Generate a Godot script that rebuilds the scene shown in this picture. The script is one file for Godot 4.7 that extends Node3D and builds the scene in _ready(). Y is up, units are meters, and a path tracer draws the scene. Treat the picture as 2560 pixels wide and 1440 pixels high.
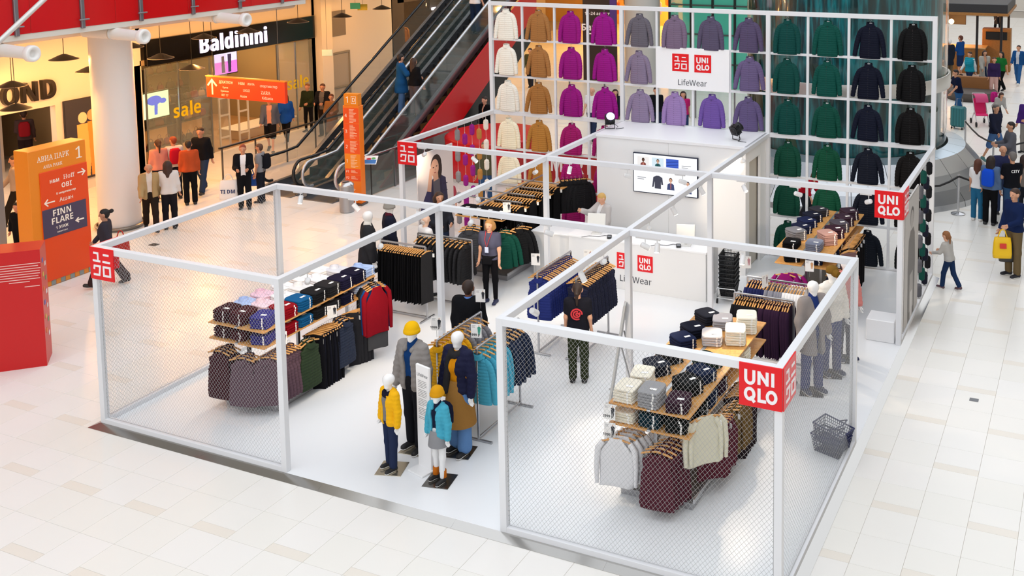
extends Node3D
# A fashion pop-up stand in a shopping mall, seen from the first-floor gallery.
# The lens is a shifted one (the photograph was straightened), so the camera is a frustum camera.
const FOC := 2621.24051
const PPX := 1582.38586
const PPY := 21.4059438
const CAM := Vector3(13.1486829, 7.46390419, 10.1939919)
const BX := Vector3(0.91304863, -0.00871472, -0.40775758)
const BY := Vector3(-0.03218492, 0.99511431, -0.09333619)
const FW := Vector3(-0.40657881, -0.09834412, -0.90830728)
const MF := -0.05        # mall floor; the stand's own floor is y = 0
const HH := 2.65         # top of the stand's frame
const H2 := 5.235        # top of the jacket wall
const T := 0.089         # section of the frame tubes
const XC := [0.0445, 3.4445, 6.8245, 10.2115]
const ZC := [-0.0445, -3.6885, -7.2825, -10.8715]

var rng := RandomNumberGenerator.new()
var taken := {}
var mats := {}
var cache := {}

func ray(px: float, py: float) -> Vector3:
	return FW + BX * ((px - PPX) / FOC) - BY * ((py - PPY) / FOC)
func gp(px: float, py: float, y := 0.0) -> Vector3:
	var d := ray(px, py)
	return CAM + d * ((y - CAM.y) / d.y)
func atx(px: float, py: float, x: float) -> Vector3:
	var d := ray(px, py)
	return CAM + d * ((x - CAM.x) / d.x)
func atz(px: float, py: float, z: float) -> Vector3:
	var d := ray(px, py)
	return CAM + d * ((z - CAM.z) / d.z)

# ---------------------------------------------------------------- mesh building
class MB:
	var v := PackedVector3Array()
	var n := PackedVector3Array()
	var ix := PackedInt32Array()
	var uv := PackedVector2Array()
	var xf := Transform3D.IDENTITY

	func tri(a: int, b: int, c: int) -> void:
		ix.append(a); ix.append(b); ix.append(c)
	func face(p: Array, uvs := []) -> void:          # flat convex polygon, any winding
		var q: Array = []
		for e in p:
			q.append(xf * e)
		var nn: Vector3 = Vector3.ZERO
		for k in range(1, q.size() - 1):
			nn += (q[k] - q[0]).cross(q[k + 1] - q[0])
		nn = -nn.normalized()
		var s := v.size()
		for k in q.size():
			v.append(q[k]); n.append(nn)
			uv.append(uvs[k] if uvs.size() else Vector2.ZERO)
		for k in range(1, q.size() - 1):
			tri(s, s + k, s + k + 1)
	# vertices given counter-clockwise seen from outside are stored clockwise by this helper
	func quad(a: Vector3, b: Vector3, c: Vector3, d: Vector3) -> void:
		face([a, d, c, b])
	func box(c: Vector3, s: Vector3, bev := 0.0) -> void:
		var h := s * 0.5
		if bev <= 0.0:
			for ax in 3:
				for sg in [-1.0, 1.0]:
					var u: int = (ax + 1) % 3
					var w: int = (ax + 2) % 3
					var pts := []
					for m in [[-1, -1], [1, -1], [1, 1], [-1, 1]]:
						var p := Vector3.ZERO
						p[ax] = sg * h[ax]
						p[u] = m[0] * h[u]
						p[w] = m[1] * h[w]
						pts.append(c + p)
					if sg > 0:
						pts.reverse()
					face(pts)
			return
		var b := minf(bev, minf(h.x, minf(h.y, h.z)) * 0.99)
		for ax in 3:
			var u: int = (ax + 1) % 3
			var w: int = (ax + 2) % 3
			for sg in [-1.0, 1.0]:
				var pts := []
				for m in [[-1, -1], [1, -1], [1, 1], [-1, 1]]:
					var p := Vector3.ZERO
					p[ax] = sg * h[ax]
					p[u] = m[0] * (h[u] - b)
					p[w] = m[1] * (h[w] - b)
					pts.append(c + p)
				if sg > 0:
					pts.reverse()
				face(pts)
			for su in [-1.0, 1.0]:
				for sw in [-1.0, 1.0]:
					var p1 := Vector3.ZERO; var p2 := Vector3.ZERO; var p3 := Vector3.ZERO; var p4 := Vector3.ZERO
					p1[ax] = -(h[ax] - b); p1[u] = su * h[u]; p1[w] = sw * (h[w] - b)
					p2[ax] = h[ax] - b; p2[u] = su * h[u]; p2[w] = sw * (h[w] - b)
					p3[ax] = h[ax] - b; p3[u] = su * (h[u] - b); p3[w] = sw * h[w]
					p4[ax] = -(h[ax] - b); p4[u] = su * (h[u] - b); p4[w] = sw * h[w]
					var f := [c + p1, c + p2, c + p3, c + p4]
					if su * sw < 0:
						f.reverse()
					face(f)
		for sx in [-1.0, 1.0]:
			for sy in [-1.0, 1.0]:
				for sz in [-1.0, 1.0]:
					var sg := Vector3(sx, sy, sz)
					var f := [c + sg * Vector3(h.x, h.y - b, h.z - b), c + sg * Vector3(h.x - b, h.y, h.z - b), c + sg * Vector3(h.x - b, h.y - b, h.z)]
					if sx * sy * sz > 0:
						f.reverse()
					face(f)
	# smooth patch from rows of points; wraps along u (in a row) if wrap
	func patch(rows: Array, wrap := true, cap0 := false, cap1 := false) -> void:
		var s := v.size()
		var nr := rows.size()
		var nc: int = rows[0].size()
		var cen := Vector3.ZERO
		for r in rows:
			for p in r:
				var q: Vector3 = xf * p
				v.append(q); n.append(Vector3.ZERO); uv.append(Vector2.ZERO)
				cen += q
		cen /= float(nr * nc)
		var t := PackedInt32Array()
		var lim := nc if wrap else nc - 1
		for j in nr - 1:
			for i in lim:
				var a := s + j * nc + i
				var b := s + j * nc + (i + 1) % nc
				var c := a + nc
				var d := b + nc
				t.append(a); t.append(b); t.append(c)
				t.append(b); t.append(d); t.append(c)
		var caps := []
		if cap0: caps.append(0)
		if cap1: caps.append(nr - 1)
		for cr in caps:
			var m := Vector3.ZERO
			for i in nc:
				m += v[s + cr * nc + i]
			m /= float(nc)
			v.append(m); n.append(Vector3.ZERO); uv.append(Vector2.ZERO)
			var mi := v.size() - 1
			for i in nc:
				var a: int = s + cr * nc + i
				var b: int = s + cr * nc + (i + 1) % nc
				if cr == 0:
					t.append(b); t.append(a); t.append(mi)
				else:
					t.append(a); t.append(b); t.append(mi)
		var vol := 0.0
		for k in range(0, t.size(), 3):
			var a := v[t[k]]
			var fn := (v[t[k + 1]] - a).cross(v[t[k + 2]] - a)
			vol += fn.dot((a + v[t[k + 1]] + v[t[k + 2]]) / 3.0 - cen)
		var flip := vol > 0.0          # clockwise fronts: the cross product must point inwards
		for k in range(0, t.size(), 3):
			var i0 := t[k]
			var i1 := t[k + 1]
			var i2 := t[k + 2]
			if flip:
				var q := i1; i1 = i2; i2 = q
			var fn := (v[i1] - v[i0]).cross(v[i2] - v[i0])
			n[i0] -= fn; n[i1] -= fn; n[i2] -= fn
			ix.append(i0); ix.append(i1); ix.append(i2)
		for k in range(s, v.size()):
			n[k] = n[k].normalized() if n[k].length_squared() > 1e-20 else Vector3.UP
	func tube(pts: Array, r, sides := 8, caps := true) -> void:
		var rows := []
		var up := Vector3.UP
		var d0: Vector3 = (pts[1] - pts[0]).normalized()
		if absf(d0.dot(up)) > 0.9: up = Vector3.RIGHT
		for k in pts.size():
			var d: Vector3
			if k == 0: d = pts[1] - pts[0]
			elif k == pts.size() - 1: d = pts[k] - pts[k - 1]
			else: d = pts[k + 1] - pts[k - 1]
			d = d.normalized()
			var sd := d.cross(up)
			if sd.length() < 0.01: sd = d.cross(Vector3.FORWARD)
			sd = sd.normalized()
			up = sd.cross(d).normalized()
			var rr: float = r[k] if r is Array else r
			var row := []
			for i in sides:
				var a := TAU * i / sides
				row.append(pts[k] + (sd * cos(a) + up * sin(a)) * rr)
			rows.append(row)
		patch(rows, true, caps, caps)
	func lathe(prof: Array, sides := 16, c := Vector3.ZERO, caps := true) -> void:   # prof: [radius, y]
		var rows := []
		for p in prof:
			var row := []
			for i in sides:
				var a := TAU * i / sides
				row.append(c + Vector3(p[0] * cos(a), p[1], p[0] * sin(a)))
			rows.append(row)
		patch(rows, true, caps, caps)
	func ring(prof: Array, sides := 16, c := Vector3.ZERO) -> void:   # hard-edged lathe, one patch per band
		for k in prof.size() - 1:
			lathe([prof[k], prof[k + 1]], sides, c, false)
	func ball(c: Vector3, r: Vector3, sides := 12, bands := 8) -> void:
		var rows := []
		for j in bands + 1:
			var th := PI * (0.03 + 0.94 * j / bands)
			var row := []
			for i in sides:
				var a := TAU * i / sides
				row.append(c + Vector3(r.x * sin(th) * cos(a), r.y * cos(th), r.z * sin(th) * sin(a)))
			rows.append(row)
		patch(rows, true, true, true)
	func prism(poly: Array, d: float) -> void:      # polygon in xy, from z = 0 to z = d
		var pp := PackedVector2Array(poly)
		if Geometry2D.is_polygon_clockwise(pp): pp.reverse()
		var t := Geometry2D.triangulate_polygon(pp)
		for zz in [[0.0, -1.0], [d, 1.0]]:
			var s := v.size()
			var nn: Vector3 = xf.basis * Vector3(0, 0, zz[1])
			for p in pp:
				v.append(xf * Vector3(p.x, p.y, zz[0])); n.append(nn.normalized()); uv.append(Vector2.ZERO)
			for k in range(0, t.size(), 3):
				tri(s + t[k], s + t[k + 1], s + t[k + 2])
		for k in pp.size():
			var a := pp[k]
			var b := pp[(k + 1) % pp.size()]
			face([Vector3(a.x, a.y, d), Vector3(b.x, b.y, d), Vector3(b.x, b.y, 0), Vector3(a.x, a.y, 0)])
	func mesh() -> ArrayMesh:
		# make every triangle clockwise with respect to its stored normals
		for k in range(0, ix.size(), 3):
			var a := v[ix[k]]
			var fn := (v[ix[k + 1]] - a).cross(v[ix[k + 2]] - a)
			if fn.dot(n[ix[k]] + n[ix[k + 1]] + n[ix[k + 2]]) > 0.0:
				var q := ix[k + 1]; ix[k + 1] = ix[k + 2]; ix[k + 2] = q
		var m := ArrayMesh.new()
		var arr := []
		arr.resize(Mesh.ARRAY_MAX)
		arr[Mesh.ARRAY_VERTEX] = v
		arr[Mesh.ARRAY_NORMAL] = n
		arr[Mesh.ARRAY_TEX_UV] = uv
		arr[Mesh.ARRAY_INDEX] = ix
		m.add_surface_from_arrays(Mesh.PRIMITIVE_TRIANGLES, arr)
		return m

func box_mesh(s: Vector3, bev := 0.004, c := Vector3.ZERO) -> ArrayMesh:
	var b := MB.new()
	b.box(c, s, bev)
	return b.mesh()

# ---------------------------------------------------------------- materials
func mt(hex: String, rough := 0.6, metal := 0.0) -> StandardMaterial3D:
	var key := "%s_%.2f_%.2f" % [hex, rough, metal]
	if not mats.has(key):
		var m := StandardMaterial3D.new()
		m.albedo_color = Color(hex)
		m.roughness = rough
		m.metallic = metal
		mats[key] = m
	return mats[key]
func cloth(hex: String) -> StandardMaterial3D:
	var key := "cloth" + hex
	if not mats.has(key):
		var m := StandardMaterial3D.new()
		m.albedo_color = Color(hex)
		m.roughness = 0.9
		m.metallic_specular = 0.2
		m.heightmap_enabled = true
		m.heightmap_texture = noise_tex("weave", 0.09, 3)
		m.heightmap_scale = 0.35
		m.uv1_triplanar = true
		m.uv1_scale = Vector3(5, 5, 5)
		mats[key] = m
	return mats[key]
func nylon(hex: String) -> StandardMaterial3D:
	var key := "nylon" + hex
	if not mats.has(key):
		var m := StandardMaterial3D.new()
		m.albedo_color = Color(hex)
		m.roughness = 0.7
		m.metallic_specular = 0.28
		m.heightmap_enabled = true
		m.heightmap_texture = noise_tex("crease", 0.02, 3)
		m.heightmap_scale = 0.5
		m.uv1_triplanar = true
		m.uv1_scale = Vector3(3, 3, 3)
		mats[key] = m
	return mats[key]
func noise_tex(key: String, freq: float, oct: int, ramp: Gradient = null, size := 256) -> NoiseTexture2D:
	var k := "tex" + key
	if not mats.has(k):
		var f := FastNoiseLite.new()
		f.seed = 7 + key.length() * 13
		f.frequency = freq
		f.fractal_octaves = oct
		var t := NoiseTexture2D.new()
		t.width = size
		t.height = size
		t.seamless = true
		t.noise = f
		if ramp: t.color_ramp = ramp
		mats[k] = t
	return mats[k]
func ramp(cols: Array) -> Gradient:
	var g := Gradient.new()
	var o := PackedFloat32Array()
	var c := PackedColorArray()
	for k in cols.size():
		o.append(k / float(cols.size() - 1))
		c.append(Color(cols[k]))
	g.offsets = o
	g.colors = c
	return g
func textured(key: String, cols: Array, freq: float, scale: Vector3, rough := 0.6, bump := 0.0) -> StandardMaterial3D:
	var k := "textured" + key
	if not mats.has(k):
		var m := StandardMaterial3D.new()
		m.albedo_texture = noise_tex(key, freq, 4, ramp(cols), 512)
		m.uv1_triplanar = true
		m.uv1_world_triplanar = true
		m.uv1_scale = scale
		m.roughness = rough
		if bump > 0.0:
			m.heightmap_enabled = true
			m.heightmap_texture = noise_tex(key + "b", freq, 4)
			m.heightmap_scale = bump
		mats[k] = m
	return mats[k]
func glow(hex: String, e: float) -> StandardMaterial3D:
	var key := "glow%s_%.2f" % [hex, e]
	if not mats.has(key):
		var m := StandardMaterial3D.new()
		m.albedo_color = Color(hex)
		m.emission_enabled = true
		m.emission = Color(hex)
		m.emission_energy_multiplier = e
		mats[key] = m
	return mats[key]
func glass(hex: String, alpha: float) -> StandardMaterial3D:
	var key := "glass%s_%.2f" % [hex, alpha]
	if not mats.has(key):
		var m := StandardMaterial3D.new()
		m.albedo_color = Color(Color(hex), alpha)
		m.roughness = 0.05
		m.transparency = BaseMaterial3D.TRANSPARENCY_ALPHA
		mats[key] = m
	return mats[key]

# ---------------------------------------------------------------- nodes
func numbered(called: String) -> String:
	if not taken.has(called):
		taken[called] = 0
		return called
	taken[called] += 1
	return "%s_%03d" % [called, taken[called]]
func thing(called: String, label: String, category: String, at := Vector3.ZERO, turn := 0.0, group := "", kind := "") -> Node3D:
	var o := Node3D.new()
	o.name = numbered(called)
	add_child(o)
	o.position = at
	o.rotation.y = turn
	meta(o, label, category, group, kind)
	return o
func meta(o: Node, label := "", category := "", group := "", kind := "") -> void:
	if label: o.set_meta("label", label)
	if category: o.set_meta("category", category)
	if group: o.set_meta("group", group)
	if kind: o.set_meta("kind", kind)
func part(parent: Node, called: String, mesh: Mesh, m: Material, at := Transform3D.IDENTITY, label := "") -> MeshInstance3D:
	var o := MeshInstance3D.new()
	o.name = called
	o.mesh = mesh
	o.material_override = m
	o.transform = at
	parent.add_child(o, true)
	if label: o.set_meta("label", label)
	return o
func solo(called: String, mesh: Mesh, m: Material, label: String, category: String, at := Vector3.ZERO, turn := 0.0, group := "", kind := "") -> MeshInstance3D:
	var o := MeshInstance3D.new()
	o.name = numbered(called)
	o.mesh = mesh
	o.material_override = m
	add_child(o)
	o.position = at
	o.rotation.y = turn
	meta(o, label, category, group, kind)
	return o
func struct(called: String, mesh: Mesh, m: Material, label: String, category := "structure") -> MeshInstance3D:
	return solo(called, mesh, m, label, category, Vector3.ZERO, 0.0, "", "structure")
func copy(o: Node3D, at: Vector3, turn := 0.0) -> Node3D:
	var base: String = str(o.name)
	if base.length() > 4 and base[base.length() - 4] == "_" and base.right(3).is_valid_int():
		base = base.left(base.length() - 4)
	var c: Node3D = o.duplicate()
	c.name = numbered(base)
	add_child(c)
	c.position = at
	c.rotation.y = turn
	return c
func tf(p: Vector3, ry := 0.0, rx := 0.0, rz := 0.0, s := Vector3.ONE) -> Transform3D:
	return Transform3D(Basis.from_euler(Vector3(rx, ry, rz)).scaled_local(s), p)

# lettering: one mesh, centred on its node, facing +z
func text(parent: Node, s: String, h: float, m: Material, at: Transform3D, serif := false, depth := 0.004, bold := false, called := "lettering", align := 1) -> MeshInstance3D:
	var f := SystemFont.new()
	f.font_names = PackedStringArray(["Droid Serif" if serif else "Droid Sans"])
	if bold: f.font_weight = 700
	var t := TextMesh.new()
	t.text = s
	t.font = f
	t.font_size = 48
	t.pixel_size = h / 36.0
	t.depth = depth
	t.curve_step = 2.0
	t.horizontal_alignment = align as HorizontalAlignment
	return part(parent, called, t, m, at)

# thick pen strokes in xy, from z = 0 to z = d; lines: arrays of Vector2
func strokes(lines: Array, w: float, d: float, cap := 0.5) -> ArrayMesh:
	var b := MB.new()
	var dd := d
	for l in lines:
		dd += 0.0007
		var left := []
		var right := []
		var cnt: int = l.size()
		var closed: bool = l[0].is_equal_approx(l[cnt - 1]) and cnt > 3
		for k in cnt:
			var p: Vector2 = l[k]
			var d1: Vector2
			var d2: Vector2
			if closed:
				d1 = (p - l[(k - 1 + cnt - 1) % (cnt - 1)]).normalized() if k > 0 else (p - l[cnt - 2]).normalized()
				d2 = (l[(k + 1) % (cnt - 1)] - p).normalized() if k < cnt - 1 else (l[1] - p).normalized()
			else:
				d1 = (p - l[k - 1]).normalized() if k > 0 else (l[1] - p).normalized()
				d2 = (l[k + 1] - p).normalized() if k < cnt - 1 else d1
			var tn := (d1 + d2).normalized()
			var nn := Vector2(-tn.y, tn.x)
			var mi := w * 0.5 / maxf(0.4, nn.dot(Vector2(-d2.y, d2.x)))
			left.append(p + nn * mi)
			right.append(p - nn * mi)
		for k in cnt - 1:
			b.prism([left[k], left[k + 1], right[k + 1], right[k]], dd)
	return b.mesh()
func arc(c: Vector2, r: Vector2, a0: float, a1: float, n := 8) -> Array:
	var o := []
	for k in n + 1:
		var a := deg_to_rad(lerpf(a0, a1, k / float(n)))
		o.append(c + Vector2(r.x * cos(a), r.y * sin(a)))
	return o

# ---------------------------------------------------------------- people and mannequins
# tapered capsules joined by a smooth minimum, meshed as surface nets
func net(b: MB, caps: Array, cell: float, k: float, lo := -9.0, hi := 9.0, ripple := 0.0, opening := 0.0, off := Vector3.ZERO) -> void:
	var mn := Vector3(9, 9, 9)
	var mx := -mn
	for c in caps:
		for e in 2:
			var r: float = c[2 + e] + cell * 1.5
			var p: Vector3 = c[e]
			mn = mn.min(p - Vector3(r, r, r))
			mx = mx.max(p + Vector3(r, r, r))
	mn.y = maxf(mn.y, lo - cell * 1.5)
	mx.y = minf(mx.y, hi + cell * 1.5)
	var nx := int((mx.x - mn.x) / cell) + 2
	var ny := int((mx.y - mn.y) / cell) + 2
	var nz := int((mx.z - mn.z) / cell) + 2
	var f := PackedFloat32Array()
	f.resize(nx * ny * nz)
	f.fill(1.0)
	var marg := cell * 2.0 + k
	for c in caps:
		var pa: Vector3 = c[0]
		var ra: float = c[2]
		var rb: float = c[3]
		var ba: Vector3 = c[1] - pa
		var bb := maxf(ba.length_squared(), 1e-9)
		var rm := maxf(ra, rb) + marg
		var l: Vector3 = pa.min(c[1]) - Vector3(rm, rm, rm)
		var h: Vector3 = pa.max(c[1]) + Vector3(rm, rm, rm)
		var x0 := maxi(0, int((l.x - mn.x) / cell))
		var x1 := mini(nx - 1, int((h.x - mn.x) / cell) + 1)
		var y0 := maxi(0, int((l.y - mn.y) / cell))
		var y1 := mini(ny - 1, int((h.y - mn.y) / cell) + 1)
		var z0 := maxi(0, int((l.z - mn.z) / cell))
		var z1 := mini(nz - 1, int((h.z - mn.z) / cell) + 1)
		for y in range(y0, y1 + 1):
			var py := mn.y + y * cell - pa.y
			for z in range(z0, z1 + 1):
				var pz := mn.z + z * cell - pa.z
				var row := (y * nz + z) * nx
				for x in range(x0, x1 + 1):
					var px := mn.x + x * cell - pa.x
					var t := clampf((px * ba.x + py * ba.y + pz * ba.z) / bb, 0.0, 1.0)
					var dx := px - ba.x * t
					var dy := py - ba.y * t
					var dz := pz - ba.z * t
					var d := sqrt(dx * dx + dy * dy + dz * dz) - ra - (rb - ra) * t
					if d < marg:
						var o := f[row + x]
						if o > 0.9:
							f[row + x] = d
						else:
							var q := maxf(k - absf(o - d), 0.0)
							f[row + x] = minf(o, d) - q * q / (4.0 * k)
	if lo > -8.0 or hi < 8.0 or ripple > 0.0 or opening > 0.0:
		for y in ny:
			var wy := mn.y + y * cell
			var cl := maxf(lo - wy, wy - hi)
			var rp := ripple * absf(sin(wy * PI / 0.075)) if ripple > 0.0 else 0.0
			for z in nz:
				var wz := mn.z + z * cell
				var row := (y * nz + z) * nx
				for x in nx:
					var o := f[row + x]
					if o < 0.9:
						o = maxf(o - rp, cl)
						if opening > 0.0:
							var ow := opening * (1.0 + maxf(0.0, wy - 1.2) * 1.5)
							o = maxf(o, -maxf(absf(mn.x + x * cell) - ow, 0.03 - wz))
						f[row + x] = o
	var at := PackedInt32Array()
	at.resize(nx * ny * nz)
	at.fill(-1)
	var s := b.v.size()
	var sx := 1
	var sz := nx
	var sy := nx * nz
	for y in ny - 1:
		for z in nz - 1:
			for x in nx - 1:
				var i := (y * nz + z) * nx + x
				var c0 := f[i]
				if c0 > 0.9 and f[i + sx + sy + sz] > 0.9:
					continue
				var a := [c0, f[i + sx], f[i + sz], f[i + sx + sz], f[i + sy], f[i + sx + sy], f[i + sz + sy], f[i + sx + sz + sy]]
				var neg := 0
				for e in 8:
					if a[e] < 0.0: neg += 1
				if neg == 0 or neg == 8:
					continue
				var sum := Vector3.ZERO
				var cnt := 0
				for e in [[0, 1], [2, 3], [4, 5], [6, 7], [0, 2], [1, 3], [4, 6], [5, 7], [0, 4], [1, 5], [2, 6], [3, 7]]:
					var fa: float = a[e[0]]
					var fb: float = a[e[1]]
					if (fa < 0.0) != (fb < 0.0):
						var t := fa / (fa - fb)
						var p0 := Vector3(e[0] & 1, e[0] >> 2, (e[0] >> 1) & 1)
						var p1 := Vector3(e[1] & 1, e[1] >> 2, (e[1] >> 1) & 1)
						sum += p0.lerp(p1, t)
						cnt += 1
				at[i] = b.v.size()
				b.v.append(mn + (Vector3(x, y, z) + sum / cnt) * cell + off)
				b.n.append(Vector3.ZERO)
				b.uv.append(Vector2.ZERO)
	for y in range(1, ny - 1):
		for z in range(1, nz - 1):
			for x in range(1, nx - 1):
				var i := (y * nz + z) * nx + x
				if at[i] < 0 and at[i - sx] < 0 and at[i - sy] < 0 and at[i - sz] < 0:
					continue
				var c0 := f[i] < 0.0
				for ax in 3:
					var st: int = [sx, sy, sz][ax]
					if (f[i + st] < 0.0) == c0:
						continue
					var u: int = [sy, sz, sx][ax]
					var w: int = [sz, sx, sy][ax]
					var q0 := at[i]
					var q1 := at[i - u]
					var q2 := at[i - u - w]
					var q3 := at[i - w]
					if q0 < 0 or q1 < 0 or q2 < 0 or q3 < 0:
						continue
					if c0:
						var q := q1; q1 = q3; q3 = q
					for tr in [[q0, q1, q2], [q0, q2, q3]]:
						var fn := (b.v[tr[1]] - b.v[tr[0]]).cross(b.v[tr[2]] - b.v[tr[0]])
						for e in tr:
							b.n[e] -= fn
						b.ix.append(tr[0]); b.ix.append(tr[1]); b.ix.append(tr[2])
	# keep the normals pointing out of the solid
	var vol := 0.0
	var cen := (mn + mx) * 0.5 + off
	for e in range(s, b.v.size()):
		vol += b.n[e].dot(b.v[e] - cen)
	for e in range(s, b.v.size()):
		b.n[e] = (b.n[e] if vol > 0.0 else -b.n[e]).normalized()

# joints of a figure 1.75 m tall that faces +z; pose: la, ra = [forward, outward, elbow], ll, rl = [forward, knee], lean, bend, hs = head size
func joints(p: Dictionary) -> Dictionary:
	var j := {}
	var lean: float = p.get("lean", 0.0)
	var hs: float = p.get("hs", 1.0)
	var hip := Vector3(0, 0.94, 0)
	var bl := Basis(Vector3.RIGHT, lean)
	for s in [["l", 1.0], ["r", -1.0]]:
		var k: String = s[0]
		var sg: float = s[1]
		var lg: Array = p.get(k + "l", [0.0, 0.0])
		var h: Vector3 = hip + Vector3(0.085 * sg, -0.03, 0)
		var kn: Vector3 = h + Vector3(0.015 * sg, -0.43 * cos(lg[0]), 0.43 * sin(lg[0]))
		var an: Vector3 = kn + Vector3(0, -0.41 * cos(lg[0] - lg[1]), 0.41 * sin(lg[0] - lg[1]))
		var ft: float = lg[2] if lg.size() > 2 else 0.0
		j[k + "hip"] = h; j[k + "knee"] = kn; j[k + "ank"] = an
		j[k + "toe"] = an + Vector3(0.02 * sg, -0.04 * cos(ft) - 0.15 * sin(ft), 0.15 * cos(ft))
		j[k + "heel"] = an + Vector3(0, -0.035, -0.035)
		var am: Array = p.get(k + "a", [0.05, 0.1, 0.15])
		var sh: Vector3 = hip + bl * Vector3(0.17 * sg, 0.475, 0)
		var up := bl * Vector3(sin(am[1]) * sg, -cos(am[1]) * cos(am[0]), cos(am[1]) * sin(am[0]))
		var el := sh + up.normalized() * 0.285
		var inn: float = am[3] if am.size() > 3 else 0.0
		var fa: float = am[0] + am[2]
		var lo := bl * Vector3(sin(am[1]) * sg * 0.6 - inn * sg, -cos(fa) , sin(fa))
		var wr := el + lo.normalized() * 0.25
		j[k + "sh"] = sh; j[k + "el"] = el; j[k + "wr"] = wr
		j[k + "hd"] = lo.normalized()
	j.hip = hip
	j.chest = hip + bl * Vector3(0, 0.40, 0)
	j.neck = hip + bl * Vector3(0, 0.53, 0.0)
	var bt := Basis(Vector3.RIGHT, lean * 0.5 + p.get("nod", 0.0)) * Basis(Vector3.UP, p.get("look", 0.0))
	j.headb = bt
	j.head = j.neck + bt * Vector3(0, 0.135 * hs, 0.012)
	j.bl = bl
	# stand on the ground
	var low := 9.0
	for e in ["lank", "rank", "ltoe", "rtoe"]:
		low = minf(low, j[e].y - (0.075 if e.ends_with("ank") else 0.03))
	j.low = low + p.get("sink", 0.0)
	return j
func torso(j: Dictionary, g: float, fem := 0.0) -> Array:
	var h: Vector3 = j.hip
	var b: Basis = j.bl
	var o := []
	var a := func(p: Vector3, q: Vector3, r: float, s: float): o.append([h + b * p, h + b * q, r + g, s + g])
	a.call(Vector3(-0.125, 0.455, -0.005), Vector3(0.125, 0.455, -0.005), 0.062, 0.062)
	for s in [-1.0, 1.0]:
		a.call(Vector3(0.075 * s, 0.36, 0.008), Vector3(0.058 * s, 0.18, 0.0), 0.098, 0.083 - 0.008 * fem)
		a.call(Vector3(0.052 * s, 0.15, 0.0), Vector3(0.07 * s, 0.0, -0.005), 0.083 - 0.01 * fem, 0.1)
		if fem > 0.0:
			a.call(Vector3(0.07 * s, 0.30, 0.07), Vector3(0.07 * s, 0.29, 0.07), 0.05, 0.05)
	return o
func arms(j: Dictionary, g: float, reach: float) -> Array:      # reach 0..2: 1 = elbow, 2 = wrist
	var o := []
	for k in ["l", "r"]:
		var e: Vector3 = j[k + "el"]
		var s: Vector3 = j[k + "sh"]
		var w: Vector3 = j[k + "wr"]
		if reach <= 1.0:
			o.append([s, s.lerp(e, reach), 0.052 + g, 0.047 + g])
		else:
			o.append([s, e, 0.052 + g, 0.043 + g])
			o.append([e, e.lerp(w, reach - 1.0), 0.043 + g, 0.034 + g])
	return o
func legs(j: Dictionary, g: float, reach: float, gl := -1.0) -> Array:
	var o := []
	var gb := g if gl < 0.0 else gl
	for k in ["l", "r"]:
		var h: Vector3 = j[k + "hip"]
		var n: Vector3 = j[k + "knee"]
		var a: Vector3 = j[k + "ank"]
		if reach <= 1.0:
			o.append([h, h.lerp(n, reach), 0.086 + g, 0.07 + gb])
		else:
			o.append([h, n, 0.086 + g, 0.058 + g])
			o.append([n, n.lerp(a, reach - 1.0), 0.056 + g, 0.042 + gb])
	return o
func head_caps(j: Dictionary, hs: float, face: bool) -> Array:
	var c: Vector3 = j.head
	var b: Basis = j.headb
	var o := [[c + b * Vector3(0, 0.03, -0.012) * hs, c + b * Vector3(0, 0.035, 0.01) * hs, 0.083 * hs, 0.08 * hs],
		[c + b * Vector3(0, -0.02, 0.02) * hs, c + b * Vector3(0, -0.075, 0.03) * hs, 0.062 * hs, 0.04 * hs],
		[j.neck + Vector3(0, -0.07, -0.005), c + b * Vector3(0, -0.05, -0.01), 0.052, 0.048]]
	if face:
		o.append([c + b * Vector3(0, 0.012, 0.085) * hs, c + b * Vector3(0, -0.018, 0.1) * hs, 0.009, 0.015])
		for s in [-1.0, 1.0]:
			o.append([c + b * Vector3(0.082 * s, 0.015, -0.012) * hs, c + b * Vector3(0.08 * s, -0.02, -0.008) * hs, 0.016, 0.011])
	return o
func hand_caps(j: Dictionary, k: String, curl: float) -> Array:
	var w: Vector3 = j[k + "wr"]
	var d: Vector3 = j[k + "hd"]
	var sg := 1.0 if k == "l" else -1.0
	var side := Vector3.FORWARD if absf(d.y) > 0.7 else Vector3.UP
	var ac := (side - d * side.dot(d)).normalized() * -1.0     # across the palm towards the thumb
	var pn := d.cross(ac).normalized() * sg                      # palm normal
	var o := [[w - d * 0.03, w + d * 0.02, 0.03, 0.027], [w + d * 0.02 + ac * 0.015, w + d * 0.075 + ac * 0.022, 0.02, 0.015], [w + d * 0.02 - ac * 0.012, w + d * 0.072 - ac * 0.022, 0.02, 0.014]]
	for e in 4:
		var root := w + d * 0.075 + ac * (0.03 - 0.02 * e)
		var ln: float = [0.036, 0.041, 0.038, 0.03][e]
		var m := root + (d * cos(curl) - pn * sin(curl)) * ln
		o.append([root, m, 0.0095, 0.009])
		o.append([m, m + (d * cos(curl * 2.4) - pn * sin(curl * 2.4)) * ln * 0.95, 0.009, 0.0075])
	var tr := w + d * 0.03 + ac * 0.03
	var tm := tr + (d * 0.7 + ac * 0.6 - pn * 0.3).normalized() * 0.036
	o.append([tr, tm, 0.012, 0.01])
	o.append([tm, tm + (d * 0.95 + ac * 0.2 - pn * 0.3).normalized() * 0.03, 0.01, 0.008])
	return o
func fig_mesh(key: String, make: Callable) -> ArrayMesh:
	if not cache.has(key):
		var b := MB.new()
		make.call(b)
		cache[key] = b.mesh()
	return cache[key]

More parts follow.
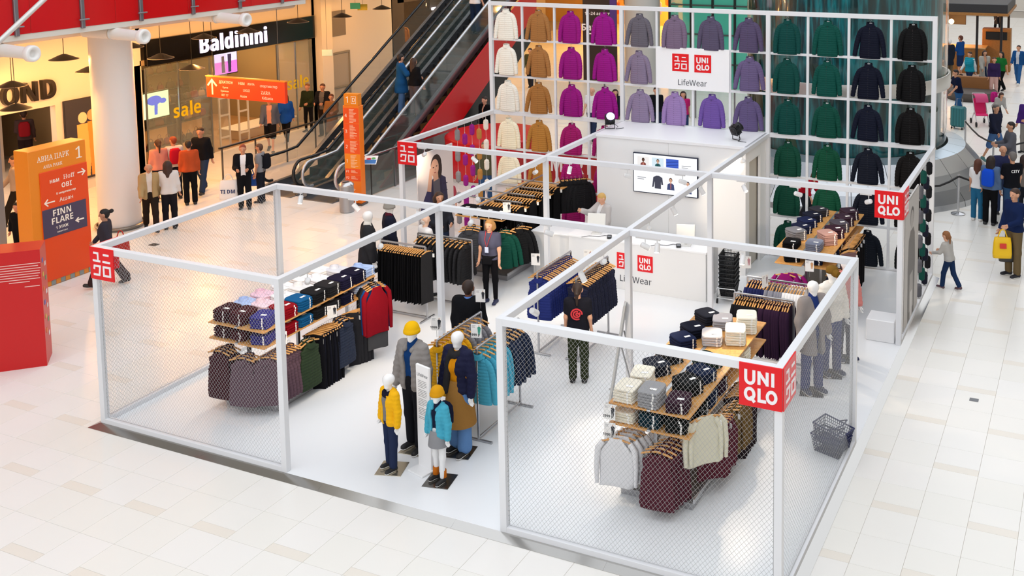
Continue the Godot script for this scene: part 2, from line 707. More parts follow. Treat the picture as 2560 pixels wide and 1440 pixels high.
const POSES := {
	"stand": {"la": [0.05, 0.12, 0.15], "ra": [0.0, 0.12, 0.2], "ll": [0.0, 0.0], "rl": [0.03, 0.05]},
	"walk": {"la": [-0.35, 0.08, 0.2], "ra": [0.4, 0.08, 0.35], "ll": [0.42, 0.12, -0.25], "rl": [-0.3, 0.25, 0.45]},
	"hold": {"la": [0.25, 0.12, 1.1, 0.25], "ra": [0.1, 0.12, 0.3], "ll": [0.0, 0.0], "rl": [0.06, 0.1]},
	"both": {"la": [0.35, 0.1, 1.2, 0.3], "ra": [0.35, 0.1, 1.2, 0.3], "ll": [0.03, 0.03], "rl": [-0.03, 0.02]},
	"push": {"la": [0.5, 0.05, 0.5], "ra": [0.5, 0.05, 0.5], "ll": [0.25, 0.1], "rl": [-0.2, 0.15, 0.3], "lean": 0.2},
	"watch": {"la": [0.1, 0.1, 0.5], "ra": [0.9, 0.25, 1.1, 0.2], "ll": [0, 0], "rl": [0, 0], "nod": 0.3},
	"girl": {"la": [0.6, 0.1, 0.9], "ra": [0.6, 0.1, 0.9], "ll": [0.3, 0.2], "rl": [-0.2, 0.35, 0.4], "lean": 0.2, "hs": 1.2},
	"kid": {"la": [0.0, 0.27, 0.12, 0.1], "ra": [0.0, 0.27, 0.12, 0.1], "ll": [0.04, 0.0], "rl": [-0.02, 0.02], "hs": 1.22},
	"doll": {"la": [0.02, 0.26, 0.15, 0.1], "ra": [0.04, 0.26, 0.2, 0.1], "ll": [0.03, 0.0], "rl": [-0.03, 0.03]},
	"pair": {"la": [0.1, 0.1, 0.2], "ra": [0.55, 0.3, 1.3, 0.4], "ll": [0.05, 0.05], "rl": [-0.05, 0.05], "look": 0.5},
	"stoop": {"la": [0.7, 0.1, 0.6], "ra": [0.7, 0.1, 0.5], "ll": [0.5, 0.9], "rl": [0.3, 0.8], "lean": 0.7},
	"sit": {"la": [0.5, 0.1, 0.9, 0.2], "ra": [0.5, 0.1, 0.9, 0.2], "ll": [1.4, 1.4], "rl": [1.4, 1.35], "lean": 0.1},
}
func fig_top(b: MB, gs: String, j: Dictionary, fem: float, cell: float) -> void:
	match gs:
		"tee": net(b, torso(j, 0.025, fem) + arms(j, 0.014, 0.62), cell, 0.045, j.hip.y - 0.02, 1.47)
		"sweater": net(b, torso(j, 0.029, fem) + arms(j, 0.018, 1.95), cell, 0.045, j.hip.y - 0.04, 1.475)
		"tunic": net(b, torso(j, 0.03, fem) + arms(j, 0.02, 1.95) + [[j.hip + Vector3(0, -0.1, 0), j.hip + Vector3(0, -0.02, 0), 0.19, 0.17]], cell, 0.05, j.hip.y - 0.2, 1.48)
		"neck": net(b, torso(j, 0.008, fem) + arms(j, 0.006, 1.9) + [[j.neck + Vector3(0, -0.08, 0), j.neck + Vector3(0, 0.03, 0.0), 0.075, 0.066]], cell, 0.04, j.hip.y - 0.02, 1.6)
		"cardigan": net(b, torso(j, 0.032, fem) + arms(j, 0.026, 1.92), cell, 0.045, j.hip.y - 0.12, 1.49, 0.0, 0.05)
		"coat": net(b, torso(j, 0.04, fem) + arms(j, 0.032, 1.95) + [[j.hip + Vector3(0, -0.25, 0), j.hip, 0.2, 0.17]], cell, 0.05, j.hip.y - 0.32, 1.49, 0.0, 0.045)
		"puffer": net(b, torso(j, 0.036, fem) + arms(j, 0.024, 1.95), 0.015, 0.02, j.hip.y - 0.06, 1.5, 0.008, 0.0)
		"open_puffer": net(b, torso(j, 0.036, fem) + arms(j, 0.024, 1.95), 0.015, 0.02, j.hip.y - 0.1, 1.5, 0.008, 0.055)
		"vest": net(b, torso(j, 0.045, fem), 0.0165, 0.04, j.hip.y - 0.05, 1.49, 0.012, 0.0)
func fig_hair(b: MB, hk: String, c: Vector3, hb: Basis, hs: float, fine: bool) -> void:
	var o := [[c + hb * Vector3(0, 0.045, -0.025) * hs, c + hb * Vector3(0, 0.048, 0.0) * hs, 0.088 * hs, 0.084 * hs], [c + hb * Vector3(0, 0.0, -0.05) * hs, c + hb * Vector3(0, -0.03, -0.045) * hs, 0.065 * hs, 0.055 * hs]]
	match hk:
		"long":
			for s in [-1.0, 1.0]:
				o.append([c + hb * Vector3(0.055 * s, 0.02, -0.035), c + hb * Vector3(0.07 * s, -0.2, -0.06), 0.055, 0.045])
			o.append([c + hb * Vector3(0, 0, -0.06), c + hb * Vector3(0, -0.25, -0.09), 0.065, 0.05])
		"bun": o.append([c + hb * Vector3(0, 0.075, -0.15), c + hb * Vector3(0, 0.08, -0.155), 0.045, 0.045])
		"pony":
			o.append([c + hb * Vector3(0, 0.05, -0.1), c + hb * Vector3(0, -0.02, -0.14), 0.03, 0.034])
			o.append([c + hb * Vector3(0, -0.02, -0.14), c + hb * Vector3(0, -0.22, -0.12), 0.034, 0.018])
		"curly":
			for e in 9:
				var a := TAU * e / 9.0
				o.append([c + hb * Vector3(0.075 * cos(a), 0.03 - 0.04 * absf(sin(a * 2)), -0.045 + 0.055 * sin(a)), c + hb * Vector3(0.09 * cos(a), -0.05 - 0.03 * sin(a * 3), -0.06 + 0.05 * sin(a)), 0.04, 0.035])
		"bald": o = [[c + hb * Vector3(0, -0.01, -0.045) * hs, c + hb * Vector3(0, -0.03, -0.045) * hs, 0.068 * hs, 0.055 * hs]]
	net(b, o, 0.012 if fine else 0.017, 0.03)
func fig_low(b: MB, ls: String, j: Dictionary, cell: float) -> void:
	var c := []
	match ls:
		"trousers": c = legs(j, 0.016, 1.93, 0.03)
		"wide": c = legs(j, 0.03, 1.9, 0.06)
		"leggings": c = legs(j, 0.003, 1.9)
		"shorts": c = legs(j, 0.014, 0.92, 0.026)
		"cropped": c = legs(j, 0.012, 1.6)
		"skirt":
			c = []
	if ls == "mini":
		b.lathe([[0.15, 1.0], [0.175, 0.9], [0.2, 0.7], [0.19, 0.7], [0.14, 0.99]], 24, Vector3.ZERO, false)
	elif ls == "skirt":
		b.lathe([[0.135, 1.06], [0.17, 0.93], [0.2, 0.7], [0.23, 0.42], [0.21, 0.42], [0.12, 1.05]], 24, Vector3.ZERO, false)
	else:
		c.append([j.hip + Vector3(-0.065, -0.01, -0.005), j.hip + Vector3(0.065, -0.01, -0.005), 0.108, 0.108])
		c.append([j.hip + Vector3(-0.05, 0.06, 0), j.hip + Vector3(0.05, 0.06, 0), 0.1, 0.1])
		net(b, c, cell, 0.04, -9.0, 1.05)
# w: pose, h (height), top [style, colour], low [style, colour], hair [style, colour], skin, shoes, fem
func figure(called: String, label: String, category: String, at: Vector3, turn: float, w: Dictionary, group := "") -> Node3D:
	var t := thing(called, label, category, at, turn, group)
	dress(t, w)
	return t
func dress(t: Node3D, w: Dictionary) -> void:
	var pn: String = w.get("pose", "stand")
	var p: Dictionary = POSES[pn]
	var j := joints(p)
	var hs: float = p.get("hs", 1.0)
	var fem: float = w.get("fem", 0.0)
	var doll: bool = w.get("doll", false)
	var sc: float = w.get("h", 1.72) / 1.75 / (1.0 + (hs - 1.0) * 0.13)
	var xf := Transform3D(Basis().scaled(Vector3(sc, sc, sc)), Vector3(0, -j.low * sc, 0))
	var fine: bool = w.get("fine", false)
	var cell := 0.019 if fine else 0.026
	var tg := pn + ("f" if fem > 0 else "m") + ("h" if fine else "")
	var skin: Material = mt("f2f1f0", 0.25) if doll else mt(w.get("skin", "d9a284"), 0.6)
	var body := fig_mesh(tg + "body" + str(doll), func(b):
		var c := torso(j, -0.012, fem) + arms(j, -0.008, 2.0) + legs(j, -0.012, 2.0)
		for k in ["l", "r"]:
			c.append([j[k + "heel"], j[k + "toe"], 0.03, 0.025])
		c.append([j.neck + Vector3(0, -0.09, -0.005), j.neck + (j.head - j.neck) * 0.6, 0.055, 0.045])
		net(b, c, cell, 0.045)
		net(b, head_caps(j, hs, not doll), 0.011 if fine else 0.014, 0.03)
		if fine or doll or w.get("hands", false):
			for k in ["l", "r"]:
				net(b, hand_caps(j, k, w.get("curl", 0.35)), 0.0065, 0.008)
		else:
			for k in ["l", "r"]:
				net(b, hand_caps(j, k, w.get("curl", 0.35)), 0.0085, 0.006))
	part(t, "body", body, skin, xf)
	if not doll:
		for s in [-1.0, 1.0]:
			var eb: Basis = j.headb
			part(t, "eye", fig_mesh("eye", func(b): b.ball(Vector3.ZERO, Vector3(0.011, 0.009, 0.006), 8, 5)), mt("1c1512", 0.3), xf * Transform3D(eb, j.head + eb * Vector3(0.032 * s, 0.012, 0.079) * hs))
		part(t, "mouth", fig_mesh("mouth", func(b): b.ball(Vector3.ZERO, Vector3(0.022, 0.006, 0.006), 8, 4)), mt("9a4a44", 0.5), xf * Transform3D(j.headb, j.head + j.headb * Vector3(0, -0.055, 0.068) * hs))
	# lower garment
	for low in w.get("lows", [w.get("low", ["trousers", "23242c"])]):
		var ls: String = low[0]
		if ls == "none": continue
		var lm := fig_mesh(tg + "low" + ls, func(b): fig_low(b, ls, j, cell))
		part(t, {"trousers": "trousers", "wide": "trousers", "leggings": "leggings", "shorts": "shorts", "cropped": "trousers", "skirt": "skirt", "mini": "skirt"}[ls], lm, cloth(low[1]), xf)
	# upper garment: [style, colour]
	for gar in w.get("tops", [["tee", "8a8a90"]]):
		var gs: String = gar[0]
		var gm := fig_mesh(tg + "top" + gs, func(b): fig_top(b, gs, j, fem, cell))
		part(t, gar[2] if gar.size() > 2 else {"tee": "t_shirt", "sweater": "sweater", "tunic": "tunic", "neck": "turtleneck", "cardigan": "cardigan", "coat": "coat", "puffer": "down_jacket", "open_puffer": "down_jacket", "vest": "vest"}[gs], gm, nylon(gar[1]) if gs in ["puffer", "open_puffer", "vest"] else cloth(gar[1]), xf)
		if gs in ["puffer", "open_puffer"]:
			part(t, "hood", fig_mesh(tg + "hood", func(b): net(b, [[j.neck + Vector3(-0.07, -0.02, -0.045), j.neck + Vector3(0.07, -0.02, -0.045), 0.06, 0.06], [j.neck + Vector3(-0.1, 0.0, -0.01), j.neck + Vector3(-0.06, -0.06, 0.09), 0.042, 0.034], [j.neck + Vector3(0.1, 0.0, -0.01), j.neck + Vector3(0.06, -0.06, 0.09), 0.042, 0.034]], 0.017, 0.03)), nylon(gar[1]), xf)
	# shoes
	var shoe: String = w.get("shoes", "1d1e22")
	if shoe != "none":
		for k in ["l", "r"]:
			var sh := part(t, "shoe", fig_mesh(tg + "shoe" + k, func(b): net(b, [[j[k + "heel"], j[k + "toe"], 0.045, 0.04], [j[k + "ank"] + Vector3(0, -0.02, 0), j[k + "heel"], 0.048, 0.045]], 0.014, 0.02, minf(j[k + "toe"].y, j[k + "heel"].y) - 0.032)), mt(shoe, 0.6), xf)
			part(sh, "sole", fig_mesh(tg + "sole" + k, func(b): net(b, [[j[k + "heel"], j[k + "toe"], 0.049, 0.044]], 0.014, 0.02, minf(j[k + "toe"].y, j[k + "heel"].y) - 0.036, minf(j[k + "toe"].y, j[k + "heel"].y) - 0.008)), mt(w.get("soles", "e9e7e4"), 0.6))
	# hair
	var hair: Array = w.get("hair", ["short", "3a2a20"])
	var hk: String = hair[0]
	if hk != "none":
		var c: Vector3 = j.head
		var hb: Basis = j.headb
		var hm := fig_mesh(tg + "hair" + hk, func(b): fig_hair(b, hk, c, hb, hs, fine))
		part(t, "hair", hm, mt(hair[1], 0.65), xf)
	var hat: Array = w.get("hat", [])
	if hat.size():
		var c: Vector3 = j.head
		if hat[0] == "beanie":
			part(t, "beanie", fig_mesh(tg + "beanie", func(b):
				var rows := []
				for k in 13:
					var q := k / 12.0
					var r := 0.1 * hs * sqrt(maxf(0.02, 1.0 - pow(q, 3.0)))
					var row := []
					for i in 40:
						var a := TAU * i / 40
						var rr := r * (1.0 + 0.03 * (i % 2)) + (0.008 if q < 0.3 else 0.0)
						row.append(c + Vector3(rr * cos(a), 0.015 + 0.15 * hs * q, rr * sin(a) * 1.05))
					rows.append(row)
				b.patch(rows, true, true, true)), cloth(hat[1]), xf)
		else:
			part(t, "cap", fig_mesh(tg + "cap", func(b):
				b.lathe([[0.1, 0.05], [0.102, 0.08], [0.09, 0.12], [0.06, 0.145], [0.01, 0.155]], 20, c)
				b.tube([c + Vector3(0, 0.06, 0.06), c + Vector3(0, 0.05, 0.16)], [0.07, 0.05], 12)), cloth(hat[1]), xf)
	if w.has("scarf"):
		part(t, "scarf", fig_mesh(tg + "scarf", func(b):
			var o := []
			for i in 10:
				var a := TAU * i / 10.0
				var a2 := TAU * (i + 1) / 10.0
				o.append([j.neck + Vector3(0.085 * cos(a), -0.05 + 0.012 * sin(a * 3), 0.09 * sin(a)), j.neck + Vector3(0.085 * cos(a2), -0.05 + 0.012 * sin(a2 * 3), 0.09 * sin(a2)), 0.045, 0.045])
			if w.get("scarf_long", false):
				o.append([j.neck + Vector3(-0.08, -0.1, 0.1), j.neck + Vector3(-0.1, -0.55, 0.16), 0.045, 0.05])
			net(b, o, 0.015, 0.03)), cloth(w.scarf), xf)
# stand a person so that the top of the head comes where pixel (px, py) looks
func head_at(px: float, py: float, h: float, floor_y := 0.0) -> Vector3:
	var g := gp(px, py, floor_y + h)
	g.y = floor_y
	return g

# ---------------------------------------------------------------- camera, sky, lights
func make_camera() -> void:
	var c := Camera3D.new()
	c.name = "camera"
	c.projection = Camera3D.PROJECTION_FRUSTUM
	c.near = 0.1
	c.far = 200.0
	c.size = 0.1 * 1440.0 / FOC
	c.frustum_offset = Vector2((1280.0 - PPX) / FOC, -(720.0 - PPY) / FOC) * 0.1
	add_child(c)
	c.transform = Transform3D(Basis(BX, BY, -FW), CAM)
	c.current = true
func make_sky() -> void:
	var w := WorldEnvironment.new()
	w.name = "environment"
	var e := Environment.new()
	e.background_mode = Environment.BG_SKY
	var s := Sky.new()
	var m := ProceduralSkyMaterial.new()
	m.sky_top_color = Color("eef2f8")
	m.sky_horizon_color = Color("fbf9f5")
	m.ground_horizon_color = Color("b9b5ad")
	m.ground_bottom_color = Color("8d8980")
	m.sun_angle_max = 0.0
	m.sky_energy_multiplier = 1.0
	s.sky_material = m
	e.sky = s
	e.tonemap_mode = Environment.TONE_MAPPER_LINEAR
	e.tonemap_exposure = 1.8
	e.sdfgi_enabled = true
	e.ssao_enabled = true
	e.ssil_enabled = true
	w.environment = e
	add_child(w)
func area(called: String, at: Vector3, size: Vector2, e: float, hex: String, dir := Vector3.DOWN) -> void:
	var l := AreaLight3D.new()
	l.name = numbered(called)
	l.area_size = size
	l.light_energy = e
	l.light_color = Color(hex)
	l.shadow_enabled = true
	l.set("area_range", 60.0)
	add_child(l)
	l.look_at_from_position(at, at + dir, Vector3.FORWARD if absf(dir.y) > 0.9 else Vector3.UP)
func omni(at: Vector3, e: float, hex: String, size := 0.1) -> void:
	var l := OmniLight3D.new()
	l.name = numbered("lamp_light")
	l.light_energy = e
	l.light_color = Color(hex)
	l.light_size = size
	l.omni_range = 40.0
	l.omni_attenuation = 2.0
	l.shadow_enabled = true
	add_child(l)
	l.position = at
func spot(at: Vector3, to: Vector3, e: float, hex: String, ang := 30.0, size := 0.04) -> void:
	var l := SpotLight3D.new()
	l.name = numbered("spot_light")
	l.light_energy = e
	l.light_color = Color(hex)
	l.light_size = size
	l.spot_range = 40.0
	l.spot_attenuation = 2.0
	l.spot_angle = ang
	l.spot_angle_attenuation = 0.6
	l.shadow_enabled = true
	add_child(l)
	l.look_at_from_position(at, to, Vector3.FORWARD if absf((to - at).normalized().y) > 0.95 else Vector3.UP)

# ---------------------------------------------------------------- the hall
func make_shell() -> void:
	var wall := mt("e8e5de", 0.8)
	var b := MB.new()
	# roof, out of view; its opening is sized to light the stand evenly
	for r in [[-20.0, -6.5, -66.0, 16.0], [19.0, 30.0, -66.0, 16.0], [-6.5, 19.0, -66.0, -62.0]]:
		b.box(Vector3((r[0] + r[1]) / 2, 16.2, (r[2] + r[3]) / 2), Vector3(r[1] - r[0], 0.4, r[3] - r[2]))
	struct("ceiling", b.mesh(), wall, "white atrium roof slab, out of view, around the wide opening that lights the hall", "ceiling")
	struct("unseen_wall_right", box_mesh(Vector3(0.3, 16, 82), 0, Vector3(30.15, 8, -25)), wall, "plain pale wall out of view, closing the right of the hall to even the light", "wall")  # unseen wall, kept full height to hold back light from the right
	struct("unseen_wall_front", box_mesh(Vector3(50, 5, 0.3), 0, Vector3(5, 2.5, 16.15)), wall, "plain pale wall out of view, open above so side light reaches the stand", "wall")  # low unseen wall; the open gap above it lets in side light
	struct("wall_back", box_mesh(Vector3(50, 16, 0.3), 0, Vector3(5, 8, -66.15)), wall, "plain pale wall closing the far end of the hall", "wall")
	struct("wall_left", box_mesh(Vector3(0.3, 16, 82), 0, Vector3(-20.15, 8, -25)), wall, "plain pale wall closing the left of the hall", "wall")
	# floor: grout bed, then tiles
	var fl := struct("floor", box_mesh(Vector3(52, 0.3, 84), 0, Vector3(5, MF - 0.154, -25)), mt("b9b2a8", 0.9), "pale porcelain tile floor of the mall with narrow beige inserts", "floor")
	var px := 0.5778
	var pz := 0.6185
	var near := []
	var rest := {"tile": MB.new(), "insert": MB.new()}
	var gap := 0.0035
	var kinds := {}
	for kk in [["full", px, pz], ["short", px, pz - 0.155], ["slim", px, 0.155]]:
		kinds[kk[0]] = box_mesh(Vector3(kk[1] - gap, 0.012, kk[2] - gap), 0.0015)
	for ci in range(-54, 42):
		for k in range(-100, 21):
			var x0 := 0.907 + ci * px
			var z1 := 0.738 + k * pz
			var cx := x0 + px / 2
			var cz := z1 - pz / 2
			if cx > 0.05 and cx < 10.1 and cz < -0.25 and cz > -10.6:
				continue
			if cx < -17 or (cx > 14.5 and cz > -12.0) or cz > 6.0:
				continue
			var insert := (k % 2 != 0) and ((posmod(ci, 2) == 0) == (posmod((k - 1) / 2, 2) == 0))
			var d := Vector3(cx, MF, cz).distance_to(CAM)
			var v := Vector3(cx, MF, cz) - CAM
			var depth := v.dot(FW)
			var seen := false
			if depth > 1.0:
				var sx := PPX + FOC * v.dot(BX) / depth
				var sy := PPY - FOC * v.dot(BY) / depth
				seen = sx > -60 and sx < 2620 and sy < 1500 and sy > -60
			if not seen and d > 25.0 and cz < -35.0:
				pass
			if insert:
				near.append([d if seen else d + 100.0, "short", Vector3(cx, MF - 0.006, cz - 0.0775)])
				near.append([d if seen else d + 100.0, "slim", Vector3(cx, MF - 0.006, z1 - 0.0775)])
			else:
				near.append([d if seen else d + 100.0, "full", Vector3(cx, MF - 0.006, cz)])
	near.sort_custom(func(a, c): return a[0] < c[0])
	var tile_m := [mt("ebe8e2", 0.28), mt("ece9e4", 0.26), mt("eae7e0", 0.3)]
	var slim_m := mt("e6dfd4", 0.3)
	var cnt := {"full": 0, "short": 0, "slim": 0}
	for k in near.size():
		var e: Array = near[k]
		var kd: String = e[1]
		var lim := 100 if kd == "slim" else 290
		var used: int = cnt.slim if kd == "slim" else cnt.full + cnt.short
		cnt[kd] += 1
		if used < lim:
			part(fl, "insert_tile" if kd == "slim" else "tile", kinds[kd], slim_m if kd == "slim" else tile_m[k % 3], Transform3D(Basis(), e[2]))
		else:
			var m: MB = rest.insert if kd == "slim" else rest.tile
			m.box(e[2], Vector3(px - gap, 0.012, {"full": pz, "short": pz - 0.155, "slim": 0.155}[kd] - gap))
	part(fl, "more_tiles", rest.tile.mesh(), tile_m[0]).set_meta("kind", "stuff")
	part(fl, "more_insert_tiles", rest.insert.mesh(), slim_m).set_meta("kind", "stuff")
	# small floor hatch and scuff-free steel covers
	solo("floor_hatch", box_mesh(Vector3(0.13, 0.006, 0.1), 0.001), mt("77787c", 0.4, 0.8), "small grey steel hatch set in the pale tiles beside the stand", "hatch", gp(2435, 1000, MF) + Vector3(0, 0.003, 0))
	solo("floor_hatch", box_mesh(Vector3(0.2, 0.006, 0.16), 0.001), mt("77746c", 0.4, 0.8), "small steel hatch in the warm tiles behind the netted corner", "hatch", gp(385, 612, MF) + Vector3(0, 0.003, 0))

func ceiling_lamps() -> void:
	# the gallery above the left concourse: slab, red balustrade, air nozzles, black pendant lamps
	var slab := MB.new()
	slab.box(Vector3(-13.3, 4.95, 2.0), Vector3(13.6, 0.14, 28))
	slab.box(Vector3(-13.75, 4.95, -39.0), Vector3(12.7, 0.14, 54))
	struct("ceiling", slab.mesh(), mt("d9d4ca", 0.8), "plain white underside of the gallery over the left concourse", "ceiling")
	var g := thing("gallery_balustrade", "glossy red gallery balustrade with grey steel clamps along its foot", "balustrade", Vector3(-6.5, 5.0, 0))
	for k in 10:
		var z0 := 8.0 - k * 2.0
		part(g, "panel", box_mesh(Vector3(0.03, 1.1, 1.99), 0.004, Vector3(0, 0.55, z0 - 1.0)), mt("c80a10", 0.2))
	for k in 8:
		var z: float = atx(28, 20, -6.5).z + 2.9 - k * 1.48
		part(g, "clamp", box_mesh(Vector3(0.06, 0.9, 0.09), 0.01, Vector3(0.04, 0.42, z)), mt("8d8d93", 0.35, 0.8))
		part(g, "bolt", box_mesh(Vector3(0.05, 0.03, 0.24), 0.01, Vector3(0.09, 0.16, z)), mt("8d8d93", 0.35, 0.8))
	part(g, "rail", box_mesh(Vector3(0.08, 0.06, 20), 0.015, Vector3(0, 1.13, -2)), mt("b8b9bd", 0.25, 0.9))
	for e in [[92, 135], [370, 92], [625, 50]]:
		var tip := atx(e[0], e[1], -5.6)
		var p := thing("air_nozzle", "white air duct nozzle with round jet mouth sticking out from the gallery edge", "air duct", tip + Vector3(-0.2, 0, 0), 0.0, "white air nozzles below the red balustrade")
		var m := MB.new()
		m.tube([Vector3(-1.6, 0.06, 0.12), Vector3(-0.7, 0.03, 0.03), Vector3(0, 0, 0)], [0.13, 0.13, 0.115], 18)
		part(p, "duct", m.mesh(), mt("e4e0da", 0.5))
		var r := MB.new()
		r.xf = Transform3D(Basis(Vector3.BACK, -PI / 2), Vector3.ZERO)
		r.lathe([[0.12, -0.04], [0.165, 0.0], [0.165, 0.1], [0.14, 0.13], [0.085, 0.12], [0.07, 0.05], [0.0, 0.04]], 24, Vector3.ZERO, false)
		part(p, "mouth", r.mesh(), mt("f0eeea", 0.35))
		var c := MB.new()
		c.tube([Vector3(-0.85, 0.035, 0.04), Vector3(-0.8, 0.033, 0.036)], 0.15, 18)
		part(p, "collar", c.mesh(), mt("dcd8d2", 0.5))
		var w := MB.new()
		w.tube([Vector3(-0.9, 0.12, 0.04), Vector3(-0.9, 0.6, 0.04)], 0.006, 5)
		part(p, "hanger_wire", w.mesh(), mt("8a8782", 0.5))
	# duct trunk the nozzles come out of
	var d := MB.new()
	d.tube([Vector3(-8.8, 4.66, 8), Vector3(-8.8, 4.66, -14)], 0.16, 16)
	solo("air_duct", d.mesh(), mt("dedad4", 0.5), "long white air duct running along the gallery edge", "air duct")
	# diagonal white pole at the top left corner and grey post at the left border
	var dp := MB.new()
	dp.tube([atx(-30, 130, -4.0), atx(130, -20, -4.0)], 0.045, 12)
	solo("diagonal_pole", dp.mesh(), mt("d8d6d2", 0.3, 0.3), "white steel pole slanting across the red balustrade", "pole")
	var gpost := MB.new()
	gpost.box(Vector3(0, 2.5, 0), Vector3(0.16, 5.0, 0.16), 0.006)
	solo("steel_post", gpost.mesh(), mt("8f9092", 0.45, 0.6), "grey galvanised steel post beside the red box", "post", gp(6, 640, MF))

func pendant(at: Vector3, drop: float, label: String, lit: bool) -> void:
	var t := thing("pendant_lamp", label, "lamp", at, 0.0, "black dome pendants over the left concourse")
	var k := 1.15
	var m := MB.new()
	m.lathe([[0.02, 0.11 * k], [0.06 * k, 0.1 * k], [0.13 * k, 0.07 * k], [0.28 * k, 0.0], [0.27 * k, -0.004], [0.12 * k, 0.06 * k], [0.05 * k, 0.085 * k]], 28, Vector3.ZERO, false)
	part(t, "shade", m.mesh(), mt("141314", 0.35))
	var rm := MB.new()
	rm.lathe([[0.283 * k, -0.006], [0.287 * k, 0.002], [0.28 * k, 0.006]], 28, Vector3.ZERO, false)
	part(t, "rim", rm.mesh(), mt("8a8078", 0.4))
	var c := MB.new()
	c.tube([Vector3(0, 0.1, 0), Vector3(0, drop, 0)], 0.008, 5)
	part(t, "cable", c.mesh(), mt("151515", 0.6))
	var bl := MB.new()
	bl.ball(Vector3(0, 0.035, 0), Vector3(0.05, 0.035, 0.05), 10, 6)
	part(t, "bulb", bl.mesh(), glow("ffd9a0", 2.0))
	if lit:
		omni(at + Vector3(0, -0.06, 0), 1.5, "ffb462", 0.06)
func make_pendants() -> void:
	# [pixel x, pixel y of the rim's middle, x of the row]
	var spots := [[40, 272, -9.2], [60, 255, -9.2], [225, 178, -9.2], [160, 148, -9.2], [325, 118, -9.0], [402, 145, -9.0], [480, 172, -9.0], [510, 95, -9.4], [620, 80, -9.4], [745, 55, -9.4], [855, 42, -9.4], [955, 22, -9.6], [30, 215, -10.4]]
	var k := 0
	for s in spots:
		if k == 1:
			k += 1
			continue
		var p := atx(s[0], s[1], s[2])
		pendant(p, 4.88 - p.y, "black dome pendant lamp hanging over the concourse in front of the shops", true)
		k += 1
	# warm ceiling lights out of view under the gallery, placed to warm the concourse
	for z in [3.0, -1.0, -24.0, -28.0, -33.0, -38.0]:
		var t := solo("unseen_ceiling_light", box_mesh(Vector3(1.2, 0.03, 0.3), 0.005), glow("ffd9a0", 1.5), "slim warm ceiling light out of view under the gallery, warming the concourse floor", "light", Vector3(-10.2, 4.865, z), 0.0, "unseen ceiling lights under the gallery")
		area("unseen_ceiling_glow", Vector3(-10.2, 4.83, z), Vector2(1.2, 0.3), 4.0, "ffc47a")

# ---------------------------------------------------------------- the stand
const WHITE := "e4e5e8"
func logo_latin() -> ArrayMesh:
	if not cache.has("latin"):
		var l := []
		l.append([Vector2(0.16, 0.86), Vector2(0.16, 0.66)] + arc(Vector2(0.255, 0.645), Vector2(0.095, 0.1), 180, 360) + [Vector2(0.35, 0.66), Vector2(0.35, 0.86)])
		l.append([Vector2(0.47, 0.545), Vector2(0.47, 0.86)])
		l.append([Vector2(0.47, 0.83), Vector2(0.66, 0.575)])
		l.append([Vector2(0.66, 0.545), Vector2(0.66, 0.86)])
		l.append([Vector2(0.79, 0.545), Vector2(0.79, 0.86)])
		l.append(arc(Vector2(0.255, 0.3), Vector2(0.1, 0.125), 0, 360, 18))
		l.append([Vector2(0.27, 0.24), Vector2(0.37, 0.12)])
		l.append([Vector2(0.475, 0.46), Vector2(0.475, 0.175), Vector2(0.64, 0.175)])
		l.append(arc(Vector2(0.765, 0.3), Vector2(0.1, 0.125), 0, 360, 18))
		cache["latin"] = strokes(l, 0.07, 0.012)
	return cache["latin"]
func logo_kana() -> ArrayMesh:
	if not cache.has("kana"):
		var l := []
		l.append([Vector2(0.17, 0.83), Vector2(0.36, 0.83), Vector2(0.36, 0.6)])
		l.append([Vector2(0.14, 0.59), Vector2(0.46, 0.59)])
		l.append([Vector2(0.59, 0.81), Vector2(0.83, 0.81)])
		l.append([Vector2(0.56, 0.59), Vector2(0.88, 0.59)])
		l.append([Vector2(0.18, 0.32), Vector2(0.2, 0.43), Vector2(0.44, 0.43), Vector2(0.4, 0.16), Vector2(0.15, 0.16)])
		l.append([Vector2(0.59, 0.43), Vector2(0.86, 0.43), Vector2(0.86, 0.16), Vector2(0.59, 0.16), Vector2(0.59, 0.43)])
		cache["kana"] = strokes(l, 0.062, 0.012)
	return cache["kana"]
func logo_face(parent: Node, latin: bool, s: float, at: Transform3D, th := 0.016) -> void:      # at: lower left corner, facing +z
	var red := mt("e60012", 0.3)
	var pn := part(parent, "panel", box_mesh(Vector3(s, s, th), 0.002, Vector3(s / 2, s / 2, th / 2)), red, at)
	part(pn, "lettering", logo_latin() if latin else logo_kana(), mt("f4f2f4", 0.4), Transform3D(Basis().scaled(Vector3(s, s, 1)), Vector3(0, 0, th - 0.008)))
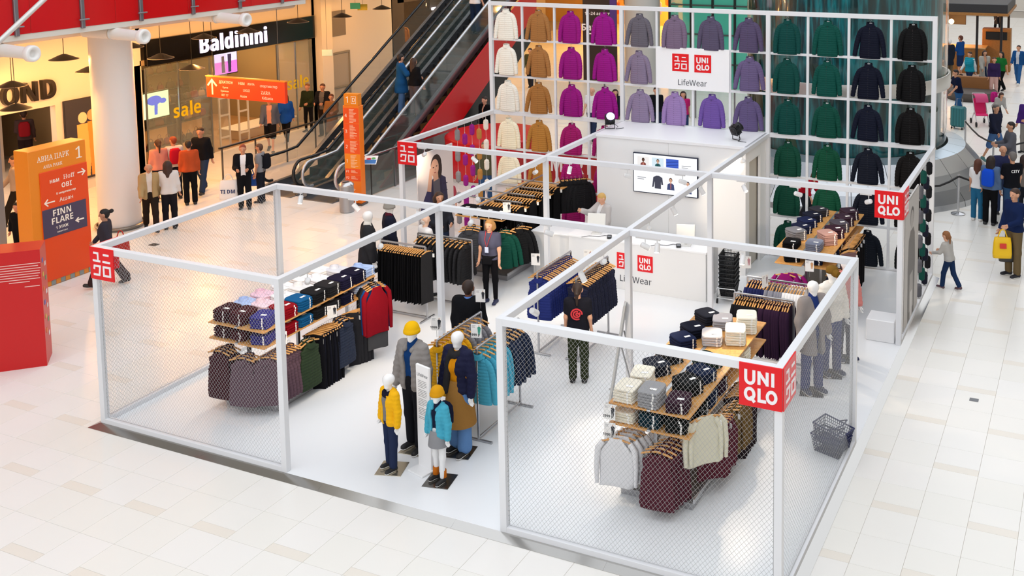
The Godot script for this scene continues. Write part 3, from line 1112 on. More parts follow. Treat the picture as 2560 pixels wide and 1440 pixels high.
func make_platform() -> void:
	struct("floor", box_mesh(Vector3(10.256, 0.06, 10.93), 0.002, Vector3(5.128, -0.03, -5.465)), mt("eaecee", 0.28), "glossy white floor of the clothing stand", "floor")
	var st := mt("b4b2ae", 0.16, 1.0)
	var g := thing("steel_ramp", "polished stainless steel edging sloping from the white stand floor to the tiles", "edging")
	g.set_meta("kind", "structure")
	var wd := 0.125
	var y0 := -0.001
	var y1 := MF + 0.004
	var x1 := 10.256
	var z1 := -10.93
	for k in 5:
		var a := Vector3(x1 * k / 5.0, 0, 0)
		var c := Vector3(x1 * (k + 1) / 5.0, 0, 0)
		var m := MB.new()
		var l0 := -wd if k == 0 else a.x + 0.001
		var l1 := c.x + wd if k == 4 else c.x - 0.001
		m.face([Vector3(a.x, y0, 0), Vector3(c.x, y0, 0), Vector3(l1, y1, wd), Vector3(l0, y1, wd)])
		m.face([Vector3(l0, y1, wd), Vector3(l1, y1, wd), Vector3(l1, MF, wd), Vector3(l0, MF, wd)])
		part(g, "steel_strip", m.mesh(), st)
		for side in 2:
			var e := MB.new()
			var xa := x1 if side else 0.0
			var xb := x1 + wd if side else -wd
			var za := z1 * k / 5.0
			var zb := z1 * (k + 1) / 5.0
			var zo := wd if k == 0 else za
			e.face([Vector3(xa, y0, za), Vector3(xb, y1, zo), Vector3(xb, y1, zb), Vector3(xa, y0, zb)])
			e.face([Vector3(xb, y1, zo), Vector3(xb, MF, zo), Vector3(xb, MF, zb), Vector3(xb, y1, zb)])
			part(g, "steel_strip", e.mesh(), st)
func make_frame() -> void:
	var w := mt(WHITE, 0.35)
	var g := thing("stand_frame", "white square-tube frame of the clothing stand with corner posts and overhead beams", "frame")
	for zi in 3:
		for xi in 4:
			part(g, "post", box_mesh(Vector3(T, HH, T), 0.003, Vector3(XC[xi], HH / 2, ZC[zi])), w)
	var yb := HH - T / 2
	# beams along x, then along z
	for e in [[0, 0, 1], [0, 2, 3], [1, 0, 1], [1, 1, 2], [1, 2, 3], [2, 0, 1], [2, 1, 2], [2, 2, 3]]:
		part(g, "beam", box_mesh(Vector3(XC[e[2]] - XC[e[1]] - T, T, T), 0.003, Vector3((XC[e[1]] + XC[e[2]]) / 2, yb, ZC[e[0]])), w)
	for e in [[0, 0, 1], [0, 2, 3], [1, 0, 1], [1, 1, 2], [1, 2, 3], [2, 0, 1], [2, 1, 2], [2, 2, 3], [3, 0, 1], [3, 2, 3]]:
		part(g, "beam", box_mesh(Vector3(T, T, ZC[e[1]] - ZC[e[2]] - T), 0.003, Vector3(XC[e[0]], yb, (ZC[e[1]] + ZC[e[2]]) / 2)), w)
	for e in [[0, 1], [2, 3]]:
		part(g, "sill", box_mesh(Vector3(XC[e[1]] - XC[e[0]] - T, T * 0.75, T), 0.003, Vector3((XC[e[0]] + XC[e[1]]) / 2, T * 0.375, ZC[0])), w)
	for xi in [0, 3]:
		part(g, "sill", box_mesh(Vector3(T, T * 0.75, ZC[0] - ZC[1] - T), 0.003, Vector3(XC[xi], T * 0.375, (ZC[0] + ZC[1]) / 2)), w)
		part(g, "sill", box_mesh(Vector3(T, T * 0.75, ZC[2] - ZC[3] - T), 0.003, Vector3(XC[xi], T * 0.375, (ZC[2] + ZC[3]) / 2)), w)
	# red logo boards on the corners
	var s := 0.47
	var e := 0.001
	for c in [["front corner post next to the red box", Vector3(0, HH - s, 0), false, -1.0], ["front corner post above the netted gondola bay", Vector3(10.256 - s, HH - s, 0), true, 1.0], ["side post beside the seated-man poster", Vector3(0, HH - s, ZC[2] + T / 2), false, -1.0], ["side post beside the grey portrait banner", Vector3(10.256 - s, HH - s, ZC[2] + T / 2), true, 1.0]]:
		var l := thing("logo_board", "red square %s logo board on the %s" % ["Latin" if c[2] else "katakana", c[0]], "sign", c[1])
		logo_face(l, c[2], s, tf(Vector3(0, 0, e)))
		if c[3] > 0:
			logo_face(l, false, s, tf(Vector3(s + e, 0, 0.0), PI / 2))
		else:
			logo_face(l, true, s, tf(Vector3(-e, 0, -s), -PI / 2))
func net_panel(u: float, v: float) -> ArrayMesh:     # in xy from the origin
	var b := MB.new()
	var w := 0.056
	var h := 0.066
	var r := 0.0014
	var kx := w / h
	for dir in [1.0, -1.0]:
		var c := -v * kx
		while c < u + v * kx:
			# x = c + dir * kx * y
			var lo := 0.0
			var hi := v
			if dir > 0:
				lo = maxf(lo, -c / kx); hi = minf(hi, (u - c) / kx)
			else:
				lo = maxf(lo, (c - u) / kx); hi = minf(hi, c / kx)
			if hi - lo > 0.02:
				b.tube([Vector3(c + dir * kx * lo, lo, dir * 0.001), Vector3(c + dir * kx * hi, hi, dir * 0.001)], r, 4, false)
			c += w
	for e in [[Vector3(0, 0, 0), Vector3(u, 0, 0)], [Vector3(0, v, 0), Vector3(u, v, 0)], [Vector3(0, 0, 0), Vector3(0, v, 0)], [Vector3(u, 0, 0), Vector3(u, v, 0)]]:
		b.tube(e, 0.003, 5)
	# lashing loops along the sides
	var y := 0.05
	while y < v:
		b.tube([Vector3(-0.012, y, 0), Vector3(0.012, y + 0.02, 0)], 0.0025, 4)
		b.tube([Vector3(u - 0.012, y, 0), Vector3(u + 0.012, y + 0.02, 0)], 0.0025, 4)
		y += 0.062
	return b.mesh()
func make_nets() -> void:
	var m := mt("b9bbbc", 0.4, 0.55)
	var v := HH - T - T * 0.75 - 0.02
	var y := T * 0.75 + 0.01
	var ux: float = XC[1] - XC[0] - T - 0.03
	var u2: float = XC[3] - XC[2] - T - 0.03
	var uz: float = ZC[0] - ZC[1] - T - 0.03
	solo("wire_net", net_panel(ux, v), m, "fine diamond wire net across the front beside the red box corner", "net", Vector3(XC[0] + T / 2 + 0.015, y, ZC[0]))
	solo("wire_net", net_panel(u2, v), m, "fine diamond wire net across the front before the green-and-burgundy gondola", "net", Vector3(XC[2] + T / 2 + 0.015, y, ZC[0]))
	solo("wire_net", net_panel(uz, v), m, "fine diamond wire net along the side facing the shops", "net", Vector3(XC[0], y, ZC[0] - T / 2 - 0.015), PI / 2)
	solo("wire_net", net_panel(uz, v), m, "fine diamond wire net along the side with the navy shopping baskets", "net", Vector3(XC[3], y, ZC[0] - T / 2 - 0.015), PI / 2)

# ---------------------------------------------------------------- garments
func superring(hw: float, hd: float, y: float, n: int, pw := 0.75, cx := 0.0, cz := 0.0) -> Array:
	var row := []
	for i in n:
		var a := TAU * i / n
		var c := cos(a)
		var s := sin(a)
		row.append(Vector3(cx + hw * signf(c) * pow(absf(c), pw), y, cz + hd * signf(s) * pow(absf(s), pw)))
	return row
func curve(tab: Array, t: float) -> float:
	for k in tab.size() - 1:
		if t <= tab[k + 1][0]:
			return lerpf(tab[k][1], tab[k + 1][1], smoothstep(tab[k][0], tab[k + 1][0], t))
	return tab[tab.size() - 1][1]
func puffer_body(vest := false, deep := 1.0) -> ArrayMesh:
	var key := "pb%s%.1f" % [vest, deep]
	if not cache.has(key):
		var rows := []
		var n := 88
		var ln := 0.69
		for k in n + 1:
			var t := k / float(n)
			var y := -0.035 - ln * t
			var hw := curve([[0.0, 0.07], [0.05, 0.1], [0.14, 0.15], [0.24, 0.176], [0.5, 0.192], [0.92, 0.21], [1.0, 0.2]], t)
			if vest: hw = curve([[0.0, 0.075], [0.05, 0.12], [0.12, 0.185], [0.25, 0.17], [0.4, 0.2], [0.92, 0.225], [1.0, 0.215]], t)
			var hd := curve([[0.0, 0.05], [0.12, 0.062], [0.4, 0.085], [0.9, 0.082], [1.0, 0.07]], t) * deep
			var q := 0.0095 * pow(absf(sin(PI * (y + 0.035) / 0.047)), 0.45)
			rows.append(superring(hw + q * 0.7, hd + q, y, 26))
		# front closure seam: a shallow vertical groove
		for r in rows:
			for i in r.size():
				var p: Vector3 = r[i]
				if p.z > 0 and absf(p.x) < 0.03:
					r[i] = p - Vector3(0, 0, 0.008)
		var b := MB.new()
		b.patch(rows, true, false, true)
		cache[key] = b.mesh()
	return cache[key]
func zip_mesh(deep: float) -> ArrayMesh:
	var key := "zip%.1f" % deep
	if not cache.has(key):
		var p := []
		for k in 30:
			var t := lerpf(0.08, 0.985, k / 29.0)
			p.append(Vector3(0, -0.035 - 0.69 * t, curve([[0.0, 0.05], [0.12, 0.062], [0.4, 0.085], [0.9, 0.082], [1.0, 0.07]], t) * deep + 0.0025))
		var b := MB.new()
		b.tube(p, 0.0045, 5)
		cache[key] = b.mesh()
	return cache[key]
func puffer_sleeve(sg: float, variant: int) -> ArrayMesh:
	var key := "ps%.0f_%d" % [sg, variant]
	if not cache.has(key):
		var ctrl: Array = [[Vector3(0.1, -0.115, 0.0), Vector3(0.215, -0.15, 0.005), Vector3(0.25, -0.42, 0.01), Vector3(0.272, -0.70, 0.035)],
			[Vector3(0.1, -0.115, 0.0), Vector3(0.22, -0.15, 0.0), Vector3(0.265, -0.42, 0.02), Vector3(0.3, -0.69, 0.05)],
			[Vector3(0.1, -0.115, 0.0), Vector3(0.21, -0.16, 0.02), Vector3(0.25, -0.42, 0.05), Vector3(0.235, -0.70, 0.09)]][variant]
		var pts := []
		var rr := []
		var n := 60
		for k in n + 1:
			var t := k / float(n)
			var p: Vector3 = ctrl[0].bezier_interpolate(ctrl[1], ctrl[2], ctrl[3], t)
			p.x *= sg
			pts.append(p)
			rr.append(curve([[0.0, 0.045], [0.25, 0.058], [0.6, 0.052], [0.93, 0.043], [1.0, 0.036]], t) + 0.005 * pow(absf(sin(PI * t * 12.0)), 0.5))
		var b := MB.new()
		b.tube(pts, rr, 14)
		cache[key] = b.mesh()
	return cache[key]
func collar_mesh(r := 0.078) -> ArrayMesh:
	if not cache.has("collar"):
		var rows := []
		for e in [[0.085, -0.06], [0.08, -0.02], [0.075, 0.015], [0.066, 0.018], [0.068, -0.02], [0.07, -0.055]]:
			var row := superring(e[0], e[0] * 0.72, e[1], 24, 0.9)
			for i in row.size():
				if row[i].z > 0:
					row[i] += Vector3(0, -0.03 * row[i].z / 0.06, 0.012)      # dips at the throat
			rows.append(row)
		var b := MB.new()
		b.patch(rows, true)
		cache["collar"] = b.mesh()
	return cache["collar"]
func hook_mesh(wooden := false) -> ArrayMesh:
	if not cache.has("hook"):
		var b := MB.new()
		var p := []
		for k in 11:
			var a := deg_to_rad(lerpf(-60, 200, k / 10.0))
			p.append(Vector3(0.018 * cos(a), 0.018 * sin(a), 0))
		p.reverse()
		p.append(Vector3(0.0, -0.03, 0))
		p.append(Vector3(0.0, -0.06, 0))
		b.tube(p, 0.0022, 5)
		cache["hook"] = b.mesh()
	return cache["hook"]
func hanger_mesh(w := 0.2) -> ArrayMesh:
	var key := "hanger%.2f" % w
	if not cache.has(key):
		var b := MB.new()
		b.tube([Vector3(-w, -0.045, 0), Vector3(-w * 0.55, -0.018, 0), Vector3(0, 0, 0), Vector3(w * 0.55, -0.018, 0), Vector3(w, -0.045, 0)], [0.012, 0.013, 0.014, 0.013, 0.012], 8)
		cache[key] = b.mesh()
	return cache[key]
func tag_mesh() -> ArrayMesh:
	if not cache.has("tag"):
		cache["tag"] = box_mesh(Vector3(0.055, 0.028, 0.003), 0.001)
	return cache["tag"]
func wood() -> Material:
	return textured("wood", ["b9803f", "c98f4c", "d7a05c", "c08746"], 0.02, Vector3(1.2, 9, 1.2), 0.45)
# a quilted jacket; its origin is the top of the collar
func jacket(called: String, label: String, group: String, hex: String, at: Vector3, turn: float, variant := 0, vest := false, on_rail := false, deep := 1.0, nude := false) -> Node3D:
	var key := "jk%s%d%s%s%.1f" % [hex, variant, vest, on_rail, deep]
	if cache.has(key):
		var c := copy(cache[key], at, turn)
		meta(c, label, "vest" if vest else "jacket", group)
		return c
	var t := thing(called, label, "vest" if vest else "jacket", at, turn, group)
	var m := nylon(hex)
	part(t, "body", puffer_body(vest, deep), m)
	if not vest:
		part(t, "sleeve", puffer_sleeve(1.0, variant), m, tf(Vector3.ZERO, 0, 0, 0, Vector3(1, 1, deep)))
		part(t, "sleeve", puffer_sleeve(-1.0, variant), m, tf(Vector3.ZERO, 0, 0, 0, Vector3(1, 1, deep)))
	var col := part(t, "collar", collar_mesh(), m)
	part(t, "zip", zip_mesh(deep), mt("3a3638", 0.4, 0.5) if not hex.begins_with("f") else mt("d0ccc4", 0.5))
	part(col, "size_label", tag_mesh(), mt("f6f6f6", 0.5), tf(Vector3(0, -0.012, -0.035)), "white size label")
	var hg: Node3D = t
	if on_rail:
		hg = part(t, "hanger", hanger_mesh(), wood(), tf(Vector3(0, 0.005, 0)))
	part(hg, "hook", hook_mesh(), mt("a8a8ac", 0.3, 0.9), tf(Vector3(0, 0.055, 0)))
	cache[key] = t
	return t
func make_grid_wall() -> void:
	var w := mt(WHITE, 0.35)
	var g := thing("jacket_grid", "tall white steel grid with rows of hanging down jackets", "display grid")
	for xi in 4:
		part(g, "post", box_mesh(Vector3(T, H2, T), 0.003, Vector3(XC[xi], H2 / 2, ZC[3])), w)
	for xi in 3:
		var a: float = XC[xi] + T / 2
		var c: float = XC[xi + 1] - T / 2
		for y in [H2 - T / 2, HH - T / 2]:
			part(g, "beam", box_mesh(Vector3(c - a, T, T), 0.003, Vector3((a + c) / 2, y, ZC[3])), w)
		for y in [4.345, 3.48, 1.745, 0.88, 0.03]:
			if xi == 1 and y < 2.6:
				continue
			part(g, "rail", box_mesh(Vector3(c - a, 0.05, 0.044), 0.003, Vector3((a + c) / 2, y, ZC[3])), w)
		for k in [1, 2, 3]:
			var x: float = lerpf(XC[xi], XC[xi + 1], k / 4.0)
			part(g, "upright", box_mesh(Vector3(0.05, H2 - HH - T, 0.05), 0.003, Vector3(x, (H2 + HH - T) / 2, ZC[3])), w)
			if xi != 1:
				part(g, "upright", box_mesh(Vector3(0.05, HH - T, 0.05), 0.003, Vector3(x, (HH - T) / 2, ZC[3])), w)
	# sign board in the middle bay
	var sx0: float = lerpf(XC[1], XC[2], 0.25) + 0.025
	var sx1: float = lerpf(XC[1], XC[2], 0.75) - 0.025
	var sg := thing("brand_board", "white board with two red logos and thin grey lettering in the grid wall", "sign", Vector3((sx0 + sx1) / 2, 3.9125, ZC[3] + 0.045))
	part(sg, "board", box_mesh(Vector3(sx1 - sx0 + 0.05, 0.915, 0.03), 0.003), mt("f6f6f8", 0.4))
	logo_face(sg, false, 0.385, tf(Vector3(-0.46, -0.06, 0.015)), 0.008)
	logo_face(sg, true, 0.385, tf(Vector3(0.055, -0.06, 0.015)), 0.008)
	text(sg, "LifeWear", 0.13, mt("5a5a60", 0.6), tf(Vector3(0, -0.3, 0.017)))
	# jackets
	var rows := ["top", "second", "third", "fourth", "fifth", "bottom"]
	var ytop := [H2 - T, 4.32, 3.455, HH - T, 1.72, 0.855]
	var cols := [
		["cream", ["f4efe2", "f4efe2", "f4efe2", "f6ecd0", "f6ecd0", "f6ecd0"], "in the outermost column"],
		["tan", ["a5713f", "a5713f", "a6703a", "b47c38", "b47c38", "b47c38"], "beside the cream column"],
		["magenta", ["94147a", "94147a", "94147a", "a01a66", "a81c6c", "a81c6c"], "beside the tan column"],
		["magenta", ["961482", "961482", "961482", "a01a66", "a01a66", "a01a66"], "beside the middle post"],
		["lilac grey", ["67626c", "85778f", "8b7b98"], "beside the middle post"],
		["mauve", ["79677e", "", "977cb0"], "second column of middle bay"],
		["purple", ["585068", "", "6d529c"], "third column of middle bay"],
		["dusky purple", ["554a68", "685a80", "5f527a"], "beside the far middle post"],
		["dark green", ["07433f", "07433d", "07433d", "0a4232", "0a4232", "0a4232"], "beside the far middle post"],
		["bottle green", ["064a41", "064a41", "08473a", "0a4832", "0a4832", "0a4832"], "beside the navy column"],
		["navy", ["0a0f22", "0a0f22", "0d1326", "111624", "101522", "0e1520"], "beside the green columns"],
		["black", ["08080a", "08080a", "0c0a0b", "100d0d", "0e0c0d", "0c0c0e"], "in the outer column"],
	]
	for ci in 12:
		var xi: int = ci / 4
		var x: float = lerpf(XC[xi], XC[xi + 1], (ci % 4 + 0.5) / 4.0)
		var c: Array = cols[ci]
		for ri in c[1].size():
			if c[1][ri] == "": continue
			var off := rng.randf_range(-0.02, 0.02)
			var j := jacket("down_jacket", "%s down jacket in the %s row of the grid, %s" % [c[0], rows[ri], c[2]], "jackets hung in the white grid wall", c[1][ri], Vector3(x + off, ytop[ri] - 0.085, ZC[3] + 0.01), rng.randf_range(-0.1, 0.1), (ci * 7 + ri * 3) % 3)
			j.scale = Vector3(1.02, 0.99, 0.85)
	# kneeboard between the posts at the foot
	for e in [[0, "cream"], [2, "green"]]:
		pass

# ---------------------------------------------------------------- pictures drawn into images
func im(w: int, h: int, hex: String) -> Image:
	var i := Image.create(w, h, false, Image.FORMAT_RGB8)
	i.fill(Color(hex))
	return i
func ell(i: Image, cx: float, cy: float, rx: float, ry: float, hex: String, rot := 0.0) -> void:
	var c := Color(hex)
	var m := maxf(rx, ry)
	for y in range(maxi(0, int(cy - m)), mini(i.get_height(), int(cy + m) + 1)):
		for x in range(maxi(0, int(cx - m)), mini(i.get_width(), int(cx + m) + 1)):
			var d := Vector2(x - cx, y - cy).rotated(-rot)
			if d.x * d.x / (rx * rx) + d.y * d.y / (ry * ry) <= 1.0:
				i.set_pixel(x, y, c)
func pol(i: Image, p: Array, hex: String) -> void:
	var c := Color(hex)
	var pp := PackedVector2Array(p)
	var mn := Vector2(1e6, 1e6)
	var mx := -mn
	for q in pp:
		mn = mn.min(q); mx = mx.max(q)
	for y in range(maxi(0, int(mn.y)), mini(i.get_height(), int(mx.y) + 1)):
		for x in range(maxi(0, int(mn.x)), mini(i.get_width(), int(mx.x) + 1)):
			if Geometry2D.is_point_in_polygon(Vector2(x, y), pp):
				i.set_pixel(x, y, c)
func bust(i: Image, cx: float, cy: float, s: float, skin: String, hair: String, coat: String, inner: String) -> void:
	pol(i, [Vector2(cx - 0.9 * s, cy + 2.2 * s), Vector2(cx - 0.75 * s, cy + 0.95 * s), Vector2(cx - 0.2 * s, cy + 0.6 * s), Vector2(cx + 0.2 * s, cy + 0.6 * s), Vector2(cx + 0.75 * s, cy + 0.95 * s), Vector2(cx + 0.9 * s, cy + 2.2 * s)], coat)
	pol(i, [Vector2(cx - 0.2 * s, cy + 0.62 * s), Vector2(cx + 0.2 * s, cy + 0.62 * s), Vector2(cx + 0.12 * s, cy + 2.0 * s), Vector2(cx - 0.12 * s, cy + 2.0 * s)], inner)
	ell(i, cx, cy - 0.08 * s, 0.4 * s, 0.5 * s, hair)
	ell(i, cx, cy + 0.06 * s, 0.32 * s, 0.44 * s, skin)
	pol(i, [Vector2(cx - 0.14 * s, cy + 0.4 * s), Vector2(cx + 0.14 * s, cy + 0.4 * s), Vector2(cx + 0.14 * s, cy + 0.72 * s), Vector2(cx - 0.14 * s, cy + 0.72 * s)], skin)
	ell(i, cx - 0.13 * s, cy + 0.02 * s, 0.05 * s, 0.025 * s, "2a1c18")
	ell(i, cx + 0.13 * s, cy + 0.02 * s, 0.05 * s, 0.025 * s, "2a1c18")
	ell(i, cx, cy + 0.28 * s, 0.1 * s, 0.03 * s, "9a5048")
func picture(i: Image, rough := 0.5, e := 0.0) -> StandardMaterial3D:
	var m := StandardMaterial3D.new()
	var t := ImageTexture.create_from_image(i)
	m.albedo_texture = t
	m.roughness = rough
	if e > 0.0:
		m.albedo_color = Color(0.02, 0.02, 0.02)
		m.emission_enabled = true
		m.emission = Color.BLACK
		m.emission_texture = t
		m.emission_energy_multiplier = e
	return m
func sheet(w: float, h: float, th := 0.004) -> ArrayMesh:      # upright sheet with uv on its front (+z)
	var b := MB.new()
	b.face([Vector3(-w / 2, h / 2, th / 2), Vector3(w / 2, h / 2, th / 2), Vector3(w / 2, -h / 2, th / 2), Vector3(-w / 2, -h / 2, th / 2)], [Vector2(0, 0), Vector2(1, 0), Vector2(1, 1), Vector2(0, 1)])
	b.face([Vector3(-w / 2, -h / 2, -th / 2), Vector3(w / 2, -h / 2, -th / 2), Vector3(w / 2, h / 2, -th / 2), Vector3(-w / 2, h / 2, -th / 2)], [Vector2(0, 0.02), Vector2(0.02, 0.02), Vector2(0.02, 0), Vector2(0, 0)])
	return b.mesh()

# ---------------------------------------------------------------- fittings of the stand
func make_stockroom() -> void:
	var w := mt("f1f1f1", 0.55)
	var x0: float = XC[1] + T / 2
	var x1 := 6.80
	var zf := -9.43
	var zb: float = ZC[3] - T / 2 + 0.1
	var t := thing("stockroom", "white panelled stockroom cube with a flat roof behind the cash desk", "booth", Vector3(0, 0, 0))
	t.set_meta("kind", "structure")
	# front wall in two panels, so that the joint shows
	var mid := 5.13
	part(t, "panel", box_mesh(Vector3(mid - x0 - 0.003, HH - 0.06, 0.06), 0.002, Vector3((x0 + mid) / 2, (HH - 0.06) / 2, zf - 0.03)), w)
	part(t, "panel", box_mesh(Vector3(x1 - mid - 0.003, HH - 0.06, 0.06), 0.002, Vector3((x1 + mid) / 2, (HH - 0.06) / 2, zf - 0.03)), w)
	part(t, "panel", box_mesh(Vector3(x1 - x0, HH - 0.06, 0.06), 0.002, Vector3((x1 + x0) / 2, (HH - 0.06) / 2, zb)), w)
	part(t, "panel", box_mesh(Vector3(0.06, HH - 0.065, zf - zb - 0.13), 0.002, Vector3(x0 + 0.034, (HH - 0.065) / 2, (zf + zb) / 2)), w)
	# side wall with a doorway
	part(t, "panel", box_mesh(Vector3(0.06, HH - 0.065, 0.18), 0.002, Vector3(x1 - 0.034, (HH - 0.065) / 2, zf - 0.155)), w)
	part(t, "panel", box_mesh(Vector3(0.06, HH - 0.065, 0.35), 0.002, Vector3(x1 - 0.034, (HH - 0.065) / 2, zb + 0.21)), w)
	part(t, "panel", box_mesh(Vector3(0.06, 0.3, zf - zb - 0.64), 0.002, Vector3(x1 - 0.034, HH - 0.22, (zf + zb) / 2 + 0.07)), w)
	part(t, "door_leaf", box_mesh(Vector3(0.04, 2.27, zf - zb - 0.58), 0.002, Vector3(x1 - 0.12, 1.14, (zf + zb) / 2)), mt("cfc9bd", 0.6))
	part(t, "roof", box_mesh(Vector3(x1 - x0 + 0.06, 0.06, zf - zb + 0.05), 0.003, Vector3((x1 + x0) / 2, HH - 0.03, (zf + zb) / 2)), mt("f2f2f4", 0.4))
	# television
	var i := im(512, 296, "f7f9fc")
	i.fill_rect(Rect2i(30, 20, 96, 80), Color("e8e4e2")); bust(i, 78, 45, 28, "5c3a2c", "1c1412", "7c3a34", "c07a6a")
	i.fill_rect(Rect2i(150, 20, 96, 80), Color("cfe0ea")); bust(i, 198, 45, 28, "c99a7c", "2a2320", "1f5a5c", "123a44")
	i.fill_rect(Rect2i(266, 20, 100, 80), Color("2c50b8"))
	for k in 7:
		pol(i, [Vector2(266, 34 + k * 12), Vector2(366, 22 + k * 12), Vector2(366, 25 + k * 12), Vector2(266, 39 + k * 12)], "203c92" if k % 2 else "4468d0")
	i.fill_rect(Rect2i(392, 62, 74, 4), Color("6a6c74")); i.fill_rect(Rect2i(392, 76, 50, 4), Color("6a6c74"))
	i.fill_rect(Rect2i(30, 180, 70, 4), Color("6a6c74")); i.fill_rect(Rect2i(30, 194, 54, 4), Color("6a6c74"))
	pol(i, [Vector2(150, 250), Vector2(160, 172), Vector2(186, 158), Vector2(206, 158), Vector2(234, 172), Vector2(240, 225), Vector2(226, 226), Vector2(222, 196), Vector2(222, 258), Vector2(172, 258), Vector2(172, 200), Vector2(164, 246)], "3a3c4c")
	bust(i, 302, 185, 34, "d3a184", "3a2218", "34406c", "8a5560"); bust(i, 440, 200, 34, "d3a184", "2c2a38", "3a4878", "b08a90")
	var tv := thing("television", "large flat screen showing clothing photos on the white stockroom wall", "television", Vector3(5.08, 1.92, zf + 0.04))
	var cs := part(tv, "casing", box_mesh(Vector3(1.44, 0.84, 0.05), 0.006, Vector3(0, 0, -0.01)), mt("18203a", 0.3))
	part(cs, "screen", sheet(1.4, 0.8), picture(i, 0.3, 0.62), tf(Vector3(0, 0, 0.018)))
	area("screen_glow", Vector3(5.08, 1.92, zf + 0.09), Vector2(1.4, 0.8), 0.15, "eaf0ff", Vector3(0, 0, 1))
	# cash desk
	var cz := -7.79
	var d := thing("cash_desk", "long white cash desk with two red logos on its front", "counter", Vector3(5.1, 0, cz))
	part(d, "front", box_mesh(Vector3(2.9, 0.93, 0.05), 0.003, Vector3(0, 0.465, -0.025)), mt("ececec", 0.4))
	part(d, "side", box_mesh(Vector3(0.05, 0.93, 0.65), 0.003, Vector3(1.425, 0.465, -0.375)), mt("e8e8e8", 0.4))
	part(d, "side", box_mesh(Vector3(0.05, 0.93, 0.65), 0.003, Vector3(-1.425, 0.465, -0.375)), mt("e8e8e8", 0.4))
	part(d, "top", box_mesh(Vector3(2.94, 0.035, 0.74), 0.004, Vector3(0, 0.9475, -0.35)), mt("f4f4f5", 0.3))
	logo_face(d, false, 0.32, tf(Vector3(-0.39, 0.42, 0.001)), 0.008)
	logo_face(d, true, 0.32, tf(Vector3(0.05, 0.42, 0.001)), 0.008)
	text(d, "LifeWear", 0.13, mt("55565c", 0.6), tf(Vector3(0.0, 0.23, 0.003)))
	var dk := thing("counter_unit", "low white side counter joining the cash desk near the trousers gondola", "counter", Vector3(3.2, 0, -8.2))
	part(dk, "body", box_mesh(Vector3(0.85, 0.88, 0.6), 0.004, Vector3(0, 0.44, 0)), mt("eaeaea", 0.4))
	part(dk, "top", box_mesh(Vector3(0.9, 0.03, 0.65), 0.004, Vector3(0, 0.895, 0)), mt("f4f4f5", 0.3))
	for e in [[Vector3(4.15, 0.965, -8.05), "white cash register screen turned away beside the blonde cashier"], [Vector3(6.05, 0.965, -8.05), "white cash register screen near the free end of the cash desk"]]:
		var m := thing("register_screen", e[1], "monitor", e[0], 0.25)
		part(m, "foot", box_mesh(Vector3(0.2, 0.02, 0.16), 0.004, Vector3(0, 0.01, 0)), mt("dcdcda", 0.4))
		part(m, "stem", box_mesh(Vector3(0.05, 0.16, 0.04), 0.004, Vector3(0, 0.1, -0.01)), mt("dcdcda", 0.4))
		part(m, "display", box_mesh(Vector3(0.36, 0.27, 0.05), 0.008), mt("e4e4e0", 0.4), tf(Vector3(0, 0.27, 0), 0, -0.25))
	for e in [[Vector3(5.95, 0.966, -7.78 - 0.14), "black card reader lying on the cash desk edge"], [Vector3(4.5, 0.966, -7.78 - 0.12), "black card reader lying on the cash desk by the register"]]:
		var m := thing("card_reader", e[1], "card reader", e[0], 0.4)
		part(m, "case", box_mesh(Vector3(0.09, 0.035, 0.17), 0.01, Vector3(0, 0.018, 0)), mt("26282c", 0.5))
		part(m, "keypad", box_mesh(Vector3(0.06, 0.004, 0.07), 0.001, Vector3(0, 0.037, 0.03)), mt("8a8e96", 0.5))
		var cb := MB.new()
		cb.tube([Vector3(0, 0.01, -0.08), Vector3(-0.1, 0.006, -0.12), Vector3(-0.22, 0.006, -0.05), Vector3(-0.4, 0.006, -0.1), Vector3(-0.55, 0.006, -0.02)], 0.005, 5)
		part(m, "cable", cb.mesh(), mt("1c1c1e", 0.6))
	# black stage spotlights on the roof
	for e in [[1525, 322, 0.6], [1840, 350, -0.5]]:
		var p := gp(e[0], e[1], HH)
		var s := thing("stage_spotlight", "black stage spotlight on the stockroom roof, %s" % ["lens lit violet-white" if e[2] > 0 else "lens turned aside"], "spotlight", p, e[2])
		var m := MB.new()
		m.tube([Vector3(-0.1, 0.0, 0), Vector3(-0.1, 0.2, 0)], 0.008, 6); m.tube([Vector3(0.1, 0.0, 0), Vector3(0.1, 0.2, 0)], 0.008, 6); m.tube([Vector3(-0.1, 0.008, 0), Vector3(0.1, 0.008, 0)], 0.008, 6)
		part(s, "bracket", m.mesh(), mt("17171b", 0.5))
		var h := MB.new()
		h.lathe([[0.05, -0.12], [0.09, -0.06], [0.1, 0.05], [0.105, 0.12]], 16)
		part(s, "head", h.mesh(), mt("141418", 0.5), tf(Vector3(0, 0.22, 0), 0, 0.9 if e[2] > 0 else -1.1))
		for k in 5:
			part(s, "fin", box_mesh(Vector3(0.2, 0.008, 0.2), 0.002), mt("1b1b20", 0.5), tf(Vector3(0, 0.22, 0), 0, 0.9 if e[2] > 0 else -1.1) * Transform3D(Basis(), Vector3(0, -0.08 + 0.03 * k, 0)))
		var ln := MB.new()
		ln.lathe([[0.0, 0.122], [0.09, 0.122], [0.095, 0.118]], 16)
		part(s, "lens", ln.mesh(), glow("cbb8ff", 1.2) if e[2] > 0 else mt("30323c", 0.1), tf(Vector3(0, 0.22, 0), 0, 0.9 if e[2] > 0 else -1.1))
		var cb := MB.new()
		cb.tube([Vector3(0.1, 0.1, 0.0), Vector3(0.17, 0.05, 0.03), Vector3(0.12, 0.006, 0.06), Vector3(0.3, 0.006, 0.0)], 0.006, 5)
		part(s, "cable", cb.mesh(), mt("17171b", 0.6))

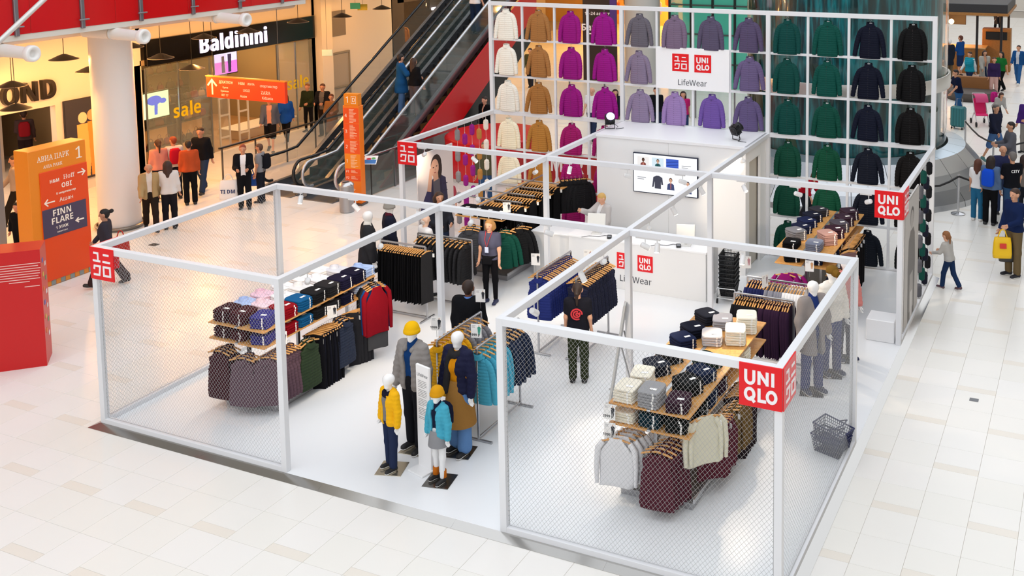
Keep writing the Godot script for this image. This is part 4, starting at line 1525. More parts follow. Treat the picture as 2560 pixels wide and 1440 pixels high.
func make_posters() -> void:
	# left: a man in a dark padded coat, head on hand
	var i := im(300, 460, "dcd2d0")
	pol(i, [Vector2(24, 460), Vector2(6, 300), Vector2(18, 245), Vector2(84, 160), Vector2(120, 132), Vector2(186, 124), Vector2(232, 148), Vector2(246, 240), Vector2(252, 460)], "2a2848")
	pol(i, [Vector2(4, 300), Vector2(20, 246), Vector2(70, 178), Vector2(104, 196), Vector2(80, 262), Vector2(40, 330)], "35335c")
	pol(i, [Vector2(122, 136), Vector2(180, 130), Vector2(186, 400), Vector2(132, 400)], "55525c")
	pol(i, [Vector2(180, 128), Vector2(196, 126), Vector2(214, 380), Vector2(196, 380)], "221f3c")
	pol(i, [Vector2(120, 134), Vector2(104, 140), Vector2(118, 380), Vector2(136, 380)], "221f3c")
	ell(i, 152, 72, 46, 50, "2a201c"); ell(i, 178, 96, 24, 44, "2a201c")
	ell(i, 140, 84, 34, 42, "d5a58c")
	pol(i, [Vector2(122, 112), Vector2(166, 108), Vector2(170, 142), Vector2(128, 146)], "c9987e")
	pol(i, [Vector2(70, 180), Vector2(84, 130), Vector2(98, 78), Vector2(116, 84), Vector2(114, 130), Vector2(104, 190)], "d5a58c")
	ell(i, 128, 80, 6, 2.5, "2a1c18"); ell(i, 156, 78, 6, 2.5, "2a1c18"); ell(i, 142, 106, 10, 3, "9a5048"); ell(i, 143, 92, 4, 6, "c08c74")
	for k in 8:
		pol(i, [Vector2(206, 170 + k * 34), Vector2(246, 176 + k * 34), Vector2(246, 179 + k * 34), Vector2(206, 174 + k * 34)], "201e38")
	var p := thing("portrait_banner", "pale banner with a long-haired man in a dark padded coat resting his head", "banner", Vector3(XC[0] + 0.03, 1.15, -8.42), PI / 2)
	part(p, "board", box_mesh(Vector3(1.32, 2.16, 0.03), 0.003), mt("e2dbd9", 0.5))
	part(p, "print", sheet(1.3, 2.14), picture(i), tf(Vector3(0, 0, 0.018)))
	var q := im(300, 600, "b9b4b0")
	pol(q, [Vector2(80, 600), Vector2(70, 330), Vector2(85, 200), Vector2(120, 165), Vector2(185, 165), Vector2(215, 205), Vector2(230, 340), Vector2(215, 600)], "6a6664")
	pol(q, [Vector2(118, 380), Vector2(185, 380), Vector2(200, 560), Vector2(110, 560)], "a29d99")
	pol(q, [Vector2(132, 470), Vector2(172, 470), Vector2(176, 600), Vector2(128, 600)], "cdc9c6")
	ell(q, 150, 105, 38, 50, "4a4644"); ell(q, 150, 116, 31, 44, "a8a29e")
	var r := thing("portrait_banner", "grey banner with a standing figure in a loose shirt, black and white", "banner", Vector3(XC[3] - 0.0, 1.2, -8.35), PI / 2)
	part(r, "board", box_mesh(Vector3(1.5, 2.25, 0.03), 0.003), mt("dad6d3", 0.5))
	part(r, "print", sheet(1.48, 2.23), picture(q), tf(Vector3(0, 0, 0.018)))
	part(r, "print", sheet(1.48, 2.23), picture(q), tf(Vector3(0, 0, -0.018), PI))
func pouch_mesh() -> ArrayMesh:
	if not cache.has("pouch"):
		var b := MB.new()
		b.lathe([[0.008, 0.135], [0.02, 0.128], [0.05, 0.11], [0.058, 0.085], [0.06, 0.0], [0.058, -0.085], [0.05, -0.11], [0.02, -0.128], [0.008, -0.135]], 14)
		cache["pouch"] = b.mesh()
	return cache["pouch"]
func pouch(at: Vector3, hex: String, label: String, group: String) -> void:
	var key := "pouch" + hex
	if cache.has(key):
		var c := copy(cache[key], at)
		meta(c, label, "pouch", group)
		return
	var t := thing("jacket_pouch", label, "pouch", at, 0.0, group)
	part(t, "sack", pouch_mesh(), nylon(hex))
	var b := MB.new()
	b.lathe([[0.059, 0.07], [0.064, 0.05], [0.059, 0.03]], 14, Vector3.ZERO, false)
	part(t, "seam", b.mesh(), nylon(hex))
	part(t, "drawstring", box_mesh(Vector3(0.012, 0.05, 0.012), 0.004, Vector3(0, 0.145, 0)), mt("d8d8d8", 0.6))
	cache[key] = t
func make_pouches() -> void:
	# left side: strings of stuffed jacket pouches in the open bay beside the man's banner
	var cols := [["f1ece2", "cream"], ["c08a48", "tan"], ["9a2488", "magenta"], ["9a2488", "magenta"], ["8f8a8c", "grey"]]
	for k in 5:
		var z := -10.55 + k * 0.3
		var b := MB.new()
		b.tube([Vector3(0, 0, 0), Vector3(0, -2.4, 0)], 0.003, 5)
		solo("pouch_string", b.mesh(), mt("d9d7d4", 0.6), "thin cord of %s pouches hanging beside the man's banner, %s" % [cols[k][1], ["at the grid post", "second from the grid post", "third from the grid post", "fourth from the grid post", "nearest the banner"][k]], "cord", Vector3(XC[0], HH - T, z), 0.0, "cords of pouches at the banner side")
		for r in 5:
			pouch(Vector3(XC[0] + 0.0, 2.35 - r * 0.48 - (k % 2) * 0.16, z), cols[k][0], "%s stuffed jacket pouch, %s on its cord beside the man's banner" % [cols[k][1] + (" inner" if k == 2 else ""), ["top", "second", "third", "fourth", "lowest"][r]], "pouches strung beside the man's banner")
	cols = [["17171b", "black"], ["17192a", "navy"], ["0f4a42", "green"], ["5c5c62", "grey"]]
	for k in 4:
		var z := -10.45 + k * 0.36
		var b := MB.new()
		b.tube([Vector3(0, 0, 0), Vector3(0, -2.4, 0)], 0.003, 5)
		solo("pouch_string", b.mesh(), mt("55565a", 0.6), "thin cord of %s pouches hanging beside the grey portrait banner" % cols[k][1], "cord", Vector3(XC[3], HH - T, z), 0.0, "cords of dark pouches at the open side")
		for r in 5:
			pouch(Vector3(XC[3], 2.3 - r * 0.47 - (k % 2) * 0.2, z), cols[k][0], "%s stuffed jacket pouch, %s on its cord beside the grey banner" % [cols[k][1], ["top", "second", "third", "fourth", "lowest"][r]], "pouches strung beside the grey banner")

# track lamps under the beams: [pixel x, pixel y of the head, beam, lit, beam name]
func make_tracks() -> void:
	var w := mt("f0f0f0", 0.35)
	var names := {"x1": "long beam over the shirt gondola", "x2": "long beam over the vest rack", "z1": "cross beam over the front racks", "z2": "cross beam over the cash desk"}
	var n := {}
	for e in [[745, 500, "z1", 1, 0.3], [883, 522, "z1", 0, 0.9], [1037, 585, "z1", 1, 0.0], [1170, 560, "z1", 0, -0.8], [1365, 600, "z1", 0, 0.5], [1605, 597, "z1", 0, 0.4], [1635, 620, "z1", 1, 0.2], [1848, 655, "z1", 1, 0.1],
			[1055, 372, "z2", 0, -0.5], [1180, 395, "z2", 0, 0.3], [1418, 430, "z2", 1, 0.0], [1562, 445, "z2", 0, 0.7], [1700, 452, "z2", 0, 0.5], [1855, 470, "z2", 0, 0.2], [1988, 483, "z2", 0, 0.6], [2165, 485, "z2", 0, -0.6],
			[760, 665, "x1", 0, 0.8], [945, 620, "x1", 0, 0.7], [1190, 480, "x1", 0, 0.4], [1335, 430, "x1", 0, 0.7],
			[1330, 782, "x2", 0, 0.3], [1452, 705, "x2", 1, 0.0], [1505, 660, "x2", 0, 0.5], [1620, 570, "x2", 0, 0.4], [1682, 542, "x2", 1, 0.1], [1752, 480, "x2", 1, 0.3], [1855, 400, "x2", 0, 0.5]]:
		var bm: String = e[2]
		var p: Vector3
		if bm[0] == "x":
			p = atx(e[0], e[1] - 22, XC[int(bm[1])])
			p.y = HH - T
		else:
			p = atz(e[0], e[1] - 22, ZC[int(bm[1])])
			p.y = HH - T
		var along := 0.0 if bm[0] == "z" else PI / 2
		n[bm] = n.get(bm, 0) + 1
		var t := thing("track_lamp", "white cylinder track lamp, %s, under the %s" % ["lit" if e[3] else "aimed away", names[bm]], "lamp", p, along, "track lamps under the stand's beams")
		part(t, "adapter", box_mesh(Vector3(0.2, 0.03, 0.035), 0.004, Vector3(0, -0.015, 0)), w)
		var s := MB.new()
		s.tube([Vector3(0.05, -0.03, 0), Vector3(0.05, -0.09, 0)], 0.008, 6)
		part(t, "stem", s.mesh(), w)
		var dir := Vector3(sin(e[4]) * 0.6, -1.0 if e[3] else -0.7, cos(e[4]) * 0.55).normalized()
		if not e[3]: dir = Vector3(sin(e[4] * 3.0), -0.55, cos(e[4] * 5.0)).normalized()
		var c := Vector3(0.05, -0.14, 0)
		var h := MB.new()
		h.tube([c - dir * 0.07, c - dir * 0.06, c + dir * 0.07], [0.03, 0.04, 0.042], 14)
		part(t, "head", h.mesh(), w)
		var l := MB.new()
		l.tube([c + dir * 0.07, c + dir * 0.0735], 0.036, 14)
		part(t, "lens", l.mesh(), glow("fff3dc", 6.0) if e[3] else glow("fff0d8", 1.2))
		var wd := Basis(Vector3.UP, along) * dir
		spot(p + Basis(Vector3.UP, along) * (c + dir * 0.09), p + Basis(Vector3.UP, along) * (c + dir * 2.0), 1.3, "ffe9cc", 30.0, 0.035)

func price_card(at: Vector3, turn: float, label: String, price := "", garment := "3a3a40") -> void:
	var t := thing("price_card", label, "sign", at, turn, "white price cards on the racks and shelves")
	var i := im(96, 128, "f4f2ef")
	pol(i, [Vector2(58, 34), Vector2(66, 26), Vector2(80, 26), Vector2(90, 36), Vector2(86, 58), Vector2(82, 96), Vector2(76, 96), Vector2(73, 62), Vector2(70, 96), Vector2(64, 96), Vector2(61, 56)], garment)
	ell(i, 73, 18, 5, 7, "c9a088")
	i.fill_rect(Rect2i(8, 14, 34, 3), Color("9a989a")); i.fill_rect(Rect2i(8, 22, 26, 3), Color("9a989a")); i.fill_rect(Rect2i(8, 30, 30, 3), Color("9a989a"))
	var key := "card" + garment
	if not mats.has(key): mats[key] = picture(i)
	part(t, "card", sheet(0.15, 0.2), mats[key])
	if price:
		text(t, price, 0.035, mt("2a2a2c", 0.6), tf(Vector3(-0.022, -0.055, 0.003)), false, 0.001, true, "price")
	var b := MB.new()
	b.tube([Vector3(0, -0.1, -0.003), Vector3(0, -0.2, -0.003)], 0.003, 5)
	part(t, "stem", b.mesh(), mt("a8a8ac", 0.3, 0.9))

func make_small_fittings() -> void:
	# stand-up text panel
	var p := gp(1065, 1172)
	var t := thing("text_panel", "narrow white upright text panel headed with thin lettering between the mannequins", "sign", p, -0.25)
	part(t, "foot", box_mesh(Vector3(0.3, 0.025, 0.3), 0.004, Vector3(0, 0.0125, 0.04)), mt("ececec", 0.4))
	part(t, "panel", box_mesh(Vector3(0.26, 1.42, 0.035), 0.003, Vector3(0, 0.72, 0)), mt("f2f2f3", 0.4))
	text(t, "LifeWear", 0.042, mt("55565c", 0.6), tf(Vector3(0, 1.3, 0.018)), false, 0.002)
	var rows := MB.new()
	rng.seed = 5
	var y := 1.22
	for k in 22:
		var wl := rng.randf_range(0.08, 0.17) if k % 5 == 4 else 0.17
		rows.box(Vector3(-0.09 + wl / 2, y, 0.018), Vector3(wl, 0.006, 0.001))
		y -= 0.022 + (0.015 if k % 5 == 4 else 0.0)
	part(t, "text_lines", rows.mesh(), mt("7a7a80", 0.6))
	# leaning mirror
	p = gp(1528, 992)
	var m := thing("floor_mirror", "tall grey-backed mirror leaning on a steel stand beside the vest rack", "mirror", p, -1.25)
	var tl := tf(Vector3(0, 0.0, 0), 0, -0.16)
	part(m, "back", box_mesh(Vector3(0.5, 1.55, 0.03), 0.004, Vector3(0, 0.79, 0)), mt("b9bab9", 0.5), tl)
	part(m, "glass", box_mesh(Vector3(0.46, 1.5, 0.006), 0.002, Vector3(0, 0.79, 0.018)), mt("e8eaea", 0.03, 1.0), tl)
	var b := MB.new()
	for s in [-0.24, 0.24]:
		b.tube([Vector3(s, 0.012, 0.06), Vector3(s, 0.012, -0.42)], 0.012, 6)
		b.tube([Vector3(s, 0.012, -0.42), Vector3(s, 0.95, -0.18)], 0.012, 6)
	b.tube([Vector3(-0.24, 0.012, -0.42), Vector3(0.24, 0.012, -0.42)], 0.012, 6)
	part(m, "stand", b.mesh(), mt("a9a9ab", 0.35, 0.8))
	# white block by the grey banner
	solo("plinth_block", box_mesh(Vector3(0.48, 0.38, 0.42), 0.012, Vector3(0, 0.19, 0)), mt("ededee", 0.4), "small white display block on the stand floor beside the side post", "block", Vector3(9.9, 0, -7.47))
	# stacked black baskets on a trolley next to the cash desk
	p = Vector3(6.9, 0, -8.12)
	var c := thing("basket_trolley", "wheeled chrome trolley under the black baskets beside the cash desk", "trolley", p, 0.1)
	var f := MB.new()
	for s in [-0.17, 0.17]:
		f.tube([Vector3(s, 0.1, -0.24), Vector3(s, 0.1, 0.26), Vector3(s, 0.3, 0.28)], 0.01, 6)
	f.tube([Vector3(-0.17, 0.3, 0.28), Vector3(0.17, 0.3, 0.28)], 0.01, 6)
	f.tube([Vector3(-0.17, 0.1, -0.24), Vector3(0.17, 0.1, -0.24)], 0.01, 6)
	f.tube([Vector3(-0.17, 0.1, 0.26), Vector3(0.17, 0.1, 0.26)], 0.01, 6)
	part(c, "frame", f.mesh(), mt("d4d5d6", 0.25, 0.9))
	for s in [[-0.17, -0.24], [0.17, -0.24], [-0.17, 0.26], [0.17, 0.26]]:
		var wm := MB.new()
		wm.xf = Transform3D(Basis(Vector3.BACK, PI / 2), Vector3(s[0], 0.045, s[1]))
		wm.lathe([[0.0, -0.012], [0.045, -0.012], [0.045, 0.012], [0.0, 0.012]], 12)
		part(c, "wheel", wm.mesh(), mt("1b1b1d", 0.6))
	var bk := basket_mesh(0.3, 0.44, 0.2)
	for k in 8:
		var o := solo("shopping_basket", bk, mt("17181b", 0.45), "black plastic shopping basket nested in the stack on the chrome trolley", "basket", p + Vector3(0, 0.112 + k * 0.085, 0), 0.1, "black baskets stacked by the cash desk")
	# navy baskets inside the net
	p = gp(2078, 1128)
	for k in 2:
		var o := thing("shopping_basket", "navy mesh shopping basket %s beside the side net" % ["standing on the floor" if k == 0 else "nested tilted in the other one"], "basket", p + Vector3(0, 0.001 + k * 0.13, -k * 0.02), 1.25, "navy baskets by the net")
		if k: o.rotation.x = 0.12
		part(o, "shell", basket_mesh(0.32, 0.46, 0.24), mt("141f52", 0.4))
		var hb := MB.new()
		hb.tube([Vector3(-0.17, 0.24, 0), Vector3(-0.17, 0.3, 0.1), Vector3(0, 0.31, 0.14), Vector3(0.17, 0.3, 0.1), Vector3(0.17, 0.24, 0)], 0.01, 6)
		part(o, "handle", hb.mesh(), mt("141f52", 0.4))
func basket_mesh(w: float, d: float, h: float) -> ArrayMesh:
	var key := "basket%.2f" % w
	if not cache.has(key):
		var b := MB.new()
		var ring := func(y: float, r: float):
			var k := lerpf(0.8, 1.0, y / h)
			var p := []
			for e in [[-1, -1], [1, -1], [1, 1], [-1, 1], [-1, -1]]:
				p.append(Vector3(e[0] * w / 2 * k, y, e[1] * d / 2 * k))
			for q in 4:
				b.tube([p[q], p[q + 1]], r, 5)
		ring.call(h, 0.011)
		ring.call(0.004, 0.006)
		for q in 5:
			ring.call(h * (q + 1) / 6.0, 0.004)
		for side in 4:
			var n := 10 if side % 2 == 0 else 14
			for q in n + 1:
				var u := lerpf(-1, 1, q / float(n))
				var a := Vector3(u * w / 2, 0, -d / 2) if side == 0 else (Vector3(w / 2, 0, u * d / 2) if side == 1 else (Vector3(u * w / 2, 0, d / 2) if side == 2 else Vector3(-w / 2, 0, u * d / 2)))
				b.tube([Vector3(a.x * 0.8, 0.004, a.z * 0.8), Vector3(a.x, h, a.z)], 0.0045, 4, false)
		b.box(Vector3(0, 0.004, 0), Vector3(w * 0.8, 0.006, d * 0.8))
		cache[key] = b.mesh()
	return cache[key]

# ---------------------------------------------------------------- racks, gondolas and their goods
func steel() -> Material:
	return mt("b7b7ba", 0.28, 0.85)
func drape(w0: float, w1: float, ln: float, th: float, sd: int, pleat := 0.0) -> ArrayMesh:
	var key := "drape%.2f_%.2f_%.2f_%.3f_%d_%.3f" % [w0, w1, ln, th, sd, pleat]
	if not cache.has(key):
		var r := RandomNumberGenerator.new()
		r.seed = sd * 31 + 7
		var ph := r.randf() * TAU
		var rows := []
		var n := 9
		for k in n + 1:
			var t := k / float(n)
			var hw := lerpf(w0, w1, smoothstep(0.0, 0.35, t)) / 2
			if w0 < 0.2 and k == 0: hw = w0 / 2
			var row := superring(hw, th * (0.6 + 0.4 * t) / 2, -ln * t, 20, 0.8)
			for i in row.size():
				var p: Vector3 = row[i]
				p.z += (0.012 * sin(t * 3.0 + ph) + (0.006 + pleat) * sin(p.x * 34.0 + ph) * t) * minf(1.0, th / 0.03)
				p.x += 0.008 * sin(t * 4.0 + ph * 2.0)
				p.y += 0.012 * sin(p.x * 14.0 + ph) * t
				row[i] = p
			rows.append(row)
		var b := MB.new()
		b.patch(rows, true, true, true)
		cache[key] = b.mesh()
	return cache[key]
func sleeve_mesh(sg: float, ln: float) -> ArrayMesh:
	var key := "slv%.0f%.2f" % [sg, ln]
	if not cache.has(key):
		var b := MB.new()
		b.tube([Vector3(0.17 * sg, -0.05, 0), Vector3(0.235 * sg, -0.14, 0.004), Vector3(0.255 * sg, -ln * 0.6, 0.012), Vector3(0.25 * sg, -ln, 0.02)], [0.035, 0.042, 0.034, 0.026], 9)
		cache[key] = b.mesh()
	return cache[key]
# a garment on a wooden hanger; origin: the rail. style: trousers, sweater, blouse, skirt, knit
func garment(called: String, label: String, category: String, group: String, hex: String, style: String, at: Vector3, turn: float, sd := 0) -> Node3D:
	var v := sd % 3
	var key := "gm%s%s%s%d" % [called, hex, style, v]
	if cache.has(key):
		var c := copy(cache[key], at, turn)
		meta(c, label, category, group)
		return c
	var t := thing(called, label, category, at, turn, group)
	var m := cloth(hex)
	var hg := part(t, "hanger", hanger_mesh(0.19 if style in ["sweater", "blouse", "knit"] else 0.17), wood(), tf(Vector3(0, -0.085, 0)))
	part(hg, "hook", hook_mesh(), mt("a8a8ac", 0.3, 0.9), tf(Vector3(0, 0.065, 0)))
	match style:
		"trousers":
			part(t, "cloth", drape(0.30, 0.33, 0.92, 0.034, v, 0.004), m, tf(Vector3(0, -0.115, 0)))
			part(t, "waistband", box_mesh(Vector3(0.31, 0.035, 0.03), 0.006, Vector3(0, -0.125, 0)), m)
		"short_trousers":
			part(t, "cloth", drape(0.32, 0.38, 0.68, 0.04, v, 0.006), m, tf(Vector3(0, -0.115, 0)))
			part(t, "waistband", box_mesh(Vector3(0.33, 0.035, 0.034), 0.006, Vector3(0, -0.125, 0)), m)
		"skirt":
			part(t, "cloth", drape(0.30, 0.46, 0.66, 0.045, v, 0.01), m, tf(Vector3(0, -0.115, 0)))
			part(t, "waistband", box_mesh(Vector3(0.31, 0.03, 0.034), 0.006, Vector3(0, -0.125, 0)), m)
		_:
			var ln := 0.8 if style == "knit" else 0.62
			part(t, "cloth", drape(0.16, 0.44, ln, 0.05 if style == "sweater" else 0.035, v, 0.004), m, tf(Vector3(0, -0.08, 0)))
			part(t, "sleeve", sleeve_mesh(1.0, ln * 0.95), m, tf(Vector3(0, -0.08, 0)))
			part(t, "sleeve", sleeve_mesh(-1.0, ln * 0.95), m, tf(Vector3(0, -0.08, 0)))
	if v == 0:
		part(t, "price_tag", box_mesh(Vector3(0.002, 0.07, 0.04), 0.0005), mt("f4f4f2", 0.6), tf(Vector3(0.16, -0.2, 0.03), 0.3), "white price tag")
	cache[key] = t
	return t
# a row of n garments along dir from at; face = turn of each garment
func row(kind: String, called: String, label: String, category: String, group: String, cols: Array, n: int, at: Vector3, step: Vector3, turn: float) -> void:
	for k in n:
		var p := at + step * k
		var tr := turn + rng.randf_range(-0.07, 0.07)
		var hex: String = cols[k % cols.size()] if cols.size() < 3 else cols[mini(cols.size() - 1, k * cols.size() / n)]
		match kind:
			"puffer": jacket(called, label, group, hex, p + Vector3(0, -0.08, 0), tr, k % 3, false, true, 0.55)
			"vest": jacket(called, label, group, hex, p + Vector3(0, -0.08, 0), tr, 0, true, true, 0.45)
			_: garment(called, label, category, group, hex, kind, p, tr, k)
func folded_mesh(v: int, small := false) -> ArrayMesh:
	var key := "fold%d%s" % [v, small]
	if not cache.has(key):
		var w := 0.25 if small else 0.29
		var d := 0.3 if small else 0.34
		var h := 0.036
		var b := MB.new()
		var rows := []
		for k in 9:      # a soft slab: profile swept round, fold bulging at the front
			var a := PI * k / 8.0
			var y := h * 0.5 - cos(a) * h * 0.5
			var inset := (1.0 - sin(a)) * 0.012
			var row := superring(w / 2 - inset, d / 2 - inset, y, 24, 0.36)
			for i in row.size():
				row[i] += Vector3(0, 0.005 * sin(row[i].x * 17.0 + v * 1.7) * cos(row[i].z * 13.0 + v) * (k / 8.0), 0)
			rows.append(row)
		b.patch(rows, true, true, true)
		# loose inner folds along the front edge
		for k in 2:
			b.tube([Vector3(-w * 0.44, h * (0.34 + 0.32 * k), d / 2 - 0.006), Vector3(0, h * (0.36 + 0.3 * k), d / 2 - 0.002), Vector3(w * 0.44, h * (0.34 + 0.32 * k), d / 2 - 0.006)], h * 0.19, 6)
		cache[key] = b.mesh()
	return cache[key]
func stack(where: String, what: String, cat: String, hex: String, n: int, at: Vector3, turn: float, shape := "plain") -> void:
	for k in n:
		var lab := "folded %s in the pile %s" % [what, where]
		var p := at + Vector3(rng.randf_range(-0.006, 0.006), k * 0.0355, rng.randf_range(-0.006, 0.006))
		var tr := turn + rng.randf_range(-0.05, 0.05)
		var top := k == n - 1
		var key := "st%s%s%s%d" % [hex, shape, what, (k % 2) + (2 if top else 0)]
		if cache.has(key):
			var c := copy(cache[key], p, tr)
			meta(c, lab, cat, "folded clothes on the gondola shelves")
			continue
		var t := thing("folded_" + cat.replace(" ", "_").replace("-", "_"), lab, cat, p, tr, "folded clothes on the gondola shelves")
		part(t, "cloth", folded_mesh(k % 2), cloth(hex))
		part(t, "size_strip", box_mesh(Vector3(0.022, 0.03, 0.003), 0.001, Vector3(0.07, 0.018, 0.171)), mt("f2f0ec", 0.5), Transform3D.IDENTITY, "white size sticker")
		if top:
			if shape == "shirt":
				var b := MB.new()
				b.lathe([[0.075, 0.035], [0.07, 0.075], [0.062, 0.072], [0.06, 0.036]], 16, Vector3(0, 0, -0.07), false)
				part(t, "collar", b.mesh(), cloth(hex))
				part(t, "placket", box_mesh(Vector3(0.025, 0.003, 0.2), 0.001, Vector3(0, 0.038, 0.04)), cloth(hex))
			else:
				part(t, "swing_tag", box_mesh(Vector3(0.09, 0.003, 0.045), 0.001, Vector3(0.04, 0.04, 0.06)), mt("f6f5f2", 0.5), Transform3D.IDENTITY, "white swing tag")
		cache[key] = t
func rack(label: String, at: Vector3, turn: float, ln: float, h: float, two := false, at2 := 0.66) -> void:
	# along local z; one or two rails
	var t := thing("clothes_rack", label, "rack", at, turn)
	var m := steel()
	var offs := [0.0]
	if two: offs.append(at2)
	for o in offs:
		part(t, "rail", box_mesh(Vector3(0.03, 0.03, ln), 0.006, Vector3(o, h, -ln / 2)), m)
		var n := int(ln / 0.05)
		for z in [0.0, -ln]:
			part(t, "upright", box_mesh(Vector3(0.03, h, 0.03), 0.005, Vector3(o, h / 2, z)), m)
			part(t, "foot", box_mesh(Vector3(0.44, 0.03, 0.035), 0.005, Vector3(o, 0.016, z)), m)
		part(t, "floor_bar", box_mesh(Vector3(0.03, 0.03, ln), 0.005, Vector3(o, 0.05, -ln / 2)), m)
func gondola(label: String, x0: float, x1: float, z0: float, z1: float, y1: float, y2: float, top_rail := false) -> void:
	var cx := (x0 + x1) / 2
	var w := x1 - x0
	var l := z0 - z1
	var t := thing("shelf_gondola", label, "shelving", Vector3(cx, 0, z0))
	var m := steel()
	part(t, "plinth", box_mesh(Vector3(w - 0.1, 0.1, l - 0.3), 0.004, Vector3(0, 0.05, -l / 2 - 0.08)), mt("a9a9ac", 0.35, 0.6))
	part(t, "deck", box_mesh(Vector3(w - 0.06, 0.03, l - 0.26), 0.004, Vector3(0, 0.115, -l / 2 - 0.08)), mt("5b5754", 0.6))
	for y in [y1, y2]:
		if y > 0.0:
			for s in [-1.0, 1.0]:
				part(t, "shelf", box_mesh(Vector3(w / 2 - 0.03, 0.022, l), 0.003, Vector3(s * (w / 4 + 0.012), y - 0.011, -l / 2)), wood())
			part(t, "centre_strip", box_mesh(Vector3(0.05, 0.024, l), 0.003, Vector3(0, y - 0.012, -l / 2)), mt("c9cacb", 0.3, 0.8))
	for z in [-0.25, -l / 2, -l + 0.1]:
		part(t, "post", box_mesh(Vector3(0.05, y1 - 0.12, 0.05), 0.004, Vector3(0, (y1 - 0.12) / 2 + 0.1, z)), m)
	for s in [-1.0, 1.0]:
		part(t, "side_rail", box_mesh(Vector3(0.02, 0.03, l - 0.4), 0.004, Vector3(s * (w / 2 - 0.12), y2 - 0.05 if y2 > 0 else y1 - 0.05, -l / 2)), m)
		part(t, "foot_rail", box_mesh(Vector3(0.025, 0.06, l - 0.25), 0.004, Vector3(s * (w / 2 - 0.03), 0.13, -l / 2 - 0.08)), mt("c4c4c6", 0.3, 0.8))

